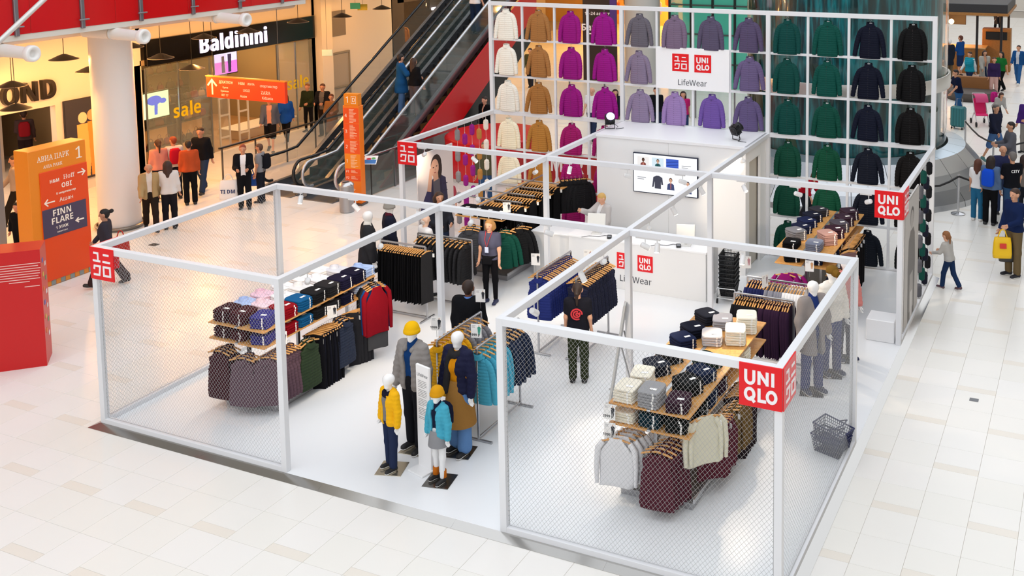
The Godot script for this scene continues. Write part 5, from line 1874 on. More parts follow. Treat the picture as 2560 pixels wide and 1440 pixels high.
func make_goods() -> void:
	rng.seed = 11
	var H := PI / 2
	# ---- gondola 1: shirts and knitwear, next to the side net
	gondola("long wooden gondola of folded shirts and knitwear behind the netted front corner", 1.12, 2.2, -1.02, -3.6, 1.32, 1.08)
	var w1 := "on the shirt gondola"
	var y := 1.322
	for s in [[1.3, -1.24, "burgundy sweater", "sweater", "3a141a", 5, 0.0], [1.62, -1.24, "wine sweater", "sweater", "451a20", 5, 0.0], [2.0, -1.24, "violet sweater", "sweater", "38357c", 5, 0.25], [2.02, -1.62, "crimson sweater", "sweater", "8a0f1c", 5, H], [2.02, -1.95, "petrol blue sweater", "sweater", "175a8c", 5, H], [2.02, -2.28, "black sweater", "sweater", "202022", 5, H], [2.02, -2.6, "charcoal sweater", "sweater", "2a292b", 5, H], [2.02, -2.92, "midnight sweater", "sweater", "1a1830", 5, H], [2.02, -3.24, "dark navy sweater", "sweater", "15142a", 5, H], [1.98, -3.52, "pale blue shirt", "shirt", "a9bfe6", 4, H]]:
		stack(w1 + ", upper shelf edge", s[2], s[3], s[4], s[5], Vector3(s[0], y, s[1]), s[6], "shirt" if s[3] == "shirt" else "plain")
	for s in [[1.32, -1.6, "blue checked shirt", "b3c6ec"], [1.32, -1.95, "pink shirt", "efc9d8"], [1.62, -1.64, "pale pink shirt", "f1d3dd"], [1.66, -2.02, "white shirt", "f1efef"], [1.36, -2.35, "plain white shirt", "f4f2f2"], [1.66, -2.42, "off-white shirt", "efecea"], [1.36, -2.75, "snow white shirt", "f5f4f4"], [1.66, -2.84, "soft white shirt", "ecebee"], [1.36, -3.18, "chalk white shirt", "f2f1f1"], [1.66, -3.3, "grey-white shirt", "d9d9e0"]]:
		stack(w1 + ", middle of the upper shelf", s[2], "shirt", s[3], 4, Vector3(s[0], y, s[1]), H * 0.9, "shirt")
	y = 1.082
	for s in [[1.3, -1.24, "burgundy sweater", "3a141a", 0.0], [1.62, -1.24, "wine sweater", "451a20", 0.0], [2.0, -1.24, "violet sweater", "38357c", 0.25], [2.02, -1.62, "crimson sweater", "8a0f1c", H], [2.02, -1.95, "petrol blue sweater", "175a8c", H], [2.02, -2.28, "black sweater", "202022", H], [2.02, -2.6, "charcoal sweater", "2a292b", H], [2.02, -2.92, "dark navy sweater", "15142a", H], [2.0, -3.4, "pale blue shirt", "a9bfe6", H]]:
		stack(w1 + ", lower shelf", s[2], "shirt" if s[2].ends_with("shirt") else "sweater", s[3], 4, Vector3(s[0], y, s[1]), s[4])
	row("vest", "knit_vest", "burgundy ribbed vest hanging at the end of the shirt gondola", "vest", "hanging vests at the gondola end", ["3c141c"], 4, Vector3(1.33, 0.98, -1.0), Vector3(0, 0, -0.07), 0.1)
	row("vest", "down_vest", "mauve down vest with a pouch hanging at the end of the shirt gondola", "vest", "hanging vests at the gondola end", ["5d4650"], 3, Vector3(1.8, 0.96, -0.98), Vector3(0, 0, -0.075), 0.25)
	row("vest", "down_vest", "mauve down vest in the side row of the shirt gondola", "vest", "hanging vests at the gondola side", ["5d4650"], 8, Vector3(2.12, 0.97, -1.12), Vector3(0.0, 0, -0.07), 0.5)
	row("vest", "down_vest", "olive green down vest with pouch, side of the shirt gondola", "vest", "hanging vests at the gondola side", ["2b3a26"], 2, Vector3(2.3, 0.96, -1.85), Vector3(-0.08, 0, 0), H)
	row("trousers", "trousers", "black trousers in the side row of the shirt gondola", "trousers", "hanging trousers at the gondola side", ["17171c", "1b1c26"], 9, Vector3(2.18, 0.98, -2.08), Vector3(0, 0, -0.055), 0.35)
	row("vest", "down_vest", "dark blue down vest with pouch, side of the shirt gondola", "vest", "hanging vests at the gondola side", ["252d40"], 3, Vector3(2.3, 0.98, -2.68), Vector3(-0.08, 0, 0), H)
	row("trousers", "trousers", "charcoal trousers, side of the shirt gondola by the sweaters", "trousers", "hanging trousers at the gondola side", ["2d2d31"], 5, Vector3(2.16, 1.0, -2.95), Vector3(0.02, 0, -0.06), 0.9)
	for s in [["black", "1a1a1c", 0.0], ["charcoal", "2c2c2e", 0.07], ["blue", "1b4a86", 0.14], ["crimson", "8e1220", 0.2]]:
		garment("sweater", "%s fine sweater hanging at the far end of the shirt gondola" % s[0], "sweater", "hanging sweaters at the gondola end", s[1], "knit", Vector3(2.22 + s[2], 1.33, -3.45 + s[2] * 0.6), H - 0.35, 1)
	row("short_trousers", "skirt", "grey pleated skirt hanging under the crimson sweater", "skirt", "hanging sweaters at the gondola end", ["4a4a4c"], 3, Vector3(2.28, 0.98, -3.42), Vector3(0.06, 0, 0.03), H - 0.3)
	# ---- gondola 2: in the netted bay at the other front corner
	gondola("long wooden gondola of folded jeans and knitwear in the netted bay by the navy baskets", 7.72, 8.8, -1.08, -4.25, 1.31, 1.05)
	var w2 := "on the jeans gondola"
	y = 1.312
	for s in [[7.9, -1.28, "cream sweater", "sweater", "eee7d6", 5, 0.0], [8.24, -1.26, "grey marl sweater", "sweater", "9a9a9c", 6, 0.0], [8.58, -1.28, "aubergine sweater", "sweater", "35202c", 4, 0.15], [7.92, -1.7, "ecru sweater", "sweater", "efe9d8", 5, 0.2], [7.94, -2.1, "navy jeans", "jeans", "1d222e", 4, 0.9], [7.96, -2.5, "dark jeans", "jeans", "24282c", 4, 0.9], [8.52, -1.72, "black jeans", "jeans", "17191a", 5, 1.1], [8.56, -2.12, "midnight blue jeans", "jeans", "18233c", 4, 1.1], [8.5, -2.52, "deep green jeans", "jeans", "20302a", 4, 1.1], [7.96, -3.0, "dark blue jeans", "jeans", "1c2440", 4, 0.9], [7.96, -3.4, "blue-black jeans", "jeans", "191c2a", 4, 0.9], [7.98, -3.95, "charcoal jeans", "jeans", "23252e", 4, 0.9], [8.3, -3.28, "pale grey sweatshirt", "sweatshirt", "c9c4c4", 4, 0.3], [8.6, -3.42, "cream sweatshirt", "sweatshirt", "efe8d6", 6, 0.3], [8.26, -3.85, "grey sweatshirt", "sweatshirt", "a5a3a8", 4, 0.3], [8.62, -3.86, "ivory sweatshirt", "sweatshirt", "f0e9d8", 7, 0.3]]:
		stack(w2 + ", upper shelf", s[2], s[3], s[4], s[5], Vector3(s[0], y, s[1]), s[6])
	y = 1.052
	for s in [[7.9, -1.28, "cream sweater", "sweater", "e6dfcc", 4, 0.0], [8.24, -1.28, "dark teal sweater", "sweater", "16303a", 5, 0.0], [8.58, -1.28, "black jeans", "jeans", "151817", 5, 0.1], [8.62, -1.66, "black jeans", "jeans", "151817", 5, H], [8.62, -2.0, "midnight blue jeans", "jeans", "18233c", 5, H], [8.62, -2.4, "aubergine sweater", "sweater", "2e1c28", 5, H], [8.62, -3.4, "ivory sweatshirt", "sweatshirt", "e8e0cc", 5, H]]:
		stack(w2 + ", lower shelf", s[2], s[3], s[4], s[5], Vector3(s[0], y, s[1]), s[6])
	row("sweater", "sweater", "white sweater hanging at the end of the jeans gondola", "sweater", "hanging tops at the jeans gondola end", ["e6e5e6"], 5, Vector3(7.86, 0.98, -1.0), Vector3(0.03, 0, -0.09), 0.2)
	row("vest", "down_vest", "burgundy down vest hanging at the end of the jeans gondola", "vest", "hanging tops at the jeans gondola end", ["4c1b28"], 5, Vector3(8.42, 0.94, -0.96), Vector3(0.02, 0, -0.09), 0.1)
	row("blouse", "blouse", "cream lace blouse on a front arm of the jeans gondola", "blouse", "hanging tops at the jeans gondola end", ["dcd8c2"], 2, Vector3(8.9, 1.28, -1.45), Vector3(-0.05, 0, 0.05), 0.9)
	row("skirt", "skirt", "burgundy skirt in the side row of the jeans gondola", "skirt", "hanging clothes at the jeans gondola side", ["55222e"], 6, Vector3(8.86, 0.99, -1.75), Vector3(0, 0, -0.07), 0.8)
	row("sweater", "jacket", "olive brown jacket in the side row of the jeans gondola", "jacket", "hanging clothes at the jeans gondola side", ["6b5330"], 4, Vector3(8.9, 1.0, -2.2), Vector3(0, 0, -0.09), 0.9)
	row("trousers", "trousers", "dark trousers in the side row of the jeans gondola", "trousers", "hanging clothes at the jeans gondola side", ["2a2024"], 8, Vector3(8.84, 0.99, -2.65), Vector3(0, 0, -0.07), 0.6)
	# ---- gondola 3: black trousers, back of the stand
	gondola("gondola of black trousers and down jackets in front of the tan and magenta jackets", 1.45, 2.55, -7.1, -9.9, 1.3, 0.0)
	for k in 4:
		var z := -7.75 - k * 0.52
		solo("rail_bar", box_mesh(Vector3(1.25, 0.028, 0.028), 0.005), steel(), "steel cross rail of the trousers gondola, %s from its jacket end" % ["first", "second", "third", "fourth"][k], "rail", Vector3(2.0, 1.5, z), 0.0, "cross rails of the trousers gondola")
		row("trousers", "trousers", "black trousers on the %s cross rail of the trousers gondola" % ["first", "second", "third", "fourth"][k], "trousers", "black trousers on the cross rails", ["111113", "17171a"], 13, Vector3(2.58, 1.5, z), Vector3(-0.07, 0, 0), H)
	solo("rail_bar", box_mesh(Vector3(0.03, 0.03, 2.7), 0.005), steel(), "long steel top rail along the trousers gondola", "rail", Vector3(2.0, 1.53, -8.5))
	for k in 4:
		stack("on the near shelf of the trousers gondola", "black trousers", "trousers", "121214", 4, Vector3(1.62 + 0.27 * k, 1.302, -7.3), 0.0)
	row("puffer", "down_jacket", "grey down jacket hung at the end of the trousers gondola", "jacket", "down jackets at the trousers gondola end", ["3a3c42"], 3, Vector3(2.0, 1.24, -6.75), Vector3(-0.05, 0, -0.13), 0.5)
	row("puffer", "down_jacket", "green down jacket hung at the end of the trousers gondola", "jacket", "down jackets at the trousers gondola end", ["0c4a3c"], 2, Vector3(2.62, 1.2, -6.95), Vector3(0.02, 0, -0.13), 0.5)
	row("puffer", "down_jacket", "black down jacket hung at the end of the trousers gondola", "jacket", "down jackets at the trousers gondola end", ["151517"], 2, Vector3(2.8, 1.2, -7.3), Vector3(0.0, 0, -0.13), 0.7)
	row("puffer", "down_jacket", "black leather-look jacket hung at the far end of the trousers rails", "jacket", "black jackets by the magenta column", ["19191c"], 6, Vector3(2.45, 1.5, -9.85), Vector3(0.07, 0, -0.06), 0.9)
	# ---- gondola 4: in front of the green jackets
	gondola("wooden gondola of folded knitwear in front of the green jackets", 7.95, 9.0, -7.55, -10.25, 1.3, 1.05)
	var w4 := "on the knitwear gondola"
	y = 1.302
	for s in [[8.2, -7.8, "black sweater", "141416", 3, 0.0], [8.62, -7.8, "grey blue sweater", "7a7f90", 4, 0.0], [8.15, -8.25, "grey striped sweater", "77777c", 5, 0.9], [8.15, -8.65, "dark navy sweater", "1a1f38", 4, 0.9], [8.15, -9.05, "navy sweater", "1c2344", 4, 0.9], [8.15, -9.45, "ink sweater", "1d2030", 4, 0.9], [8.18, -9.85, "charcoal sweater", "35353c", 4, 0.9], [8.75, -8.2, "dusty rose sweater", "a8847c", 6, 0.7], [8.78, -8.62, "plum sweater", "35202c", 5, 0.7], [8.78, -9.02, "slate sweater", "4a4650", 5, 0.7], [8.78, -9.42, "aubergine sweater", "3a2a36", 5, 0.7], [8.78, -9.85, "dark plum sweater", "3c2c38", 5, 0.7]]:
		stack(w4 + ", upper shelf", s[2], "sweater", s[3], s[4], Vector3(s[0], y, s[1]), s[5])
	for s in [[8.2, -7.8, "black striped sweater", "17171a"], [8.62, -7.8, "navy sweater", "1d2238"], [8.8, -8.3, "navy sweater", "1d2238"], [8.8, -8.8, "plum sweater", "35202c"]]:
		stack(w4 + ", lower shelf", s[2], "sweater", s[3], 4, Vector3(s[0], 1.052, s[1]), 0.3)
	row("sweater", "jacket", "magenta jacket hung at the end of the knitwear gondola", "jacket", "jackets at the knitwear gondola", ["8c1a6a"], 2, Vector3(8.2, 1.0, -7.4), Vector3(0.1, 0, -0.08), 0.1)
	row("trousers", "trousers", "black trousers along the side of the knitwear gondola", "trousers", "hanging clothes at the knitwear gondola", ["141416", "1a1618"], 12, Vector3(9.08, 1.28, -8.4), Vector3(0, 0, -0.08), 0.8)
	row("trousers", "trousers", "mauve trousers at the near corner of the knitwear gondola", "trousers", "hanging clothes at the knitwear gondola", ["8a6a68"], 2, Vector3(9.14, 1.28, -8.2), Vector3(0, 0, -0.07), 0.8)
	row("puffer", "down_jacket", "navy down jacket at the near corner of the knitwear gondola", "jacket", "jackets at the knitwear gondola", ["161c34"], 2, Vector3(9.02, 1.02, -7.75), Vector3(0.0, 0, -0.14), 0.7)
	# ---- rack of black trousers and the dark down jackets behind it
	rack("steel rack of black trousers near the back mannequins", Vector3(1.2, 0, -5.05), -H, 0.98, 1.36)
	row("trousers", "trousers", "black trousers packed on the steel rack near the back mannequins", "trousers", "trousers on the steel rack", ["111114", "151519"], 19, Vector3(1.24, 1.36, -5.05), Vector3(0.049, 0, 0), H)
	row("trousers", "trousers", "charcoal trousers at the outer end of the black trousers rack", "trousers", "trousers on the steel rack", ["2a2a2c"], 1, Vector3(2.2, 1.36, -5.05), Vector3(0.05, 0, 0), H)
	rack("steel rack of black down jackets behind the black trousers rack", Vector3(1.45, 0, -5.85), -H, 1.2, 1.3)
	row("puffer", "down_jacket", "black down jacket on the steel rack behind the black trousers", "jacket", "black down jackets on the rack", ["1d1d20", "232327"], 11, Vector3(1.5, 1.3, -5.85), Vector3(0.1, 0, 0), H)
	# ---- rack of yellow, grey, turquoise and navy jackets in the middle
	rack("double steel rack of yellow, grey, turquoise and navy jackets behind the mannequins", Vector3(4.73, 0, -1.72), 0.0, 1.15, 1.35, true, 0.66)
	row("puffer", "down_jacket", "yellow down jacket on the double rack behind the mannequins", "jacket", "bright jackets on the double rack", ["e8ab18"], 6, Vector3(4.73, 1.35, -1.76), Vector3(0, 0, -0.1), 0.0)
	row("puffer", "down_jacket", "light grey down jacket on the double rack behind the mannequins", "jacket", "bright jackets on the double rack", ["8d8a8e"], 5, Vector3(4.73, 1.35, -2.38), Vector3(0, 0, -0.1), 0.0)
	row("puffer", "down_jacket", "turquoise down jacket on the double rack behind the mannequins", "jacket", "bright jackets on the double rack", ["4aa6c0"], 6, Vector3(5.39, 1.35, -1.76), Vector3(0, 0, -0.1), 0.0)
	row("puffer", "down_jacket", "navy down jacket on the double rack behind the mannequins", "jacket", "bright jackets on the double rack", ["1c2740"], 5, Vector3(5.39, 1.35, -2.4), Vector3(0, 0, -0.1), 0.0)
	# ---- vests
	rack("double steel rack of navy down vests beside the mirror", Vector3(4.77, 0, -4.55), 0.0, 1.2, 1.4, true, 0.72)
	row("vest", "down_vest", "royal blue down vest on the vest rack beside the mirror", "vest", "vests on the double vest rack", ["232f72"], 16, Vector3(4.77, 1.4, -4.6), Vector3(0, 0, -0.07), 0.0)
	row("vest", "down_vest", "dark navy down vest on the vest rack beside the mirror", "vest", "vests on the double vest rack", ["1d2036", "191c30"], 16, Vector3(5.49, 1.4, -4.6), Vector3(0, 0, -0.07), 0.0)
	# ---- knitwear rack at the right
	rack("steel rack of black and plum knit dresses by the scarfed mannequin", Vector3(8.06, 0, -4.98), -H, 0.95, 1.4)
	row("knit", "knit_dress", "black knit dress on the steel rack by the scarfed mannequin", "dress", "knit dresses on the steel rack", ["16161a"], 10, Vector3(8.1, 1.4, -4.98), Vector3(0.042, 0, 0), H)
	row("knit", "knit_dress", "plum knit dress on the steel rack by the scarfed mannequin", "dress", "knit dresses on the steel rack", ["2d1b30"], 11, Vector3(8.53, 1.4, -4.98), Vector3(0.042, 0, 0), H)
	rack("steel rack of navy, grey and white blouses behind the knit dresses", Vector3(8.02, 0, -5.75), -H, 1.05, 1.4)
	row("blouse", "blouse", "navy blouse on the steel rack behind the knit dresses", "blouse", "blouses on the steel rack", ["20254e"], 7, Vector3(8.06, 1.4, -5.75), Vector3(0.048, 0, 0), H)
	row("blouse", "blouse", "grey blouse on the steel rack behind the knit dresses", "blouse", "blouses on the steel rack", ["8c8c96"], 6, Vector3(8.4, 1.4, -5.75), Vector3(0.048, 0, 0), H)
	row("blouse", "blouse", "white blouse on the steel rack behind the knit dresses", "blouse", "blouses on the steel rack", ["ecebec"], 7, Vector3(8.7, 1.4, -5.75), Vector3(0.048, 0, 0), H)
	# ---- price cards
	price_card(Vector3(2.2, 1.1, -1.38), 0.6, "price card clipped to the corner of the shirt gondola", "", "3c2028")
	price_card(Vector3(2.24, 1.12, -2.45), 0.9, "price card clipped to the side of the shirt gondola", "", "22242c")
	price_card(Vector3(7.75, 1.2, -1.05), 0.1, "upper 2999 price card at the cream corner of the jeans gondola", "2999 p", "2a2c34")
	price_card(Vector3(7.75, 0.96, -1.05), 0.1, "lower 1999 price card at the cream corner of the jeans gondola", "1999 p", "2a2c34")
	price_card(Vector3(4.73, 1.6, -1.72), 0.3, "1999 price card with a dark jacket above the yellow jackets", "1999 p", "2c2e36")
	price_card(Vector3(5.39, 1.6, -1.72), 0.3, "1999 price card with a green jacket above the turquoise jackets", "1999 p", "3f9a84")
	price_card(Vector3(4.73, 1.6, -2.87), 0.3, "price card with a dark shirt above the grey jackets", "", "2c2e36")
	price_card(Vector3(4.77, 1.65, -4.5), 0.3, "price card with a dark shirt above the royal blue vests", "", "2c2e36")
	price_card(Vector3(5.49, 1.65, -5.0), 0.3, "price card above the dark navy vests", "", "8a2c34")
	price_card(Vector3(2.72, 1.62, -7.0), 0.4, "price card with a shirt at the end of the trousers gondola", "", "2c2e36")
	price_card(Vector3(8.02, 1.65, -5.7), 0.4, "price card standing above the navy blouses", "", "c08a90")
	price_card(Vector3(8.55, 1.65, -5.0), 1.2, "price card standing above the plum dresses", "", "9a8a90")
	price_card(Vector3(8.62, 1.1, -7.45), 0.2, "price card at the near end of the knitwear gondola", "", "d09a6a")

func plate(at: Vector3, turn: float, dark: bool, label: String) -> void:
	solo("base_plate", box_mesh(Vector3(0.36, 0.008, 0.36), 0.002, Vector3(0, 0.004, 0)), mt("6f6c68" if dark else "c9c0ae", 0.25, 0.9), label, "base plate", at, turn, "mannequin base plates")
func make_mannequins() -> void:
	var d := {"doll": true, "hair": ["none", ""], "fine": true}
	var o := func(e: Dictionary) -> Dictionary:
		var q := d.duplicate()
		q.merge(e, true)
		return q
	var p := gp(980, 1172)
	plate(p, 0.3, false, "polished steel base plate under the yellow-jacketed child mannequin")
	figure("mannequin", "white child mannequin in a yellow down jacket, navy neck warmer and dark jeans", "mannequin", p + Vector3(0, 0.008, 0), -0.35, o.call({"pose": "kid", "h": 1.33, "tops": [["tee", "7e7e82"], ["open_puffer", "eeb111"]], "low": ["trousers", "26304c"], "scarf": "1b1c2c", "shoes": "1b1b1d"}), "mannequins at the stand entrance")
	p = gp(1100, 1202)
	plate(p, 0.2, true, "steel base plate under the turquoise-jacketed child mannequin")
	figure("mannequin", "white child mannequin in a turquoise down jacket, mustard beanie and grey skirt", "mannequin", p + Vector3(0, 0.008, 0), -0.2, o.call({"pose": "kid", "h": 1.27, "tops": [["neck", "1d2338"], ["open_puffer", "45a3bc"]], "lows": [["leggings", "efefef"], ["mini", "8d8d90"]], "hat": ["beanie", "d99a1c"], "shoes": "1b1b1d"}), "mannequins at the stand entrance")
	var kid: Node3D = get_child(get_child_count() - 1)
	backpack(kid, "161a30", 0.7)
	for s in [-1.0, 1.0]:
		var sk := MB.new()
		sk.tube([Vector3(0.07 * s, 0.07, 0.0), Vector3(0.07 * s, 0.17, 0.0)], [0.042, 0.04], 12)
		part(kid, "sock", sk.mesh(), cloth("c06a1c"))
	# grey dress under the turquoise jacket and its rucksack
	p = gp(1152, 1130)
	plate(p, 0.2, true, "steel base plate under the scarfed woman mannequin with the skirt")
	figure("mannequin", "white mannequin in a navy down jacket, striped scarf, mustard top and tan skirt", "mannequin", p + Vector3(0, 0.008, 0), -0.15, o.call({"pose": "doll", "h": 1.74, "fem": 1.0, "tops": [["sweater", "dd8f12"], ["open_puffer", "1a1c38"]], "lows": [["wide", "5f86b8"], ["skirt", "9a6f38"]], "scarf": "2b2a2c", "scarf_long": true, "shoes": "1b1b1d"}), "mannequins at the stand entrance")
	p = gp(1040, 1122)
	plate(p, 0.1, false, "polished steel base plate behind the narrow text panel")
	figure("mannequin", "white mannequin in a grey down jacket, blue turtleneck and yellow beanie", "mannequin", p + Vector3(0, 0.008, 0), -0.1, o.call({"pose": "doll", "h": 1.8, "tops": [["neck", "153a6e"], ["open_puffer", "8b8683"]], "low": ["trousers", "1c1d22"], "hat": ["beanie", "efb815"], "shoes": "1b1b1d"}), "mannequins at the stand entrance")
	p = Vector3(9.3, 0, -5.0)
	plate(p, 0.2, true, "dark base plate under the mannequin in the grey striped shawl")
	figure("mannequin", "bald white mannequin in a grey striped shawl and blue jeans by the net", "mannequin", p + Vector3(0, 0.008, 0), 0.9, o.call({"pose": "doll", "h": 1.78, "fem": 1.0, "tops": [["neck", "2a3c78"], ["coat", "8f8784"]], "low": ["trousers", "27356e"], "shoes": "20284a"}), "mannequins by the side net")
	p = Vector3(9.42, 0, -5.72)
	plate(p, 0.2, true, "dark base plate under the mannequin with the olive cap")
	figure("mannequin", "white mannequin in a cream down jacket and olive cap by the net", "mannequin", p + Vector3(0, 0.008, 0), 0.9, o.call({"pose": "doll", "h": 1.76, "fem": 1.0, "tops": [["puffer", "efe9df"]], "low": ["trousers", "27356e"], "hat": ["cap", "7a5a24"], "shoes": "20284a"}), "mannequins by the side net")
	p = Vector3(9.5, 0, -6.35)
	plate(p, 0.2, true, "dark base plate under the mannequin in the pink jacket")
	figure("mannequin", "white mannequin in a salmon pink down jacket by the net", "mannequin", p + Vector3(0, 0.008, 0), 0.9, o.call({"pose": "doll", "h": 1.72, "fem": 1.0, "tops": [["puffer", "d0827c"]], "low": ["trousers", "2a2c48"], "shoes": "20284a"}), "mannequins by the side net")
	p = Vector3(0.78, 0, -5.2)
	plate(p, 0.2, true, "dark base plate under the back mannequin in the charcoal coat")
	figure("mannequin", "bald white mannequin in a charcoal coat and white polo neck beside the trousers rack", "mannequin", p + Vector3(0, 0.008, 0), 2.3, o.call({"pose": "doll", "h": 1.84, "tops": [["neck", "e8e4de"], ["coat", "2c2c30"]], "low": ["trousers", "1a1a1e"]}), "mannequins by the trousers rack")
	p = Vector3(0.68, 0, -5.98)
	plate(p, 0.2, true, "dark base plate under the back mannequin in the grey beanie")
	figure("mannequin", "white mannequin in a navy coat and grey knitted beanie beside the trousers rack", "mannequin", p + Vector3(0, 0.008, 0), 2.3, o.call({"pose": "doll", "h": 1.78, "tops": [["neck", "5a2030"], ["coat", "1e2030"]], "low": ["trousers", "1a1a1e"], "hat": ["beanie", "9a9690"]}), "mannequins by the trousers rack")

# ---------------------------------------------------------------- the mall around the stand
func escalator(label: String, xa: float, xb: float, z0: float, rail_hex: String) -> void:
	var t := thing("escalator", label, "escalator", Vector3(0, MF, z0))
	var rise := 5.05
	var run := rise / tan(deg_to_rad(30.0))
	var st := mt("8f9297", 0.25, 0.9)
	var dark := mt("17181a", 0.5)
	for s in 26:
		var zz := -0.2 - s * 0.345
		part(t, "step", box_mesh(Vector3(xb - xa - 0.16, 0.2, 0.37), 0.006, Vector3((xa + xb) / 2, s * 0.2 - 0.02, zz)), dark)
	part(t, "landing_plate", box_mesh(Vector3(xb - xa, 0.02, 1.5), 0.003, Vector3((xa + xb) / 2, 0.01, 0.75)), mt("7d7f84", 0.35, 0.9))
	for x in [xa, xb]:
		# skirt deck along the steps
		var d := MB.new()
		d.xf = Transform3D(Basis(Vector3.UP, -PI / 2), Vector3(x + 0.06, 0, 0))
		d.prism([Vector2(1.3, 0.0), Vector2(1.3, 0.18), Vector2(0.1, 0.2), Vector2(-run, rise + 0.2), Vector2(-run, rise - 0.12), Vector2(0.1, -0.0)], 0.12)
		part(t, "deck", d.mesh(), st)
		# glass balustrade in panels
		var n := 7
		for k in n:
			var a := lerpf(0.0, -run, k / float(n))
			var c := lerpf(0.0, -run, (k + 1) / float(n))
			var ya := -a * tan(deg_to_rad(30.0))
			var yc := -c * tan(deg_to_rad(30.0))
			var g := MB.new()
			g.xf = Transform3D(Basis(Vector3.UP, -PI / 2), Vector3(x + 0.006, 0, 0))
			g.prism([Vector2(a - 0.005, ya + 0.2), Vector2(a - 0.005, ya + 0.9), Vector2(c + 0.005, yc + 0.9), Vector2(c + 0.005, yc + 0.2)], 0.012)
			part(t, "glass_panel", g.mesh(), glass("5f7674", 0.14))
		var g0 := MB.new()
		g0.xf = Transform3D(Basis(Vector3.UP, -PI / 2), Vector3(x + 0.006, 0, 0))
		g0.prism([Vector2(1.15, 0.2), Vector2(1.3, 0.5), Vector2(1.15, 0.85), Vector2(0.4, 0.9), Vector2(0, 0.9), Vector2(0, 0.2)], 0.012)
		part(t, "glass_panel", g0.mesh(), glass("5f7674", 0.14))
		var p := []
		for k in 9:
			var a := deg_to_rad(lerpf(-100, 90, k / 8.0))
			p.append(Vector3(x, 0.58 + 0.34 * sin(a), 1.05 + 0.32 * cos(a)))
		p.append(Vector3(x, 0.92, 0.5))
		p.append(Vector3(x, 0.95, 0.0))
		p.append(Vector3(x, 0.95 + rise * 0.5, -run * 0.5))
		p.append(Vector3(x, 0.95 + rise, -run))
		p.append(Vector3(x, 0.95 + rise, -run - 1.0))
		var h := MB.new()
		h.tube(p, 0.042, 8)
		part(t, "handrail", h.mesh(), mt(rail_hex, 0.3, 0.0 if rail_hex < "8" else 0.8))
func make_escalators() -> void:
	var z0 := -12.0
	escalator("empty escalator with black handrails rising between the shops and the second escalator", -7.0, -5.92, z0, "16171a")
	escalator("escalator with a steel handrail carrying a couple up beside the red panelling", -5.62, -4.55, z0, "c9ccd0")
	var rise := 5.05
	var run := rise / tan(deg_to_rad(30.0))
	var c := MB.new()
	c.xf = Transform3D(Basis(Vector3.UP, -PI / 2), Vector3(-4.28, MF, z0))
	c.prism([Vector2(-0.1, 0.02), Vector2(-run, rise - 0.02), Vector2(-run, rise - 1.1), Vector2(-2.3, 0.02)], 0.06)
	var cl := thing("escalator_cladding", "glossy red panelling with a black soffit under the escalator", "panelling")
	part(cl, "red_panel", c.mesh(), mt("c20a16", 0.3))
	var k := MB.new()
	k.xf = Transform3D(Basis(Vector3.UP, -PI / 2), Vector3(-4.34, MF, z0))
	k.prism([Vector2(-2.3, 0.02), Vector2(-run, rise - 1.1), Vector2(-run, rise - 1.9), Vector2(-3.9, 0.02)], 2.7)
	part(cl, "soffit", k.mesh(), mt("1a191b", 0.5))
	# glass barrier and dark panel at the foot of the stairs
	var b := thing("glass_barrier", "dark glass barrier with a steel top rail at the foot of the escalator", "barrier", Vector3(-4.1, MF, -11.2))
	for s in 3:
		part(b, "pane", box_mesh(Vector3(0.012, 0.95, 1.28), 0.002, Vector3(0, 0.5, -0.65 - s * 1.3)), glass("5d6c66", 0.55))
		part(b, "post", box_mesh(Vector3(0.05, 1.05, 0.05), 0.004, Vector3(0, 0.525, -s * 1.3)), mt("8a8c90", 0.3, 0.9))
	part(b, "rail", box_mesh(Vector3(0.06, 0.04, 4.0), 0.008, Vector3(0, 1.06, -1.95)), mt("9a9ca0", 0.25, 0.9))
	b = thing("glass_barrier", "low glass barrier with a black rail beside the handbag shop", "barrier", Vector3(-8.75, MF, -11.0))
	for s in 4:
		part(b, "pane", box_mesh(Vector3(0.012, 0.8, 1.2), 0.002, Vector3(0, 0.45, -0.62 - s * 1.25)), glass("c9d6d0", 0.15))
		part(b, "post", box_mesh(Vector3(0.04, 0.95, 0.04), 0.004, Vector3(0, 0.475, -s * 1.25)), mt("6a6a6a", 0.3, 0.9))
	part(b, "rail", box_mesh(Vector3(0.07, 0.05, 5.2), 0.01, Vector3(0, 0.97, -2.5)), mt("1b1a19", 0.35))
	var p := gp(868, 533, MF)
	b = thing("litter_bin", "round brushed steel litter bin beside the orange directory pylon", "bin", p + Vector3(-0.1, 0, -0.12))
	var m := MB.new()
	m.lathe([[0.17, 0.0], [0.18, 0.02], [0.18, 0.68], [0.165, 0.7]], 20)
	part(b, "barrel", m.mesh(), mt("a9a9ac", 0.3, 0.9))
	m = MB.new()
	m.lathe([[0.185, 0.66], [0.19, 0.7], [0.12, 0.76], [0.1, 0.74]], 20, Vector3.ZERO, false)
	part(b, "lid", m.mesh(), mt("c4c4c6", 0.25, 0.9))
	b = thing("leaflet_stand", "black leaflet stand with a colourful sheet beside the directory pylon", "stand", gp(930, 500, MF))
	m = MB.new()
	m.tube([Vector3(0, 0.0, 0), Vector3(0, 1.0, 0)], 0.015, 6)
	part(b, "pole", m.mesh(), mt("151515", 0.4))
	part(b, "foot", box_mesh(Vector3(0.26, 0.015, 0.26), 0.004, Vector3(0, 0.008, 0)), mt("151515", 0.4))
	var i := im(64, 64, "eef2f6")
	i.fill_rect(Rect2i(4, 30, 56, 30), Color("3a78c0")); ell(i, 22, 24, 12, 8, "c03a48"); ell(i, 44, 20, 10, 8, "5ab06a")
	part(b, "leaflet", sheet(0.34, 0.3, 0.01), picture(i), tf(Vector3(0, 1.05, 0), 0.4, -1.0))
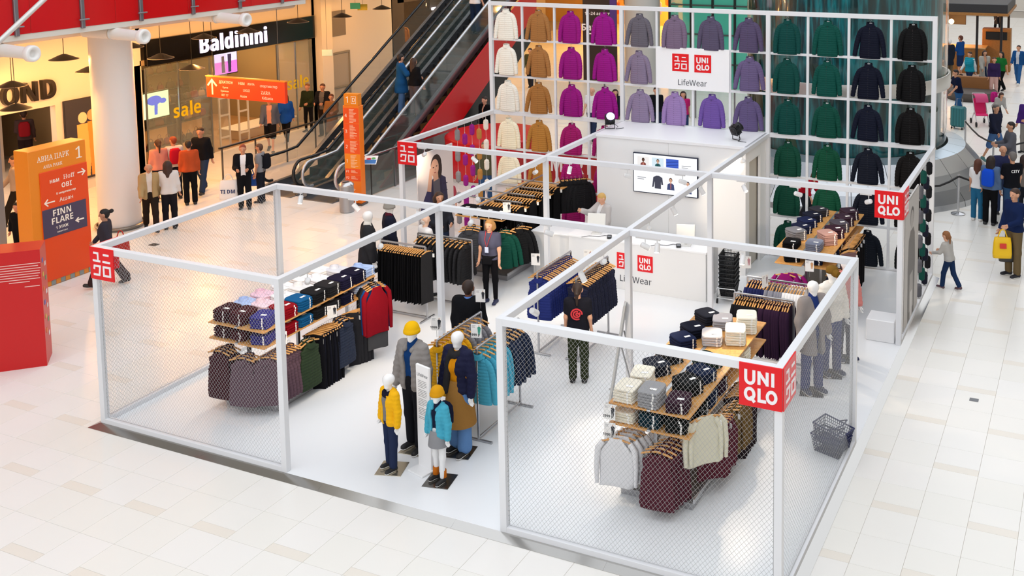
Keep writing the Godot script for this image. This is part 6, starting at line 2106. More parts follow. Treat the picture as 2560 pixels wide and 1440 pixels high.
func make_signs() -> void:
	# orange directory pylon
	var t := thing("directory_pylon", "tall orange floor directory pylon with lift list at the escalator foot", "sign", Vector3(-3.98, MF, -10.72), 0.12)
	part(t, "body", box_mesh(Vector3(0.46, 2.5, 0.2), 0.006, Vector3(0, 1.3, 0)), mt("ee7a12", 0.45))
	part(t, "head", box_mesh(Vector3(0.4, 0.3, 0.18), 0.006, Vector3(0, 2.7, 0)), mt("e8860f", 0.45))
	part(t, "foot", box_mesh(Vector3(0.52, 0.05, 0.3), 0.004, Vector3(0, 0.025, 0)), mt("5a5a5c", 0.4, 0.6))
	text(t, "1", 0.17, mt("fff3e0", 0.5), tf(Vector3(-0.1, 2.7, 0.091)), false, 0.002)
	text(t, "D", 0.11, mt("fff3e0", 0.5), tf(Vector3(0.08, 2.7, 0.091)), false, 0.002)
	part(t, "frame_line", strokes([[Vector2(0.015, 2.61), Vector2(0.145, 2.61), Vector2(0.145, 2.79), Vector2(0.015, 2.79), Vector2(0.015, 2.61)]], 0.008, 0.002), mt("fff3e0", 0.5), tf(Vector3(0, 0, 0.09)))
	var y := 2.5
	for e in [["4", 0.4, "e9500f"], ["3", 0.42, "e9500f"], ["2", 0.36, "e9500f"], ["1", 0.38, "ee860f"], ["P1", 0.16, "e9500f"], ["P2", 0.16, "e9500f"]]:
		var h: float = e[1]
		part(t, "field", box_mesh(Vector3(0.44, h - 0.012, 0.006), 0.001, Vector3(0, y - h / 2, 0.101)), mt(e[2], 0.45))
		text(t, e[0], 0.09 if h > 0.2 else 0.06, mt("fff3e0", 0.5), tf(Vector3(-0.15, y - h / 2, 0.105)), false, 0.001)
		var m := MB.new()
		var ly := y - 0.04
		rng.seed = int(h * 1000.0)
		while ly > y - h + 0.03:
			var lw := rng.randf_range(0.1, 0.22)
			m.box(Vector3(-0.05 + lw / 2, ly, 0.105), Vector3(lw, 0.01, 0.002))
			ly -= 0.03
		part(t, "text_lines", m.mesh(), mt("f6d9b8", 0.5))
		y -= h
	part(t, "wifi_mark", strokes([arc(Vector2(0, 0.35), Vector2(0.07, 0.07), 40, 140), arc(Vector2(0, 0.35), Vector2(0.04, 0.04), 40, 140)], 0.012, 0.002), mt("fff3e0", 0.5), tf(Vector3(0, 0, 0.101)))
	# big orange mall sign with arrows
	t = thing("mall_sign", "big orange mall direction sign with arrows and a dark advertising panel", "sign", Vector3(-5.9, MF, -3.97), PI / 2)
	var or1 := mt("f08a1c", 0.45)
	part(t, "body", box_mesh(Vector3(1.28, 2.8, 0.42), 0.01, Vector3(0, 1.4, -0.21)), or1)
	part(t, "panel", box_mesh(Vector3(1.06, 2.22, 0.02), 0.004, Vector3(0.1, 1.22, 0.011)), mt("ec4a0c", 0.45))
	var wt := mt("fff1de", 0.5)
	text(t, "АВИА ПАРК", 0.115, wt, tf(Vector3(-0.1, 2.6, 0.003), 0, 0, 0, Vector3(0.78, 1, 1)), true, 0.003)
	text(t, "AVIA PARK", 0.065, wt, tf(Vector3(-0.12, 2.43, 0.003), 0, 0, 0, Vector3(0.9, 1, 1)), true, 0.003)
	text(t, "1", 0.25, wt, tf(Vector3(0.47, 2.56, 0.003)), true, 0.003)
	text(t, "Hoff", 0.09, wt, tf(Vector3(0.2, 2.14, 0.023)), true, 0.002)
	text(t, "H&M", 0.07, wt, tf(Vector3(-0.12, 2.11, 0.023)), false, 0.002, true)
	text(t, "OBI", 0.1, wt, tf(Vector3(0.14, 1.98, 0.023)), false, 0.002, true)
	text(t, "К спортмастер", 0.045, wt, tf(Vector3(0.12, 1.84, 0.023)), false, 0.002, true)
	text(t, "Ашан", 0.09, wt, tf(Vector3(0.12, 1.7, 0.023)), false, 0.002)
	part(t, "arrow", strokes([[Vector2(0.4, 2.15), Vector2(0.57, 2.15)], [Vector2(0.5, 2.22), Vector2(0.57, 2.15), Vector2(0.5, 2.08)]], 0.025, 0.003), wt, tf(Vector3(0, 0, 0.021)))
	part(t, "arrow", strokes([[Vector2(-0.36, 1.7), Vector2(-0.14, 1.7)], [Vector2(-0.29, 1.77), Vector2(-0.36, 1.7), Vector2(-0.29, 1.63)]], 0.025, 0.003), wt, tf(Vector3(0, 0, 0.021)))
	part(t, "advert_panel", box_mesh(Vector3(0.98, 0.58, 0.008), 0.002, Vector3(0.06, 1.28, 0.025)), mt("4a3f58", 0.5))
	text(t, "FINN", 0.13, wt, tf(Vector3(0.0, 1.46, 0.03)), false, 0.002, true)
	text(t, "FLARE", 0.13, wt, tf(Vector3(0.0, 1.3, 0.03)), false, 0.002, true)
	text(t, "1 ЭТАЖ", 0.06, wt, tf(Vector3(-0.02, 1.15, 0.03)), false, 0.002, true)
	text(t, "СИНЯЯ ЗОНА", 0.03, wt, tf(Vector3(-0.02, 1.06, 0.03)), false, 0.002)
	part(t, "arrow", strokes([[Vector2(0.3, 1.18), Vector2(0.48, 1.18)], [Vector2(0.36, 1.23), Vector2(0.3, 1.18), Vector2(0.36, 1.13)]], 0.03, 0.003), wt, tf(Vector3(0, 0, 0.028)))
	for k in 12:
		part(t, "foot_tile", box_mesh(Vector3(0.1, 0.1, 0.006), 0.001, Vector3(-0.58 + k * 0.106, 0.06, 0.004)), mt("8a9490" if k % 2 else "e08a2c", 0.5))
	part(t, "hinge", box_mesh(Vector3(0.02, 0.1, 0.02), 0.003, Vector3(0.62, 1.5, 0.01)), mt("2c2420", 0.5))
	# hanging orange sign in front of the handbag shop
	var zc := -10.6
	var a := atz(518, 190, zc)
	var c := atz(715, 208, zc)
	t = thing("hanging_sign", "orange hanging sign with an up arrow and shop names before the handbag shop", "sign", Vector3((a.x + c.x) / 2, a.y - 0.28, zc))
	var wd := c.x - a.x
	part(t, "board", box_mesh(Vector3(wd, 0.56, 0.1), 0.01), mt("ee3d08", 0.45))
	part(t, "edge_strip", box_mesh(Vector3(wd + 0.02, 0.03, 0.12), 0.004, Vector3(0, 0.29, 0)), mt("f08a1c", 0.45))
	for s in [-1.0, 1.0]:
		var m := MB.new()
		m.tube([Vector3(s * wd * 0.42, 0.28, 0), Vector3(s * wd * 0.42, 4.88 - t.position.y, 0)], 0.008, 5)
		part(t, "suspension_rod", m.mesh(), mt("55524e", 0.5))
	part(t, "arrow", strokes([[Vector2(-wd * 0.42, -0.2), Vector2(-wd * 0.42, 0.2)], [Vector2(-wd * 0.42 - 0.16, 0.04), Vector2(-wd * 0.42, 0.2), Vector2(-wd * 0.42 + 0.16, 0.04)]], 0.05, 0.004), wt, tf(Vector3(0, 0, 0.05)))
	for e in [["ДЕКАТЛОН", -0.24, 0.16, 0.1], ["Кухни", -0.25, 0.02, 0.07], ["Бумажки", -0.26, -0.08, 0.07], ["ВЕТ 17", -0.26, -0.19, 0.08], ["H&M", -0.04, 0.16, 0.1], ["ЛЕНТА", 0.08, 0.16, 0.08], ["спортмастер", 0.3, 0.14, 0.1], ["LEGO", 0.02, -0.02, 0.1], ["ZARA", 0.26, -0.04, 0.12], ["Kidzania", 0.28, -0.18, 0.1], ["Ашан", -0.02, -0.18, 0.09]]:
		text(t, e[0], e[3] * 0.75, wt, tf(Vector3(e[1] * wd, e[2], 0.051)), e[0] == "ZARA", 0.002)
	# red box at the left border
	var A := Vector2(-3.25, -0.45)
	var B := Vector2(-2.59, -1.08)
	var C := Vector2(-2.97, -1.46)
	var D := A + (C - B)
	t = thing("red_box", "tall glossy red information box with small white text on its face", "box", Vector3(0, MF, 0))
	var pr := MB.new()
	pr.xf = Transform3D(Basis(Vector3.RIGHT, PI / 2), Vector3.ZERO)
	var ext := (A - B) * 0.3
	pr.prism([A + ext, B, C, D + ext], -1.98)
	part(t, "body", pr.mesh(), mt("c9080c", 0.35))
	var dirv := Vector3(B.x - A.x, 0, B.y - A.y)
	var yaw := atan2(dirv.x, dirv.z) - PI / 2
	var lines := MB.new()
	rng.seed = 9
	for k in 8:
		var lw := 0.62 if k < 7 else 0.3
		lines.box(Vector3(-0.35 + rng.randf_range(0, 0.04), 1.76 - k * 0.042, 0.004), Vector3(lw, 0.014, 0.002))
	lines.box(Vector3(-0.14, 1.38, 0.004), Vector3(0.22, 0.014, 0.002))
	part(t, "text_lines", lines.mesh(), mt("f0b8b0", 0.5), Transform3D(Basis(Vector3.UP, yaw), Vector3(B.x, 0, B.y)))
	var d2 := Vector3(C.x - B.x, 0, C.y - B.y)
	var yw2 := atan2(d2.x, d2.z) - PI / 2
	var cols := ["3a6ac0", "e8e4e0", "d8c04a", "58a068", "e08030", "f0f0f0"]
	for k in 12:
		part(t, "sticker", box_mesh(Vector3(0.09, 0.07, 0.004), 0.001), mt(cols[k % 6], 0.5), Transform3D(Basis(Vector3.UP, yw2), Vector3(B.x, 0, B.y) + d2 * (0.3 + 0.4 * (k % 2)) + Vector3(0, 1.75 - k * 0.12, 0)) * Transform3D(Basis(), Vector3(0, 0, 0.003)))

func bag(parent_where: String, at: Vector3, hex: String, s: float, turn: float) -> void:
	var key := "bag" + hex
	if cache.has(key):
		var c := copy(cache[key], at, turn)
		c.scale = Vector3(s, s, s)
		meta(c, "handbag on the lit shelves %s" % parent_where, "handbag", "handbags and shoes in the shop " + parent_where)
		return
	var t := thing("handbag", "handbag on the lit shelves %s" % parent_where, "handbag", at, turn, "handbags and shoes in the shop " + parent_where)
	t.scale = Vector3(s, s, s)
	var rows := []
	for e in [[0.16, 0.07, 0.0], [0.17, 0.075, 0.06], [0.15, 0.06, 0.18], [0.13, 0.035, 0.24]]:
		rows.append(superring(e[0], e[1], e[2], 20, 0.5))
	var b := MB.new()
	b.patch(rows, true, true, true)
	part(t, "body", b.mesh(), mt(hex, 0.4))
	b = MB.new()
	b.tube([Vector3(-0.08, 0.22, 0), Vector3(-0.07, 0.33, 0), Vector3(0, 0.38, 0), Vector3(0.07, 0.33, 0), Vector3(0.08, 0.22, 0)], 0.01, 6)
	part(t, "handle", b.mesh(), mt(hex, 0.4))
	cache[key] = t
func make_shops() -> void:
	var X := -11.7
	var cream := mt("a08a68", 0.8)
	# --- handbag shop
	var z0 := -11.0
	var z1 := -18.15
	var sh := MB.new()
	sh.box(Vector3(X - 3.0, 1.5, z0 + 0.1), Vector3(6.0, 3.1, 0.2)); sh.box(Vector3(X - 3.0, 1.5, z1 - 0.1), Vector3(6.0, 3.1, 0.2))
	sh.box(Vector3(X - 6.0, 1.5, (z0 + z1) / 2), Vector3(0.2, 3.1, z0 - z1))
	sh.box(Vector3(X - 3.0, 3.1, (z0 + z1) / 2), Vector3(6.0, 0.15, z0 - z1))
	struct("wall_shop_interior", sh.mesh(), cream, "cream inner walls and ceiling of the handbag shop", "wall")
	struct("floor_shop", box_mesh(Vector3(5.9, 0.02, z0 - z1), 0, Vector3(X - 3.0, MF + 0.011, (z0 + z1) / 2)), textured("parquet", ["a9825a", "b8916a", "a07850"], 0.03, Vector3(0.6, 0.6, 3), 0.35), "warm wooden floor inside the handbag shop", "floor")
	var f := thing("shop_fascia", "black fascia with large glowing white shop name over the handbag shop", "sign", Vector3(X, 0, 0))
	part(f, "board", box_mesh(Vector3(0.12, 0.76, 7.0), 0.01, Vector3(0.065, 3.38, -14.65)), mt("0e0d10", 0.15))
	text(f, "Baldinini", 0.5, glow("e4dcff", 1.6), tf(Vector3(0.13, 3.36, -14.45), PI / 2), false, 0.05, true)
	var up := MB.new()
	up.box(Vector3(X - 0.1, 4.32, -14.6), Vector3(0.2, 1.12, 7.4))
	struct("wall_above_shop", up.mesh(), mt("cfc6b8", 0.8), "plain pale wall band above the black fascia", "wall")
	# glazing: panes and slim posts; the doorway lies between -14.2 and -16.4
	var gz := thing("shop_glazing", "floor-to-ceiling glass front with slim steel posts of the handbag shop", "shop front", Vector3(X, MF, 0))
	for e in [[-11.15, -12.3], [-12.32, -13.5], [-13.52, -14.2], [-16.4, -17.25], [-17.27, -18.1]]:
		part(gz, "pane", box_mesh(Vector3(0.012, 3.0, e[0] - e[1]), 0, Vector3(0, 1.5, (e[0] + e[1]) / 2)), glass("d6e0d0", 0.1))
		part(gz, "post", box_mesh(Vector3(0.05, 3.0, 0.04), 0.004, Vector3(0, 1.5, e[0])), mt("8f9290", 0.3, 0.8))
	var yl := mt("d8c000", 0.5)
	text(gz, "sale", 0.42, yl, tf(Vector3(0.012, 1.55, -12.6), PI / 2), false, 0.004, true)
	text(gz, "sale", 0.42, yl, tf(Vector3(0.012, 1.6, -17.35), PI / 2), false, 0.004, true)
	for e in [[-11.75, 1.75, 0], [-15.9, 2.35, 1]]:
		var i := im(128, 96, "d8f0b0" if e[2] == 0 else "d86ac0")
		if e[2] == 0:
			ell(i, 60, 30, 34, 18, "2a58c8"); pol(i, [Vector2(60, 36), Vector2(76, 36), Vector2(72, 84), Vector2(58, 84)], "2a58c8"); ell(i, 100, 36, 16, 10, "2a58c8")
		else:
			i.fill_rect(Rect2i(0, 0, 128, 44), Color("d8c8f0")); pol(i, [Vector2(40, 20), Vector2(54, 20), Vector2(58, 90), Vector2(38, 90)], "3a2c40"); pol(i, [Vector2(74, 14), Vector2(96, 14), Vector2(92, 90), Vector2(76, 90)], "3a2c40")
		var tv := thing("display_screen", "lit shop screen showing %s" % ["a blue shoe on pale green" if e[2] == 0 else "legs on pink and lilac"], "screen", Vector3(X - 0.35 - 1.4 * e[2], e[1], e[0]), PI / 2)
		part(tv, "casing", box_mesh(Vector3(1.05, 0.82, 0.06), 0.006, Vector3(0, 0, -0.035)), mt("2b2a2a", 0.4))
		part(tv, "screen", sheet(0.98, 0.75), picture(i, 0.3, 0.9), tf(Vector3(0, 0, 0.005)))
		area("screen_glow", Vector3(X - 0.3 - 1.4 * e[2], e[1], e[0]), Vector2(0.98, 0.75), 0.1, "e8f0ff", Vector3(1, 0, 0))
	# shelves with bags along the windows and at the back
	var bagc := ["1c1814", "6a3a22", "2a1c1a", "b08a58", "7a1c20", "151418", "4a3a2c"]
	rng.seed = 21
	for u in [[X - 0.6, -11.9, 1.3], [X - 0.6, -13.3, 1.2], [X - 5.6, -12.6, 1.8], [X - 5.6, -14.6, 1.8], [X - 5.6, -16.8, 1.8]]:
		var s := thing("display_shelf", "dark shelf unit %s in the handbag shop" % ["behind the glass beside the blue-shoe screen" if u[1] == -11.9 else ("behind the yellow lettering" if u[1] == -13.3 else ("on the back wall near the blue-shoe screen" if u[1] == -12.6 else ("in the middle of the back wall" if u[1] == -14.6 else "on the back wall near the pink screen")))], "shelf", Vector3(u[0], MF + 0.02, u[1]))
		for k in 3:
			part(s, "shelf", box_mesh(Vector3(0.4, 0.03, u[2]), 0.003, Vector3(0, 0.45 + 0.62 * k, 0)), mt("4a4038", 0.4))
			for q in 4:
				bag("behind the glass" if u[0] > X - 2 else "on the back wall", Vector3(u[0], MF + 0.02 + 0.467 + 0.62 * k, u[1] - u[2] * 0.36 + u[2] * 0.24 * q), bagc[rng.randi() % 7], rng.randf_range(0.7, 1.0), PI / 2 + rng.randf_range(-0.3, 0.3))
		part(s, "side", box_mesh(Vector3(0.4, 1.9, 0.03), 0.003, Vector3(0, 0.95, u[2] / 2)), mt("4a4038", 0.4))
		part(s, "side", box_mesh(Vector3(0.4, 1.9, 0.03), 0.003, Vector3(0, 0.95, -u[2] / 2)), mt("4a4038", 0.4))
	var pl := thing("display_plinth", "low white-topped plinth with shoes at the shop doorway", "plinth", Vector3(X - 0.9, MF + 0.02, -16.4), 0.0)
	part(pl, "body", box_mesh(Vector3(0.9, 0.3, 2.6), 0.01, Vector3(0, 0.15, 0)), mt("b8a890", 0.5))
	part(pl, "top", box_mesh(Vector3(0.95, 0.03, 2.65), 0.005, Vector3(0, 0.315, 0)), mt("f2eee6", 0.4))
	for k in 2:
		var g := thing("security_gate", "pale security gate at the shop doorway, %s" % ["beside the sale window" if k == 0 else "beside the shoe plinth"], "gate", Vector3(X - 0.3, MF + 0.02, -14.3 - k * 0.8))
		part(g, "frame", strokes([[Vector2(-0.2, 0.0), Vector2(-0.2, 1.55), Vector2(0.2, 1.55), Vector2(0.2, 0.0)], [Vector2(-0.2, 1.0), Vector2(0.2, 1.0)], [Vector2(-0.2, 0.3), Vector2(0.2, 0.3)]], 0.05, 0.04), mt("c9c5bc", 0.4), tf(Vector3.ZERO, PI / 2))
	for z in [-12.6, -15.0, -17.2]:  # ceiling panels out of view, placed to warm the shop interior
		solo("unseen_shop_light", box_mesh(Vector3(3.0, 0.04, 0.5), 0.005), glow("ffe6b8", 1.5), "warm ceiling light panel, out of view inside the handbag shop, lighting its shelves", "light", Vector3(X - 2.6, 2.98, z), 0.0, "unseen ceiling lights in the handbag shop")
		area("unseen_shop_glow", Vector3(X - 2.6, 2.94, z), Vector2(3.0, 0.5), 2.0, "ffcb80")
	# --- white-fronted shop left of it, cropped by the picture border
	var w2 := mt("d8cfc6", 0.7)
	var m := MB.new()
	m.box(Vector3(X - 0.1, 2.4, -9.67), Vector3(0.2, 4.9, 2.74)); m.box(Vector3(X - 0.1, 3.62, -4.5), Vector3(0.2, 2.46, 7.6)); m.box(Vector3(X - 4.0, 2.4, -5.0), Vector3(0.2, 4.9, 9.0))
	struct("wall_left_shop", m.mesh(), w2, "pale front wall of the cropped shop beside the column", "wall")
	var lt := thing("shop_lettering", "black three-dimensional letters of the cropped shop name on the pale wall", "sign", Vector3(X + 0.07, 2.85, -7.55), PI / 2)
	text(lt, "OND", 0.52, mt("111012", 0.35), tf(Vector3(0, 0, 0)), false, 0.12, true)
	var sf := thing("display_shelf", "white lit shoe shelves inside the cropped shop", "shelf", Vector3(X - 2.4, MF, -6.4))
	for k in 4:
		part(sf, "shelf", box_mesh(Vector3(0.45, 0.04, 2.6), 0.004, Vector3(0, 0.5 + 0.45 * k, 0)), mt("f0ece6", 0.5))
	part(sf, "back_panel", box_mesh(Vector3(0.05, 2.2, 2.6), 0.004, Vector3(-0.25, 1.1, 0)), mt("6a3c34", 0.6))
	for k in 12:
		bag("of the cropped shop", Vector3(X - 2.35, MF + 0.52 + 0.45 * (k % 3), -7.4 + 0.5 * (k / 3)), bagc[k % 7], 0.8, PI / 2)
	var ct := thing("shop_counter", "glowing white shop counter at the cropped shop entrance", "counter", Vector3(X + 0.3, MF, -7.6))
	part(ct, "body", box_mesh(Vector3(0.7, 0.95, 1.2), 0.01, Vector3(0, 0.475, 0)), mt("f4f0ea", 0.4))
	part(ct, "upper_box", box_mesh(Vector3(0.5, 0.35, 0.7), 0.01, Vector3(0, 1.125, 0.1)), mt("f6f2ec", 0.4))
	area("unseen_shop_glow", Vector3(X - 1.6, 3.0, -6.5), Vector2(2.0, 3.0), 2.6, "ffd2b0")  # ceiling lamp out of view, placed to light the cropped shop
	solo("unseen_shop_light", box_mesh(Vector3(2.0, 0.04, 3.0), 0.005), glow("ffe6d0", 1.2), "square ceiling light panel, out of view, lighting the inside of the cropped shop", "light", Vector3(X - 1.6, 3.05, -6.5))
	var i2 := im(128, 256, "2f2f3c")
	ell(i2, 52, 60, 14, 18, "e6c9a0"); pol(i2, [Vector2(34, 80), Vector2(70, 80), Vector2(74, 170), Vector2(66, 250), Vector2(40, 250), Vector2(32, 170)], "f0b060"); ell(i2, 80, 56, 14, 18, "d9a070"); pol(i2, [Vector2(66, 76), Vector2(98, 76), Vector2(100, 160), Vector2(92, 250), Vector2(72, 250)], "e8923a")
	var po := thing("fashion_poster", "dark poster of two figures in orange coats beside the column", "poster", Vector3(X + 0.03, 1.35, -9.15), PI / 2)
	part(po, "board", box_mesh(Vector3(1.3, 2.2, 0.04), 0.004), mt("2a2a34", 0.5))
	part(po, "print", sheet(1.26, 2.16), picture(i2), tf(Vector3(0, 0, 0.024)))
	# --- wall with a service door, then a dark shop with a lit letter
	var wl := MB.new()
	wl.box(Vector3(X - 0.1, 2.4, -20.4), Vector3(0.2, 4.9, 4.5))
	wl.box(Vector3(X + 0.15, 2.4, -18.55), Vector3(0.3, 4.9, 0.55))
	struct("wall_service", wl.mesh(), mt("dfd8cc", 0.8), "plain pale wall with the grey service door", "wall")
	var dr := thing("door_1", "grey steel service door with a push bar in the pale wall", "door", Vector3(X + 0.01, MF, -19.4), PI / 2)
	dr.set_meta("kind", "structure")
	part(dr, "leaf", box_mesh(Vector3(1.15, 2.3, 0.04), 0.004, Vector3(0, 1.15, 0)), mt("a39d92", 0.5))
	part(dr, "push_bar", box_mesh(Vector3(1.0, 0.05, 0.06), 0.01, Vector3(0, 1.1, 0.04)), mt("77746e", 0.4))
	part(dr, "frame", strokes([[Vector2(-0.6, 0), Vector2(-0.6, 2.34), Vector2(0.6, 2.34), Vector2(0.6, 0)]], 0.06, 0.05), mt("8a857a", 0.5))
	solo("wall_grille", box_mesh(Vector3(0.03, 0.9, 0.95), 0.004), mt("7d766c", 0.6), "dark ventilation grille high in the pale wall above the service door", "grille", Vector3(X + 0.02, 3.35, -19.4))
	var ds := MB.new()
	ds.box(Vector3(X - 0.1, 2.3, -23.0), Vector3(0.2, 4.7, 0.8)); ds.box(Vector3(X - 0.1, 4.2, -27.5), Vector3(0.2, 0.9, 9.0)); ds.box(Vector3(X - 4.0, 2.3, -27.5), Vector3(0.2, 4.7, 9.0))
	struct("wall_dark_shop", ds.mesh(), mt("4a4038", 0.7), "dark brown portal walls of the lit clothes shop beyond the escalators", "wall")
	var rl := thing("shop_lettering", "single glowing white letter on its side at the dark shop portal", "sign", Vector3(X + 0.2, 3.25, -25.2), PI / 2)
	text(rl, "R", 0.5, glow("f4f0ff", 1.6), tf(Vector3.ZERO, 0, 0, -PI / 2), false, 0.05, true)
	part(rl, "bracket", box_mesh(Vector3(0.5, 0.5, 0.04), 0.004, Vector3(0, 0.35, -0.1)), mt("3a342e", 0.5))
	area("unseen_shop_glow", Vector3(X - 2.0, 3.6, -26.0), Vector2(2.5, 4.0), 6.0, "ffb85c")  # unseen lamp that gives the dark shop its warm interior
	for k in 6:
		garment("shop_garment", "garment on the rail of the dark shop beyond the escalators", "garment", "garments in the dark shop", ["e0d6c8", "c08a4a", "8a5a3a"][k % 3], "sweater", Vector3(X - 1.5, 2.6 - 0.9 * (k % 2), -23.9 - 0.35 * k), 0.4, k)
	# green exit signs hanging in the concourse
	for e in [[888, 15, "2fae8a"], [906, 18, "d8c02a"], [818, 132, "bfe0d8"]]:
		var p := atx(e[0], e[1], -9.0)
		var s := thing("exit_sign", "small lit %s sign plate hanging under the gallery" % {"2fae8a": "green escape", "d8c02a": "yellow notice", "bfe0d8": "pale exit"}[e[2]], "sign", p, 0.5)
		part(s, "plate", box_mesh(Vector3(0.32, 0.2, 0.04), 0.006), mt(e[2], 0.4))
		var r := MB.new()
		r.tube([Vector3(0, 0.1, 0), Vector3(0, 4.88 - p.y, 0)], 0.006, 5)
		part(s, "rod", r.mesh(), mt("66625c", 0.5))
	# white round column with a steel foot ring
	var cp := Vector3(-8.0, MF, -7.05)
	var c := thing("column", "big round white column with a steel foot ring beside the orange sign", "column", cp)
	c.set_meta("kind", "structure")
	var cm := MB.new()
	cm.lathe([[0.47, 0.0], [0.47, 4.93]], 40, Vector3.ZERO, false)
	part(c, "shaft", cm.mesh(), mt("ebe8e4", 0.45))
	cm = MB.new()
	cm.lathe([[0.5, 0.0], [0.56, 0.06], [0.56, 0.09], [0.5, 0.1]], 40, Vector3.ZERO, false)
	part(c, "foot_ring", cm.mesh(), mt("9a958e", 0.25, 0.9))

func make_far() -> void:
	# aquarium: a huge glass cylinder on a conical steel base
	var ac := Vector3(6.8, MF, -18.3)
	var t := thing("aquarium", "giant teal glass aquarium cylinder on a tiered steel cone behind the green jackets", "aquarium", ac)
	var tones := ["b9bcc0", "8d9196", "a4a8ad", "c6c9cc"]
	var pr := [[4.0, 0.0], [3.98, 0.14], [3.75, 0.42], [3.5, 0.72], [3.2, 1.05], [2.75, 1.12]]
	for k in 5:
		for s in 24:
			var a0 := TAU * s / 24.0
			var a1 := TAU * (s + 1) / 24.0 - 0.004
			var b := MB.new()
			var rows := []
			for e in [pr[k], pr[k + 1]]:
				var row := []
				for q in 4:
					var a := lerpf(a0, a1, q / 3.0)
					row.append(Vector3(e[0] * cos(a), e[1], e[0] * sin(a)))
				rows.append(row)
			b.patch(rows, false)
			part(t, "steel_panel", b.mesh(), mt(tones[(k + (s / 3)) % 4] if k < 4 else "bccbd6", 0.32, 0.75))
	var aq := t
	var m := MB.new()
	m.lathe([[2.7, 1.08], [2.7, 14.0]], 64, Vector3.ZERO, false)
	part(aq, "glass", m.mesh(), glass("1a7a7a", 0.06))
	m = MB.new()
	m.lathe([[2.55, 1.08], [2.55, 14.0]], 64, Vector3.ZERO, true)
	part(aq, "water", m.mesh(), textured("water", ["01080c", "011418", "088088", "02262c", "010608"], 0.012, Vector3(0.5, 0.06, 0.5), 0.3))
	m = MB.new()
	m.lathe([[2.72, 2.62], [2.78, 2.62], [2.78, 2.98], [2.72, 2.98]], 64, Vector3.ZERO, false)
	part(aq, "steel_band", m.mesh(), mt("c9c8c4", 0.3, 0.8))
	rng.seed = 40
	for k in 26:      # weed and rock standing behind the glass
		var a := rng.randf() * TAU
		var y := rng.randf_range(1.1, 6.0)
		var b := MB.new()
		var h := rng.randf_range(0.5, 1.6)
		b.tube([Vector3(2.58 * cos(a), y, 2.58 * sin(a)), Vector3(2.6 * cos(a + 0.05), y + h * 0.5, 2.6 * sin(a + 0.05)), Vector3(2.58 * cos(a + 0.02), y + h, 2.58 * sin(a + 0.02))], [0.16, 0.1, 0.02], 6)
		part(aq, "weed", b.mesh(), mt(["14301c", "1d3c14", "0c2018", "2c3a10"][k % 4], 0.7))
	# barrier posts with black belts round the base
	var posts := [gp(2412, 380, MF), gp(2482, 440, MF), gp(2395, 535, MF), gp(2300, 560, MF), Vector3(11.6, MF, -20.6)]
	for k in posts.size():
		var s := thing("barrier_post", "steel belt-barrier post %s round the aquarium base" % ["beyond the pink pushchair queue", "beside the man in shorts", "in front of the conical base", "close to the dark pouches", "at the far bend"][k], "barrier post", posts[k])
		var b := MB.new()
		b.lathe([[0.17, 0.0], [0.17, 0.02], [0.03, 0.05], [0.028, 0.06]], 20)
		part(s, "foot", b.mesh(), mt("b8b8ba", 0.25, 0.9))
		b = MB.new()
		b.tube([Vector3(0, 0.05, 0), Vector3(0, 0.98, 0)], 0.03, 12)
		part(s, "pole", b.mesh(), mt("c4c4c6", 0.22, 0.9))
	for e in [[0, 1], [2, 3], [1, 4]]:
		var a: Vector3 = posts[e[0]] + Vector3(0, 0.93, 0)
		var c: Vector3 = posts[e[1]] + Vector3(0, 0.93, 0)
		var b := MB.new()
		b.tube([a, a.lerp(c, 0.25) - Vector3(0, 0.08, 0), a.lerp(c, 0.5) - Vector3(0, 0.12, 0), a.lerp(c, 0.75) - Vector3(0, 0.08, 0), c], 0.025, 6)
		solo("barrier_belt", b.mesh(), mt("151517", 0.6), "black barrier belt %s" % ["from the pushchair queue to the man in shorts", "in front of the conical base", "leading to the far bend"][[0, 2, 1].find(e[0])], "belt")
	# belt running from the front post towards the queue
	var b0 := MB.new()
	b0.tube([posts[2] + Vector3(0, 0.93, 0), posts[2] + Vector3(0.6, 0.9, 0.5), posts[2] + Vector3(1.3, 1.0, -1.2)], 0.025, 6)
	solo("barrier_belt", b0.mesh(), mt("151517", 0.6), "black barrier belt from the front post to the waiting family", "belt")
	# coffee kiosk
	var kp := Vector3(8.1, MF, -39.2)
	var k := thing("coffee_kiosk", "wooden coffee kiosk with a dark flat roof and lit counter", "kiosk", kp)
	var wd := textured("kioskwood", ["8a5a24", "a06c30", "b07c3c"], 0.03, Vector3(0.5, 4, 0.5), 0.5)
	part(k, "roof", box_mesh(Vector3(3.8, 0.4, 4.4), 0.02, Vector3(-0.4, 2.98, 0.6)), mt("26262a", 0.5))
	part(k, "roof_edge", box_mesh(Vector3(3.9, 0.12, 4.5), 0.01, Vector3(-0.4, 2.75, 0.6)), wd)
	part(k, "counter", box_mesh(Vector3(2.6, 1.1, 1.0), 0.01, Vector3(-0.8, 0.55, 1.2)), wd)
	part(k, "counter_top", box_mesh(Vector3(2.7, 0.05, 1.1), 0.01, Vector3(-0.8, 1.13, 1.2)), mt("c8a878", 0.4))
	part(k, "back_unit", box_mesh(Vector3(1.2, 1.9, 0.6), 0.01, Vector3(0.9, 0.95, 0.4)), wd)
	part(k, "dark_oven", box_mesh(Vector3(0.9, 0.35, 0.05), 0.01, Vector3(0.9, 1.6, 0.72)), mt("141416", 0.3))
	part(k, "menu_board", box_mesh(Vector3(0.9, 0.8, 0.05), 0.01, Vector3(-1.0, 2.3, -0.6)), mt("3a2418", 0.5))
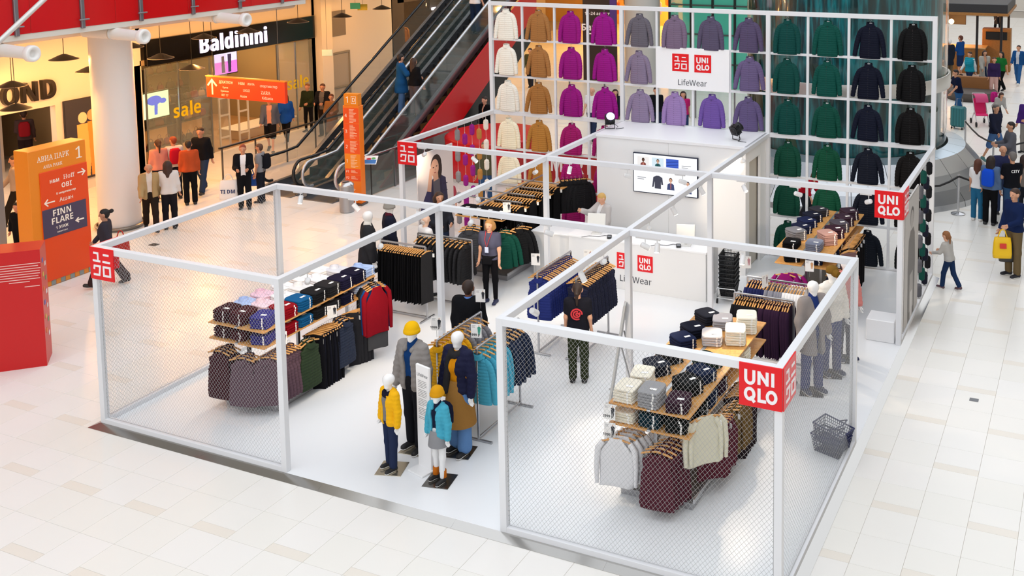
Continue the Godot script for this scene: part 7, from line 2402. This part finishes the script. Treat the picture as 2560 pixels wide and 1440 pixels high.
	for e in [[-2.0, 1.9], [1.2, 1.9], [-2.0, -1.9], [1.2, -1.9], [0.2, 1.9]]:
		part(k, "post", box_mesh(Vector3(0.1, 2.7, 0.1), 0.005, Vector3(e[0], 1.35, e[1])), mt("17151a", 0.5))
	var lb := MB.new()
	lb.ball(Vector3(-1.0, 2.2, 1.0), Vector3(0.12, 0.12, 0.12), 12, 8)
	part(k, "lamp_globe", lb.mesh(), glow("ffd8a0", 3.0))
	omni(kp + Vector3(-1.0, 2.0, 1.25), 2.0, "ffc070", 0.1)
	# bench with plants near the kiosk
	var bn := thing("round_bench", "curved wooden bench beside the coffee kiosk", "bench", Vector3(8.75, MF, -31.4))
	var bm := MB.new()
	bm.lathe([[0.9, 0.0], [0.95, 0.3], [0.9, 0.34], [0.6, 0.34]], 28, Vector3.ZERO, true)
	part(bn, "seat", bm.mesh(), textured("benchwood", ["4a4440", "5a524c"], 0.05, Vector3(1, 3, 1), 0.6))
	part(bn, "backrest", box_mesh(Vector3(1.3, 0.5, 0.12), 0.03, Vector3(0, 0.55, -0.4)), mt("8a5a2c", 0.5))
	# far walls behind the jacket wall: warm shops, pale pillar, green glass lift
	var zf := -45.0
	var fw := MB.new()
	fw.box(Vector3(-10.0, 6.5, zf - 0.2), Vector3(20.0, 6.0, 0.4)); fw.box(Vector3(-10.0, 1.6, zf - 5.0), Vector3(20.0, 4.0, 0.3)); fw.box(Vector3(-4.2, 1.6, zf - 2.5), Vector3(0.3, 4.0, 5.0)); fw.box(Vector3(2.0, 6.5, zf - 0.2), Vector3(6.0, 19.0, 0.4))
	struct("wall_far_shops", fw.mesh(), mt("d8b070", 0.8), "warm ochre wall and portal of the far clothes shops", "wall")
	area("unseen_shop_glow", Vector3(-9.0, 3.3, zf - 2.0), Vector2(7.0, 2.5), 40.0, "ffb040")  # unseen lamp inside, placed for the orange light of the far shop
	area("unseen_shop_glow", Vector3(-9.0, 4.4, zf + 6.0), Vector2(7.0, 2.5), 18.0, "ffc468")  # unseen warm lamp before the far shop, lights its front and floor
	solo("unseen_shop_light", box_mesh(Vector3(7.0, 0.05, 2.5), 0.005), glow("ffd890", 1.2), "long unseen ceiling light giving the far clothes shop its warm light", "light", Vector3(-9.0, 3.34, zf - 2.0))
	for e in 14:
		garment("shop_garment", "garment on a rail in the far warm-lit shop", "garment", "garments in the far shop", ["e8e0d8", "c88a3a", "b8b0d8", "d86a3a", "3a2c28"][e % 5], "knit", Vector3(-15.0 + e * 0.62, 2.4 - 0.5 * (e % 2), zf - 1.0 - 0.5 * (e % 3)), 0.3, e)
	var pp := thing("advert_board", "black and violet advertising board with white Cyrillic lines behind the jacket wall", "sign", Vector3(-6.4, MF, -30.0), 0.2)
	part(pp, "board", box_mesh(Vector3(1.5, 3.6, 0.1), 0.01, Vector3(0, 1.8, 0)), mt("17121c", 0.4))
	part(pp, "corner_field", box_mesh(Vector3(0.3, 2.0, 0.01), 0.002, Vector3(0.6, 2.6, 0.055)), mt("4a2c86", 0.5))
	text(pp, "11-24 августа", 0.14, mt("f2f0f4", 0.5), tf(Vector3(-0.05, 2.9, 0.055)), false, 0.004, true)
	text(pp, "Баухаус", 0.3, mt("f2f0f4", 0.5), tf(Vector3(-0.05, 2.3, 0.055)), false, 0.004, true)
	text(pp, "ПАРК", 0.3, mt("f2f0f4", 0.5), tf(Vector3(-0.05, 1.9, 0.055)), false, 0.004, true)
	var cm := MB.new()
	cm.lathe([[0.75, 0.0], [0.75, 12.0]], 32, Vector3.ZERO, false)
	solo("column", cm.mesh(), mt("c4c2be", 0.5), "far pale round column behind the lilac grey jackets", "column", Vector3(-4.5, MF, -30.2), 0.0, "", "structure")
	var lf := thing("glass_lift", "green glass lift shaft with dark steel mullions behind the purple jackets", "lift", Vector3(-1.3, MF, -30.0))
	for q in 4:
		part(lf, "pane", box_mesh(Vector3(0.85, 10.0, 0.03), 0, Vector3(-1.4 + q * 0.95, 5.0, 0)), glass("5fd0b8", 0.6))
		part(lf, "mullion", box_mesh(Vector3(0.1, 10.0, 0.1), 0.005, Vector3(-1.87 + q * 0.95, 5.0, 0)), mt("22302e", 0.4, 0.5))
		for y in [1.0, 2.2, 3.4]:
			part(lf, "crossbar", box_mesh(Vector3(0.86, 0.06, 0.08), 0.004, Vector3(-1.4 + q * 0.95, y, 0.02)), mt("4a5a58", 0.4, 0.5))
	part(lf, "car", box_mesh(Vector3(3.4, 10.0, 0.1), 0.01, Vector3(-0.2, 5.0, -1.6)), mt("3a6a62", 0.5))
	# red café counter and toy stand beyond the banner side
	var rc := thing("red_counter", "curved red counter with a pale plinth outside the stand's banner side", "counter", Vector3(-2.2, MF, -14.6))
	cm = MB.new()
	cm.lathe([[1.3, 0.0], [1.3, 0.1], [1.36, 0.12], [1.42, 1.14], [1.3, 1.2]], 36, Vector3.ZERO, true)
	part(rc, "body", cm.mesh(), mt("c40d18", 0.35))
	cm = MB.new()
	cm.lathe([[1.33, 0.0], [1.33, 0.1]], 36, Vector3.ZERO, false)
	part(rc, "plinth", cm.mesh(), mt("d8d4d0", 0.4))
	var bt := thing("banner_strip", "dark red low banner with white letters behind the cream and tan jackets", "banner", Vector3(0.6, MF, -13.2))
	part(bt, "panel", box_mesh(Vector3(2.6, 1.2, 0.06), 0.005, Vector3(0, 0.6, 0)), mt("a80c18", 0.4))
	text(bt, "SMART", 0.34, mt("f4f2f2", 0.5), tf(Vector3(0.2, 0.85, 0.032)), false, 0.01, true)
	text(bt, "MARKET", 0.3, mt("f4f2f2", 0.5), tf(Vector3(0.2, 0.4, 0.032)), false, 0.01, true)
	# glass rail further back
	for e in [[Vector3(-5.5, MF, -24.0), "beyond the red panelling"], [Vector3(-0.5, MF, -24.0), "beyond the magenta jackets"]]:
		var g := thing("glass_barrier", "glass barrier with a steel rail %s" % e[1], "barrier", e[0])
		for s in 3:
			part(g, "pane", box_mesh(Vector3(1.4, 0.95, 0.012), 0.002, Vector3(s * 1.45, 0.5, 0)), glass("c0d0cc", 0.2))
			part(g, "post", box_mesh(Vector3(0.05, 1.05, 0.05), 0.004, Vector3(s * 1.45 - 0.72, 0.525, 0)), mt("8a8c90", 0.3, 0.9))
		part(g, "rail", box_mesh(Vector3(4.4, 0.05, 0.07), 0.01, Vector3(1.45, 1.07, 0)), mt("9a9ca0", 0.25, 0.9))
	# suitcase and pushchair in the right aisle
	var sp := gp(2395, 322, MF)
	var su := thing("suitcase", "teal hard-shell suitcase wrapped in clear film", "suitcase", sp, -0.3)
	part(su, "shell", box_mesh(Vector3(0.48, 0.68, 0.28), 0.05, Vector3(0, 0.42, 0)), mt("1c6a70", 0.3))
	for q in 4:
		part(su, "ridge", box_mesh(Vector3(0.03, 0.6, 0.01), 0.004, Vector3(-0.15 + q * 0.1, 0.42, 0.143)), mt("2a8088", 0.3))
	for s in [[-0.18, 0.1], [0.18, 0.1], [-0.18, -0.1], [0.18, -0.1]]:
		var wb := MB.new()
		wb.ball(Vector3(s[0], 0.04, s[1]), Vector3(0.03, 0.04, 0.04), 8, 6)
		part(su, "wheel", wb.mesh(), mt("1a1a1c", 0.5))
	var hb := MB.new()
	hb.tube([Vector3(-0.1, 0.75, -0.08), Vector3(-0.1, 1.0, -0.1), Vector3(0.1, 1.0, -0.1), Vector3(0.1, 0.75, -0.08)], 0.012, 6)
	part(su, "pull_handle", hb.mesh(), mt("b0b0b2", 0.3, 0.8))
	var pc := thing("pushchair", "pink buggy with a silver frame in the tiled aisle", "pushchair", gp(2450, 312, MF), 0.35)
	var fb := MB.new()
	for s in [-0.2, 0.2]:
		fb.tube([Vector3(s, 0.08, 0.38), Vector3(s, 0.55, 0.0), Vector3(s, 1.02, -0.34)], 0.016, 6)
		fb.tube([Vector3(s, 0.08, -0.34), Vector3(s, 0.5, 0.05)], 0.016, 6)
	fb.tube([Vector3(-0.2, 1.02, -0.34), Vector3(0.2, 1.02, -0.34)], 0.02, 6)
	part(pc, "frame", fb.mesh(), mt("c9c9cc", 0.3, 0.8))
	part(pc, "seat", box_mesh(Vector3(0.4, 0.55, 0.06), 0.02), mt("e8186e", 0.6), tf(Vector3(0, 0.62, -0.1), 0, -0.35))
	part(pc, "seat_base", box_mesh(Vector3(0.4, 0.06, 0.35), 0.02, Vector3(0, 0.38, 0.1)), mt("e8186e", 0.6))
	var hd := MB.new()
	var hrows := []
	for q in 7:
		var a := deg_to_rad(lerpf(20, 130, q / 6.0))
		var hrow := []
		for s in 7:
			hrow.append(Vector3(lerpf(-0.21, 0.21, s / 6.0), 0.68 + 0.36 * sin(a), -0.12 + 0.36 * cos(a)))
		hrows.append(hrow)
	hd.patch(hrows, false)
	part(pc, "hood", hd.mesh(), mt("c0306c", 0.6))
	for s in [[-0.22, 0.38], [0.22, 0.38], [-0.22, -0.34], [0.22, -0.34]]:
		var wm := MB.new()
		wm.xf = Transform3D(Basis(Vector3.BACK, PI / 2), Vector3(s[0], 0.085, s[1]))
		wm.lathe([[0.0, -0.02], [0.085, -0.02], [0.085, 0.02], [0.0, 0.02]], 14)
		part(pc, "wheel", wm.mesh(), mt("1b1b1d", 0.6))
func make_mall() -> void:
	make_shops()
	make_escalators()
	make_signs()
	make_far()

# ---------------------------------------------------------------- people
func backpack(t: Node3D, hex: String, sc := 1.0) -> void:
	var key := "rucksack"
	if not cache.has(key):
		var b := MB.new()
		var rows := []
		for e in [[0.1, 0.05, -0.22], [0.145, 0.085, -0.18], [0.15, 0.09, 0.0], [0.14, 0.075, 0.14], [0.09, 0.05, 0.2]]:
			rows.append(superring(e[0], e[1], e[2], 18, 0.55))
		b.patch(rows, true, true, true)
		cache[key] = b.mesh()
		b = MB.new()
		for s in [-1.0, 1.0]:
			b.tube([Vector3(0.08 * s, 0.14, 0.05), Vector3(0.11 * s, 0.2, 0.16), Vector3(0.12 * s, 0.1, 0.27), Vector3(0.11 * s, -0.12, 0.24), Vector3(0.1 * s, -0.18, 0.06)], 0.016, 6)
		cache[key + "s"] = b.mesh()
	var at := tf(Vector3(0, 1.24, -0.2) * sc, 0, 0, 0, Vector3(sc, sc, sc))
	part(t, "rucksack", cache[key], cloth(hex), at)
	part(t, "straps", cache[key + "s"], cloth(hex), at)
func carrier(label: String, at: Vector3, hex: String, w: float, h: float, turn: float, mark := "") -> Node3D:
	var t := thing("carrier_bag", label, "bag", at, turn)
	var rows := []
	for e in [[1.0, 0.5, 0.0], [1.04, 0.55, 0.2], [0.98, 0.42, 0.7], [0.86, 0.2, 1.0]]:
		rows.append(superring(w / 2 * e[0], w / 3 * e[1], h * e[2], 20, 0.5))
	var b := MB.new()
	b.patch(rows, true, true, true)
	part(t, "sack", b.mesh(), mt(hex, 0.35))
	b = MB.new()
	b.tube([Vector3(-w * 0.25, h, 0), Vector3(-w * 0.12, h + 0.13, 0), Vector3(0.0, h + 0.16, 0), Vector3(w * 0.12, h + 0.13, 0), Vector3(w * 0.25, h, 0)], 0.012, 6)
	part(t, "handle", b.mesh(), mt(hex, 0.35))
	if mark:
		text(t, mark, h * 0.2, mt("2a3a6a", 0.5), tf(Vector3(0, h * 0.45, w * 0.19)), false, 0.004, true)
	return t
func make_people() -> void:
	# inside the stand
	var t := figure("person", "shop assistant in a grey-blue T-shirt and black leggings with a red lanyard", "person", gp(1228, 757), 0.15, {"fine": true, "fem": 1.0, "h": 1.63, "tops": [["tee", "4f5064"]], "low": ["leggings", "131316"], "hair": ["curly", "a87a42"], "skin": "d8a486", "shoes": "1c2346"})
	var sc := 1.63 / 1.75
	var b := MB.new()
	b.tube([Vector3(-0.07, 1.5, 0.02), Vector3(-0.045, 1.36, 0.15), Vector3(0.0, 1.2, 0.165), Vector3(0.045, 1.36, 0.15), Vector3(0.07, 1.5, 0.02)], 0.008, 6)
	part(t, "lanyard", b.mesh(), mt("b0202c", 0.5), tf(Vector3.ZERO, 0, 0, 0, Vector3(sc, sc, sc)))
	part(t, "badge", box_mesh(Vector3(0.075, 0.11, 0.006), 0.002), mt("c9d2ea", 0.3), tf(Vector3(0, 1.08, 0.158)))
	part(t, "waist_bag", box_mesh(Vector3(0.19, 0.16, 0.06), 0.025), cloth("17171a"), tf(Vector3(0, 0.88, 0.15)))
	b = MB.new()
	b.lathe([[0.165, 0.9], [0.168, 0.93], [0.165, 0.95]], 20, Vector3.ZERO, false)
	part(t, "waist_strap", b.mesh(), cloth("17171a"), tf(Vector3.ZERO, 0, 0, 0, Vector3(1, 1, 0.82)))
	t = figure("person", "dark-haired person in a black T-shirt with a red back print and olive trousers", "person", gp(1447, 955), PI + 0.35, {"fine": true, "fem": 1.0, "h": 1.62, "pose": "stand", "tops": [["tee", "1c1c24"]], "low": ["trousers", "2c3320"], "hair": ["pony", "2a1a12"], "skin": "cf9a7c", "shoes": "17171a"})
	part(t, "back_print", strokes([arc(Vector2(0, 0), Vector2(0.085, 0.085), 0, 300, 18), arc(Vector2(0, 0), Vector2(0.05, 0.05), 60, 400, 14), arc(Vector2(0.01, 0.0), Vector2(0.02, 0.02), 0, 300, 8)], 0.024, 0.004), mt("c02c34", 0.6), tf(Vector3(0, 1.16, -0.145), PI, 0.08))
	t = figure("person", "man in a black suit jacket with a blue shirt collar seen from behind", "person", head_at(1163, 706, 1.78) + Vector3(-0.03, 0, -0.12), PI + 0.3, {"fine": true, "h": 1.78, "tops": [["coat", "17181c"]], "low": ["trousers", "17181c"], "hair": ["short", "2c1a12"], "skin": "7a4a34"})
	b = MB.new()
	b.lathe([[0.07, 1.475], [0.066, 1.52]], 18, Vector3.ZERO, false)
	part(t, "shirt_collar", b.mesh(), mt("5a86d0", 0.6), tf(Vector3(0, 0.01, -0.005)))
	figure("person", "short-haired blond cashier in a pale cardigan checking a wristwatch behind the cash desk", "person", Vector3(3.95, 0, -8.78), -0.5, {"fine": true, "pose": "watch", "fem": 1.0, "h": 1.6, "tops": [["tee", "efefef"], ["cardigan", "bfbab8"]], "low": ["trousers", "2a2a30"], "hair": ["short", "c9a05a"], "skin": "d9a284"})
	figure("person", "curly dark-haired shopper looking down behind the trousers rack", "person", head_at(1097, 478, 1.74), 0.9, {"pose": "both", "h": 1.74, "tops": [["sweater", "2a2c34"]], "low": ["trousers", "2a3450"], "hair": ["curly", "3a2418"], "skin": "d0987a"})
	figure("person", "shopper in a loose white shirt behind the trousers rack", "person", head_at(1062, 535, 1.62) + Vector3(0, 0, 0.0), 2.6, {"pose": "hold", "fem": 1.0, "h": 1.62, "tops": [["tunic", "e8e6e6"]], "low": ["trousers", "20284a"], "hair": ["bald", "c8beb8"], "skin": "e0b8a0"})
	# outside the banner side
	figure("person", "man in an olive jacket and jeans standing outside beyond the pouches", "person", head_at(1212, 352, 1.76, MF), 0.3, {"h": 1.76, "tops": [["sweater", "5a5a44"]], "low": ["trousers", "3a5a86"], "hair": ["short", "6a5a4c"], "skin": "c89474"})
	figure("person", "child in a dark pink top beside the magenta pouches", "person", Vector3(-0.6, MF, -9.9), 0.2, {"pose": "kid", "h": 1.25, "tops": [["sweater", "b04a58"]], "low": ["trousers", "2a3048"], "hair": ["short", "4a2c20"]})
	# left concourse
	t = figure("person", "woman with a black bun in a grey sweater walking past the stand corner", "person", gp(272, 716, MF), -0.9, {"pose": "walk", "fem": 1.0, "h": 1.62, "tops": [["sweater", "3a363e"]], "low": ["wide", "3c2a2a"], "hair": ["bun", "14100f"], "skin": "c08a6c", "shoes": "2a2422"})
	carrier("red checked shopping bag carried by the woman with the black bun", gp(308, 668, MF) + Vector3(0.1, 0.32, 0.1), "b8281c", 0.34, 0.36, 0.4)
	var grp := "shoppers in the left concourse"
	var list := [
		["balding person in a beige cardigan and dark trousers walking by the column", 370, 405, 1.66, 0.9, {"pose": "walk", "tops": [["neck", "e0d4c8"], ["cardigan", "b09468"]], "low": ["trousers", "2a211c"], "hair": ["bald", "b89a74"]}],
		["long-haired woman in a white top with a mustard coat over her arm", 418, 400, 1.66, -2.4, {"pose": "hold", "fem": 1.0, "tops": [["sweater", "dcd6d2"]], "low": ["trousers", "1f1c20"], "hair": ["long", "3a2218"]}],
		["woman with a long plait in a pink top facing the handbag shop", 394, 348, 1.64, -2.0, {"fem": 1.0, "tops": [["sweater", "d08a7c"]], "low": ["trousers", "20222c"], "hair": ["pony", "3c2218"]}],
		["woman with a red rucksack facing the handbag shop", 432, 340, 1.66, -2.1, {"fem": 1.0, "pose": "pair", "tops": [["sweater", "d8cfc8"]], "low": ["trousers", "1c1d24"], "hair": ["short", "8a3c1c"], "pack": "b0182c"}],
		["woman in an orange sweater and black trousers seen from behind", 470, 350, 1.68, -2.3, {"fem": 1.0, "tops": [["sweater", "b4502c"]], "low": ["trousers", "141417"], "hair": ["short", "1e1512"]}],
		["bearded man in a black sweater and jeans walking from the handbag shop", 500, 315, 1.82, 0.4, {"pose": "walk", "tops": [["sweater", "1a1a1e"]], "low": ["trousers", "2c3c58"], "hair": ["short", "2a1a14"]}],
		["woman with glasses in a black cardigan carrying a white bag", 606, 360, 1.66, 0.7, {"fem": 1.0, "pose": "both", "tops": [["tee", "f0ecec"], ["cardigan", "17171a"]], "low": ["trousers", "17171a"], "hair": ["short", "8a3c24"]}],
		["boy in a grey T-shirt with a blue sports bag", 648, 358, 1.55, -1.2, {"tops": [["tee", "8c8c90"]], "low": ["trousers", "20222c"], "hair": ["short", "5a3a28"], "pack": "1a1a20"}],
		["man in a denim jacket, pink shirt and black shorts at the shop door", 672, 238, 1.8, 0.6, {"pose": "walk", "tops": [["tee", "d09078"], ["cardigan", "5a6070"]], "low": ["shorts", "15151a"], "hair": ["short", "2c1c14"]}],
		["woman in a bright blue T-shirt and black leggings walking from the shop", 712, 232, 1.66, 0.5, {"fem": 1.0, "pose": "walk", "tops": [["tunic", "1c4fa8"]], "low": ["leggings", "16161a"], "hair": ["long", "2c1a14"], "shoes": "e8e4e0"}],
		["woman in a dark green jacket with a belt bag by the yellow lettering", 768, 208, 1.66, 0.2, {"fem": 1.0, "pose": "hold", "tops": [["sweater", "27301f"]], "low": ["leggings", "17171a"], "hair": ["short", "7a4a2a"]}],
		["man in a checked shirt and dark vest by the service door", 806, 208, 1.78, 0.3, {"pose": "both", "tops": [["sweater", "6a6460"], ["cardigan", "1c1c20"]], "low": ["trousers", "2a2018"], "hair": ["short", "4a2a1c"]}],
		["woman in a tan patterned dress standing by the escalator", 828, 234, 1.6, 0.4, {"fem": 1.0, "pose": "both", "tops": [["tunic", "8a6038"]], "low": ["skirt", "7a5230"], "hair": ["short", "5a2c1c"]}],
		["man in a checked shirt with a red rucksack at the lit shoe shelves", 58, 275, 1.78, -2.2, {"pose": "hold", "tops": [["sweater", "4a3c40"]], "low": ["trousers", "2a2024"], "hair": ["short", "2a1612"], "pack": "8a1c28"}],
		["man in a beige shirt walking behind the orange sign", 34, 385, 1.76, -0.6, {"pose": "walk", "tops": [["sweater", "a89484"]], "low": ["trousers", "26221f"], "hair": ["short", "3a2a20"]}],
		["person in black crouching behind the orange sign", 42, 505, 1.3, 0.3, {"pose": "kid", "tops": [["sweater", "17171a"]], "low": ["trousers", "17171a"], "hair": ["long", "17120f"]}],
	]
	for e in list:
		var w: Dictionary = e[5]
		w["h"] = e[3]
		if not w.has("skin"): w["skin"] = "c98f6e"
		var f := figure("person", e[0], "person", head_at(e[1], e[2], e[3], MF), e[4], w, grp)
		if w.has("pack"): backpack(f, w.pack, e[3] / 1.75)
	carrier("big white carrier bag with blue lettering held by the woman in the black cardigan", head_at(606, 360, 1.66, MF) + Vector3(-0.42, 0.22, 0.1), "efecea", 0.46, 0.5, 0.5, "TI DM")
	carrier("blue sports bag hanging at the boy's side", head_at(648, 358, 1.55, MF) + Vector3(-0.22, 0.45, 0.12), "1450b0", 0.34, 0.3, 0.5)
	# on the escalator
	for e in [["man in a blue hooded jacket and jeans riding the escalator", -5.38, -14.7, 2.3, {"pose": "pair", "h": 1.8, "tops": [["coat", "1c4f80"]], "low": ["trousers", "4a6a94"], "hair": ["short", "1e1512"]}], ["long-haired woman in a black leather jacket and grey trousers riding the escalator", -4.92, -14.7, 2.9, {"pose": "hold", "fem": 1.0, "h": 1.7, "tops": [["sweater", "17171a"]], "low": ["trousers", "5a5256"], "hair": ["long", "3a2418"]}], ["man in a white T-shirt and dark jeans higher up the escalator", -5.0, -17.9, 3.0, {"pose": "hold", "h": 1.8, "tops": [["tee", "e4e2e4"]], "low": ["trousers", "1c2a44"], "hair": ["short", "1e1512"]}]]:
		var s := roundf((-12.2 - e[2]) / 0.345)
		var f := figure("person", e[0], "person", Vector3(e[1], MF + s * 0.2 + 0.08, -12.2 - s * 0.345), e[3], e[4], "people on the escalator")
	# right aisle
	t = figure("person", "small girl in a grey jumper and jeans reaching for the hanging pouches", "person", gp(2372, 722, MF), -2.0, {"fine": true, "pose": "girl", "h": 1.16, "tops": [["sweater", "b9b6b2"]], "low": ["trousers", "1f3356"], "hair": ["pony", "8a5a34"], "skin": "dca88c", "shoes": "5a4048"})
	t = figure("person", "man in a navy sweater and khaki trousers looking at his phone", "person", gp(2532, 690, MF), -0.7, {"fine": true, "pose": "hold", "h": 1.82, "tops": [["sweater", "18264c"]], "low": ["trousers", "6a5a40"], "hair": ["short", "3a2418"], "skin": "d09a7c", "shoes": "1a1a24"})
	var mp := gp(2532, 690, MF)
	carrier("yellow carrier bag with a red square carried by the man in the navy sweater", mp + Vector3(-0.2, 0.42, 0.2), "f0c000", 0.36, 0.42, 0.3)
	carrier("dark grey carrier bag behind the yellow one", mp + Vector3(-0.08, 0.3, 0.0), "3a3838", 0.4, 0.42, 0.3)
	part(get_child(get_child_count() - 2), "red_square", box_mesh(Vector3(0.13, 0.1, 0.004), 0.001), mt("d03020", 0.4), tf(Vector3(0, 0.26, 0.075), 0, -0.2))
	grp = "visitors in the aisle by the aquarium"
	var l2 := [
		["man in a black T-shirt with a white logo beside the queue", 2532, 378, 1.8, -2.6, {"pose": "hold", "tops": [["tee", "15161c"]], "low": ["trousers", "2c4868"], "hair": ["short", "6a6460"]}],
		["woman in a denim jacket with a bright blue rucksack", 2478, 388, 1.66, 2.9, {"fem": 1.0, "tops": [["sweater", "5a7090"]], "low": ["trousers", "131316"], "hair": ["long", "241812"], "pack": "1c50d0"}],
		["girl with long brown hair in a white top and blue jeans", 2446, 396, 1.5, 2.9, {"fem": 1.0, "tops": [["tee", "ecebec"]], "low": ["trousers", "2a6a90"], "hair": ["long", "5a3020"], "shoes": "e0dcd8"}],
		["man in a grey shirt standing at the belt barrier", 2528, 303, 1.8, -1.2, {"pose": "both", "tops": [["sweater", "5c5c64"]], "low": ["trousers", "8a8578"], "hair": ["short", "1c1310"]}],
		["grey-haired man in a dark sweatshirt and blue shorts", 2490, 258, 1.76, 0.9, {"pose": "walk", "tops": [["sweater", "232638"]], "low": ["shorts", "4a6a98"], "hair": ["short", "5a5450"], "shoes": "4a7a7a"}],
		["man carrying a child in red stripes beside the queue", 2508, 362, 1.7, 0.4, {"pose": "both", "tops": [["sweater", "2c3050"]], "low": ["trousers", "3a4668"], "hair": ["bald", "4a2c20"]}],
		["bearded man in a navy T-shirt and jeans pushing the teal suitcase", 2398, 172, 1.78, -1.0, {"pose": "push", "tops": [["tee", "141c38"]], "low": ["trousers", "2c5a8c"], "hair": ["short", "1c1210"]}],
		["woman in a grey jacket with a pink rucksack stooping by the pushchair", 2492, 214, 1.4, 0.6, {"fem": 1.0, "pose": "stoop", "tops": [["sweater", "a9a6a4"]], "low": ["trousers", "20202a"], "hair": ["long", "3a2018"], "pack": "c02880"}],
		["woman in a turquoise quilted vest and jeans near the bench", 2425, 127, 1.66, -0.6, {"fem": 1.0, "pose": "walk", "tops": [["sweater", "c9d8dc"], ["vest", "128aa0"]], "low": ["trousers", "1c3050"], "hair": ["short", "2c1a14"]}],
		["man in a blue jacket and shorts waiting at the coffee kiosk", 2402, 88, 1.8, -2.0, {"pose": "hold", "tops": [["sweater", "1a4a8c"]], "low": ["shorts", "20345c"], "hair": ["short", "5a2c1c"]}],
		["white-haired person in a dark jacket and khaki trousers at the coffee kiosk", 2374, 97, 1.74, -2.4, {"tops": [["coat", "1e2430"]], "low": ["trousers", "6a5c48"], "hair": ["short", "e0dedc"]}],
		["woman in a pale coat with a black bag near the bench", 2462, 124, 1.64, 0.5, {"fem": 1.0, "pose": "walk", "tops": [["coat", "a8a49c"]], "low": ["trousers", "2a3c5c"], "hair": ["long", "2a1a16"]}],
		["woman in a purple top with a lime shoulder bag", 2486, 142, 1.6, 0.2, {"fem": 1.0, "tops": [["sweater", "33264c"]], "low": ["trousers", "d0a8a0"], "hair": ["short", "4a2a1c"]}],
		["long-haired woman in a green top and black trousers", 2504, 127, 1.66, -0.6, {"fem": 1.0, "pose": "walk", "tops": [["tee", "1c6a30"]], "low": ["trousers", "141416"], "hair": ["long", "15100e"]}],
		["woman in a blue denim jacket with a grey handbag at the aisle edge", 2547, 111, 1.68, -0.2, {"fem": 1.0, "pose": "walk", "tops": [["cardigan", "1c4a80"], ["tee", "c9ccd4"]], "low": ["trousers", "2c5a90"], "hair": ["short", "2c1810"], "shoes": "e8e6e2"}],
		["distant person in brown carrying a bag beyond the coffee kiosk", 2495, 12, 1.68, 0.3, {"fem": 1.0, "pose": "walk", "tops": [["coat", "4a3a30"]], "low": ["trousers", "1a1a1e"], "hair": ["short", "2a1c16"]}],
		["person in a violet top at the edge of the aisle", 2568, 240, 1.74, -0.5, {"pose": "hold", "tops": [["sweater", "4a2c78"]], "low": ["trousers", "8a8580"], "hair": ["short", "2a1c16"]}],
		["woman with her back turned waiting beside the man in the logo T-shirt", 2562, 385, 1.6, 2.6, {"fem": 1.0, "tops": [["sweater", "8a8078"]], "low": ["trousers", "2a2c34"], "hair": ["long", "2a1a14"]}],
	]
	for e in l2:
		var w: Dictionary = e[5]
		w["h"] = e[3]
		if not w.has("skin"): w["skin"] = "cf9878"
		var f := figure("person", e[0], "person", head_at(e[1], e[2], e[3], MF), e[4], w, grp)
		if w.has("pack"): backpack(f, w.pack, e[3] / 1.75)
		if e[0].begins_with("man in a black T-shirt with a white"):
			text(f, "CITY", 0.07, mt("f0f0f0", 0.5), tf(Vector3(0.0, 1.36, -0.15), PI), false, 0.004, true, "back_lettering")
	# seen through the jacket wall
	grp = "people behind the jacket wall"
	for e in [["man in a white shirt behind the magenta jackets", 1480, 215, 1.78, 0.2, {"pose": "walk", "tops": [["tee", "ecebec"]], "low": ["trousers", "2a3450"], "hair": ["bald", "5a4438"]}], ["woman in a dark jacket behind the third magenta row", 1538, 220, 1.66, 0.5, {"fem": 1.0, "pose": "walk", "tops": [["coat", "20222a"]], "low": ["trousers", "8a7a60"], "hair": ["long", "2a1a14"]}], ["person with a child bag behind the lilac jackets", 1640, 215, 1.7, 0.4, {"pose": "walk", "tops": [["sweater", "15171c"]], "low": ["trousers", "1f2840"], "hair": ["short", "3a2820"]}], ["woman in a bright pink top behind the mauve jackets", 1708, 225, 1.64, 0.4, {"fem": 1.0, "pose": "walk", "tops": [["tee", "c0246c"]], "low": ["trousers", "2a3c60"], "hair": ["long", "2a1a14"]}], ["red-haired person in a red sweater behind the green jackets", 2010, 405, 1.4, 1.2, {"fem": 1.0, "pose": "stoop", "tops": [["sweater", "b81428"]], "low": ["trousers", "2a2c34"], "hair": ["long", "5a2a1a"]}], ["person in olive behind the tan jackets", 1325, 118, 1.74, 0.3, {"pose": "walk", "tops": [["sweater", "4a4a30"]], "low": ["trousers", "2a2c34"], "hair": ["short", "2a1c16"]}], ["person in black beyond the red panelling", 1212, 240, 1.74, -0.3, {"tops": [["coat", "121214"]], "low": ["trousers", "121214"], "hair": ["short", "2a1c16"]}]]:
		var w: Dictionary = e[5]
		w["h"] = e[3]
		figure("person", e[0], "person", head_at(e[1], e[2], e[3], MF), e[4], w, grp)

func _ready() -> void:
	rng.seed = 3
	make_camera()
	make_sky()
	make_shell()
	make_platform()
	make_frame()
	make_nets()
	make_grid_wall()
	make_stockroom()
	make_posters()
	make_pouches()
	make_small_fittings()
	make_goods()
	make_mannequins()
	make_mall()
	make_people()
	ceiling_lamps()
	make_pendants()
	make_tracks()
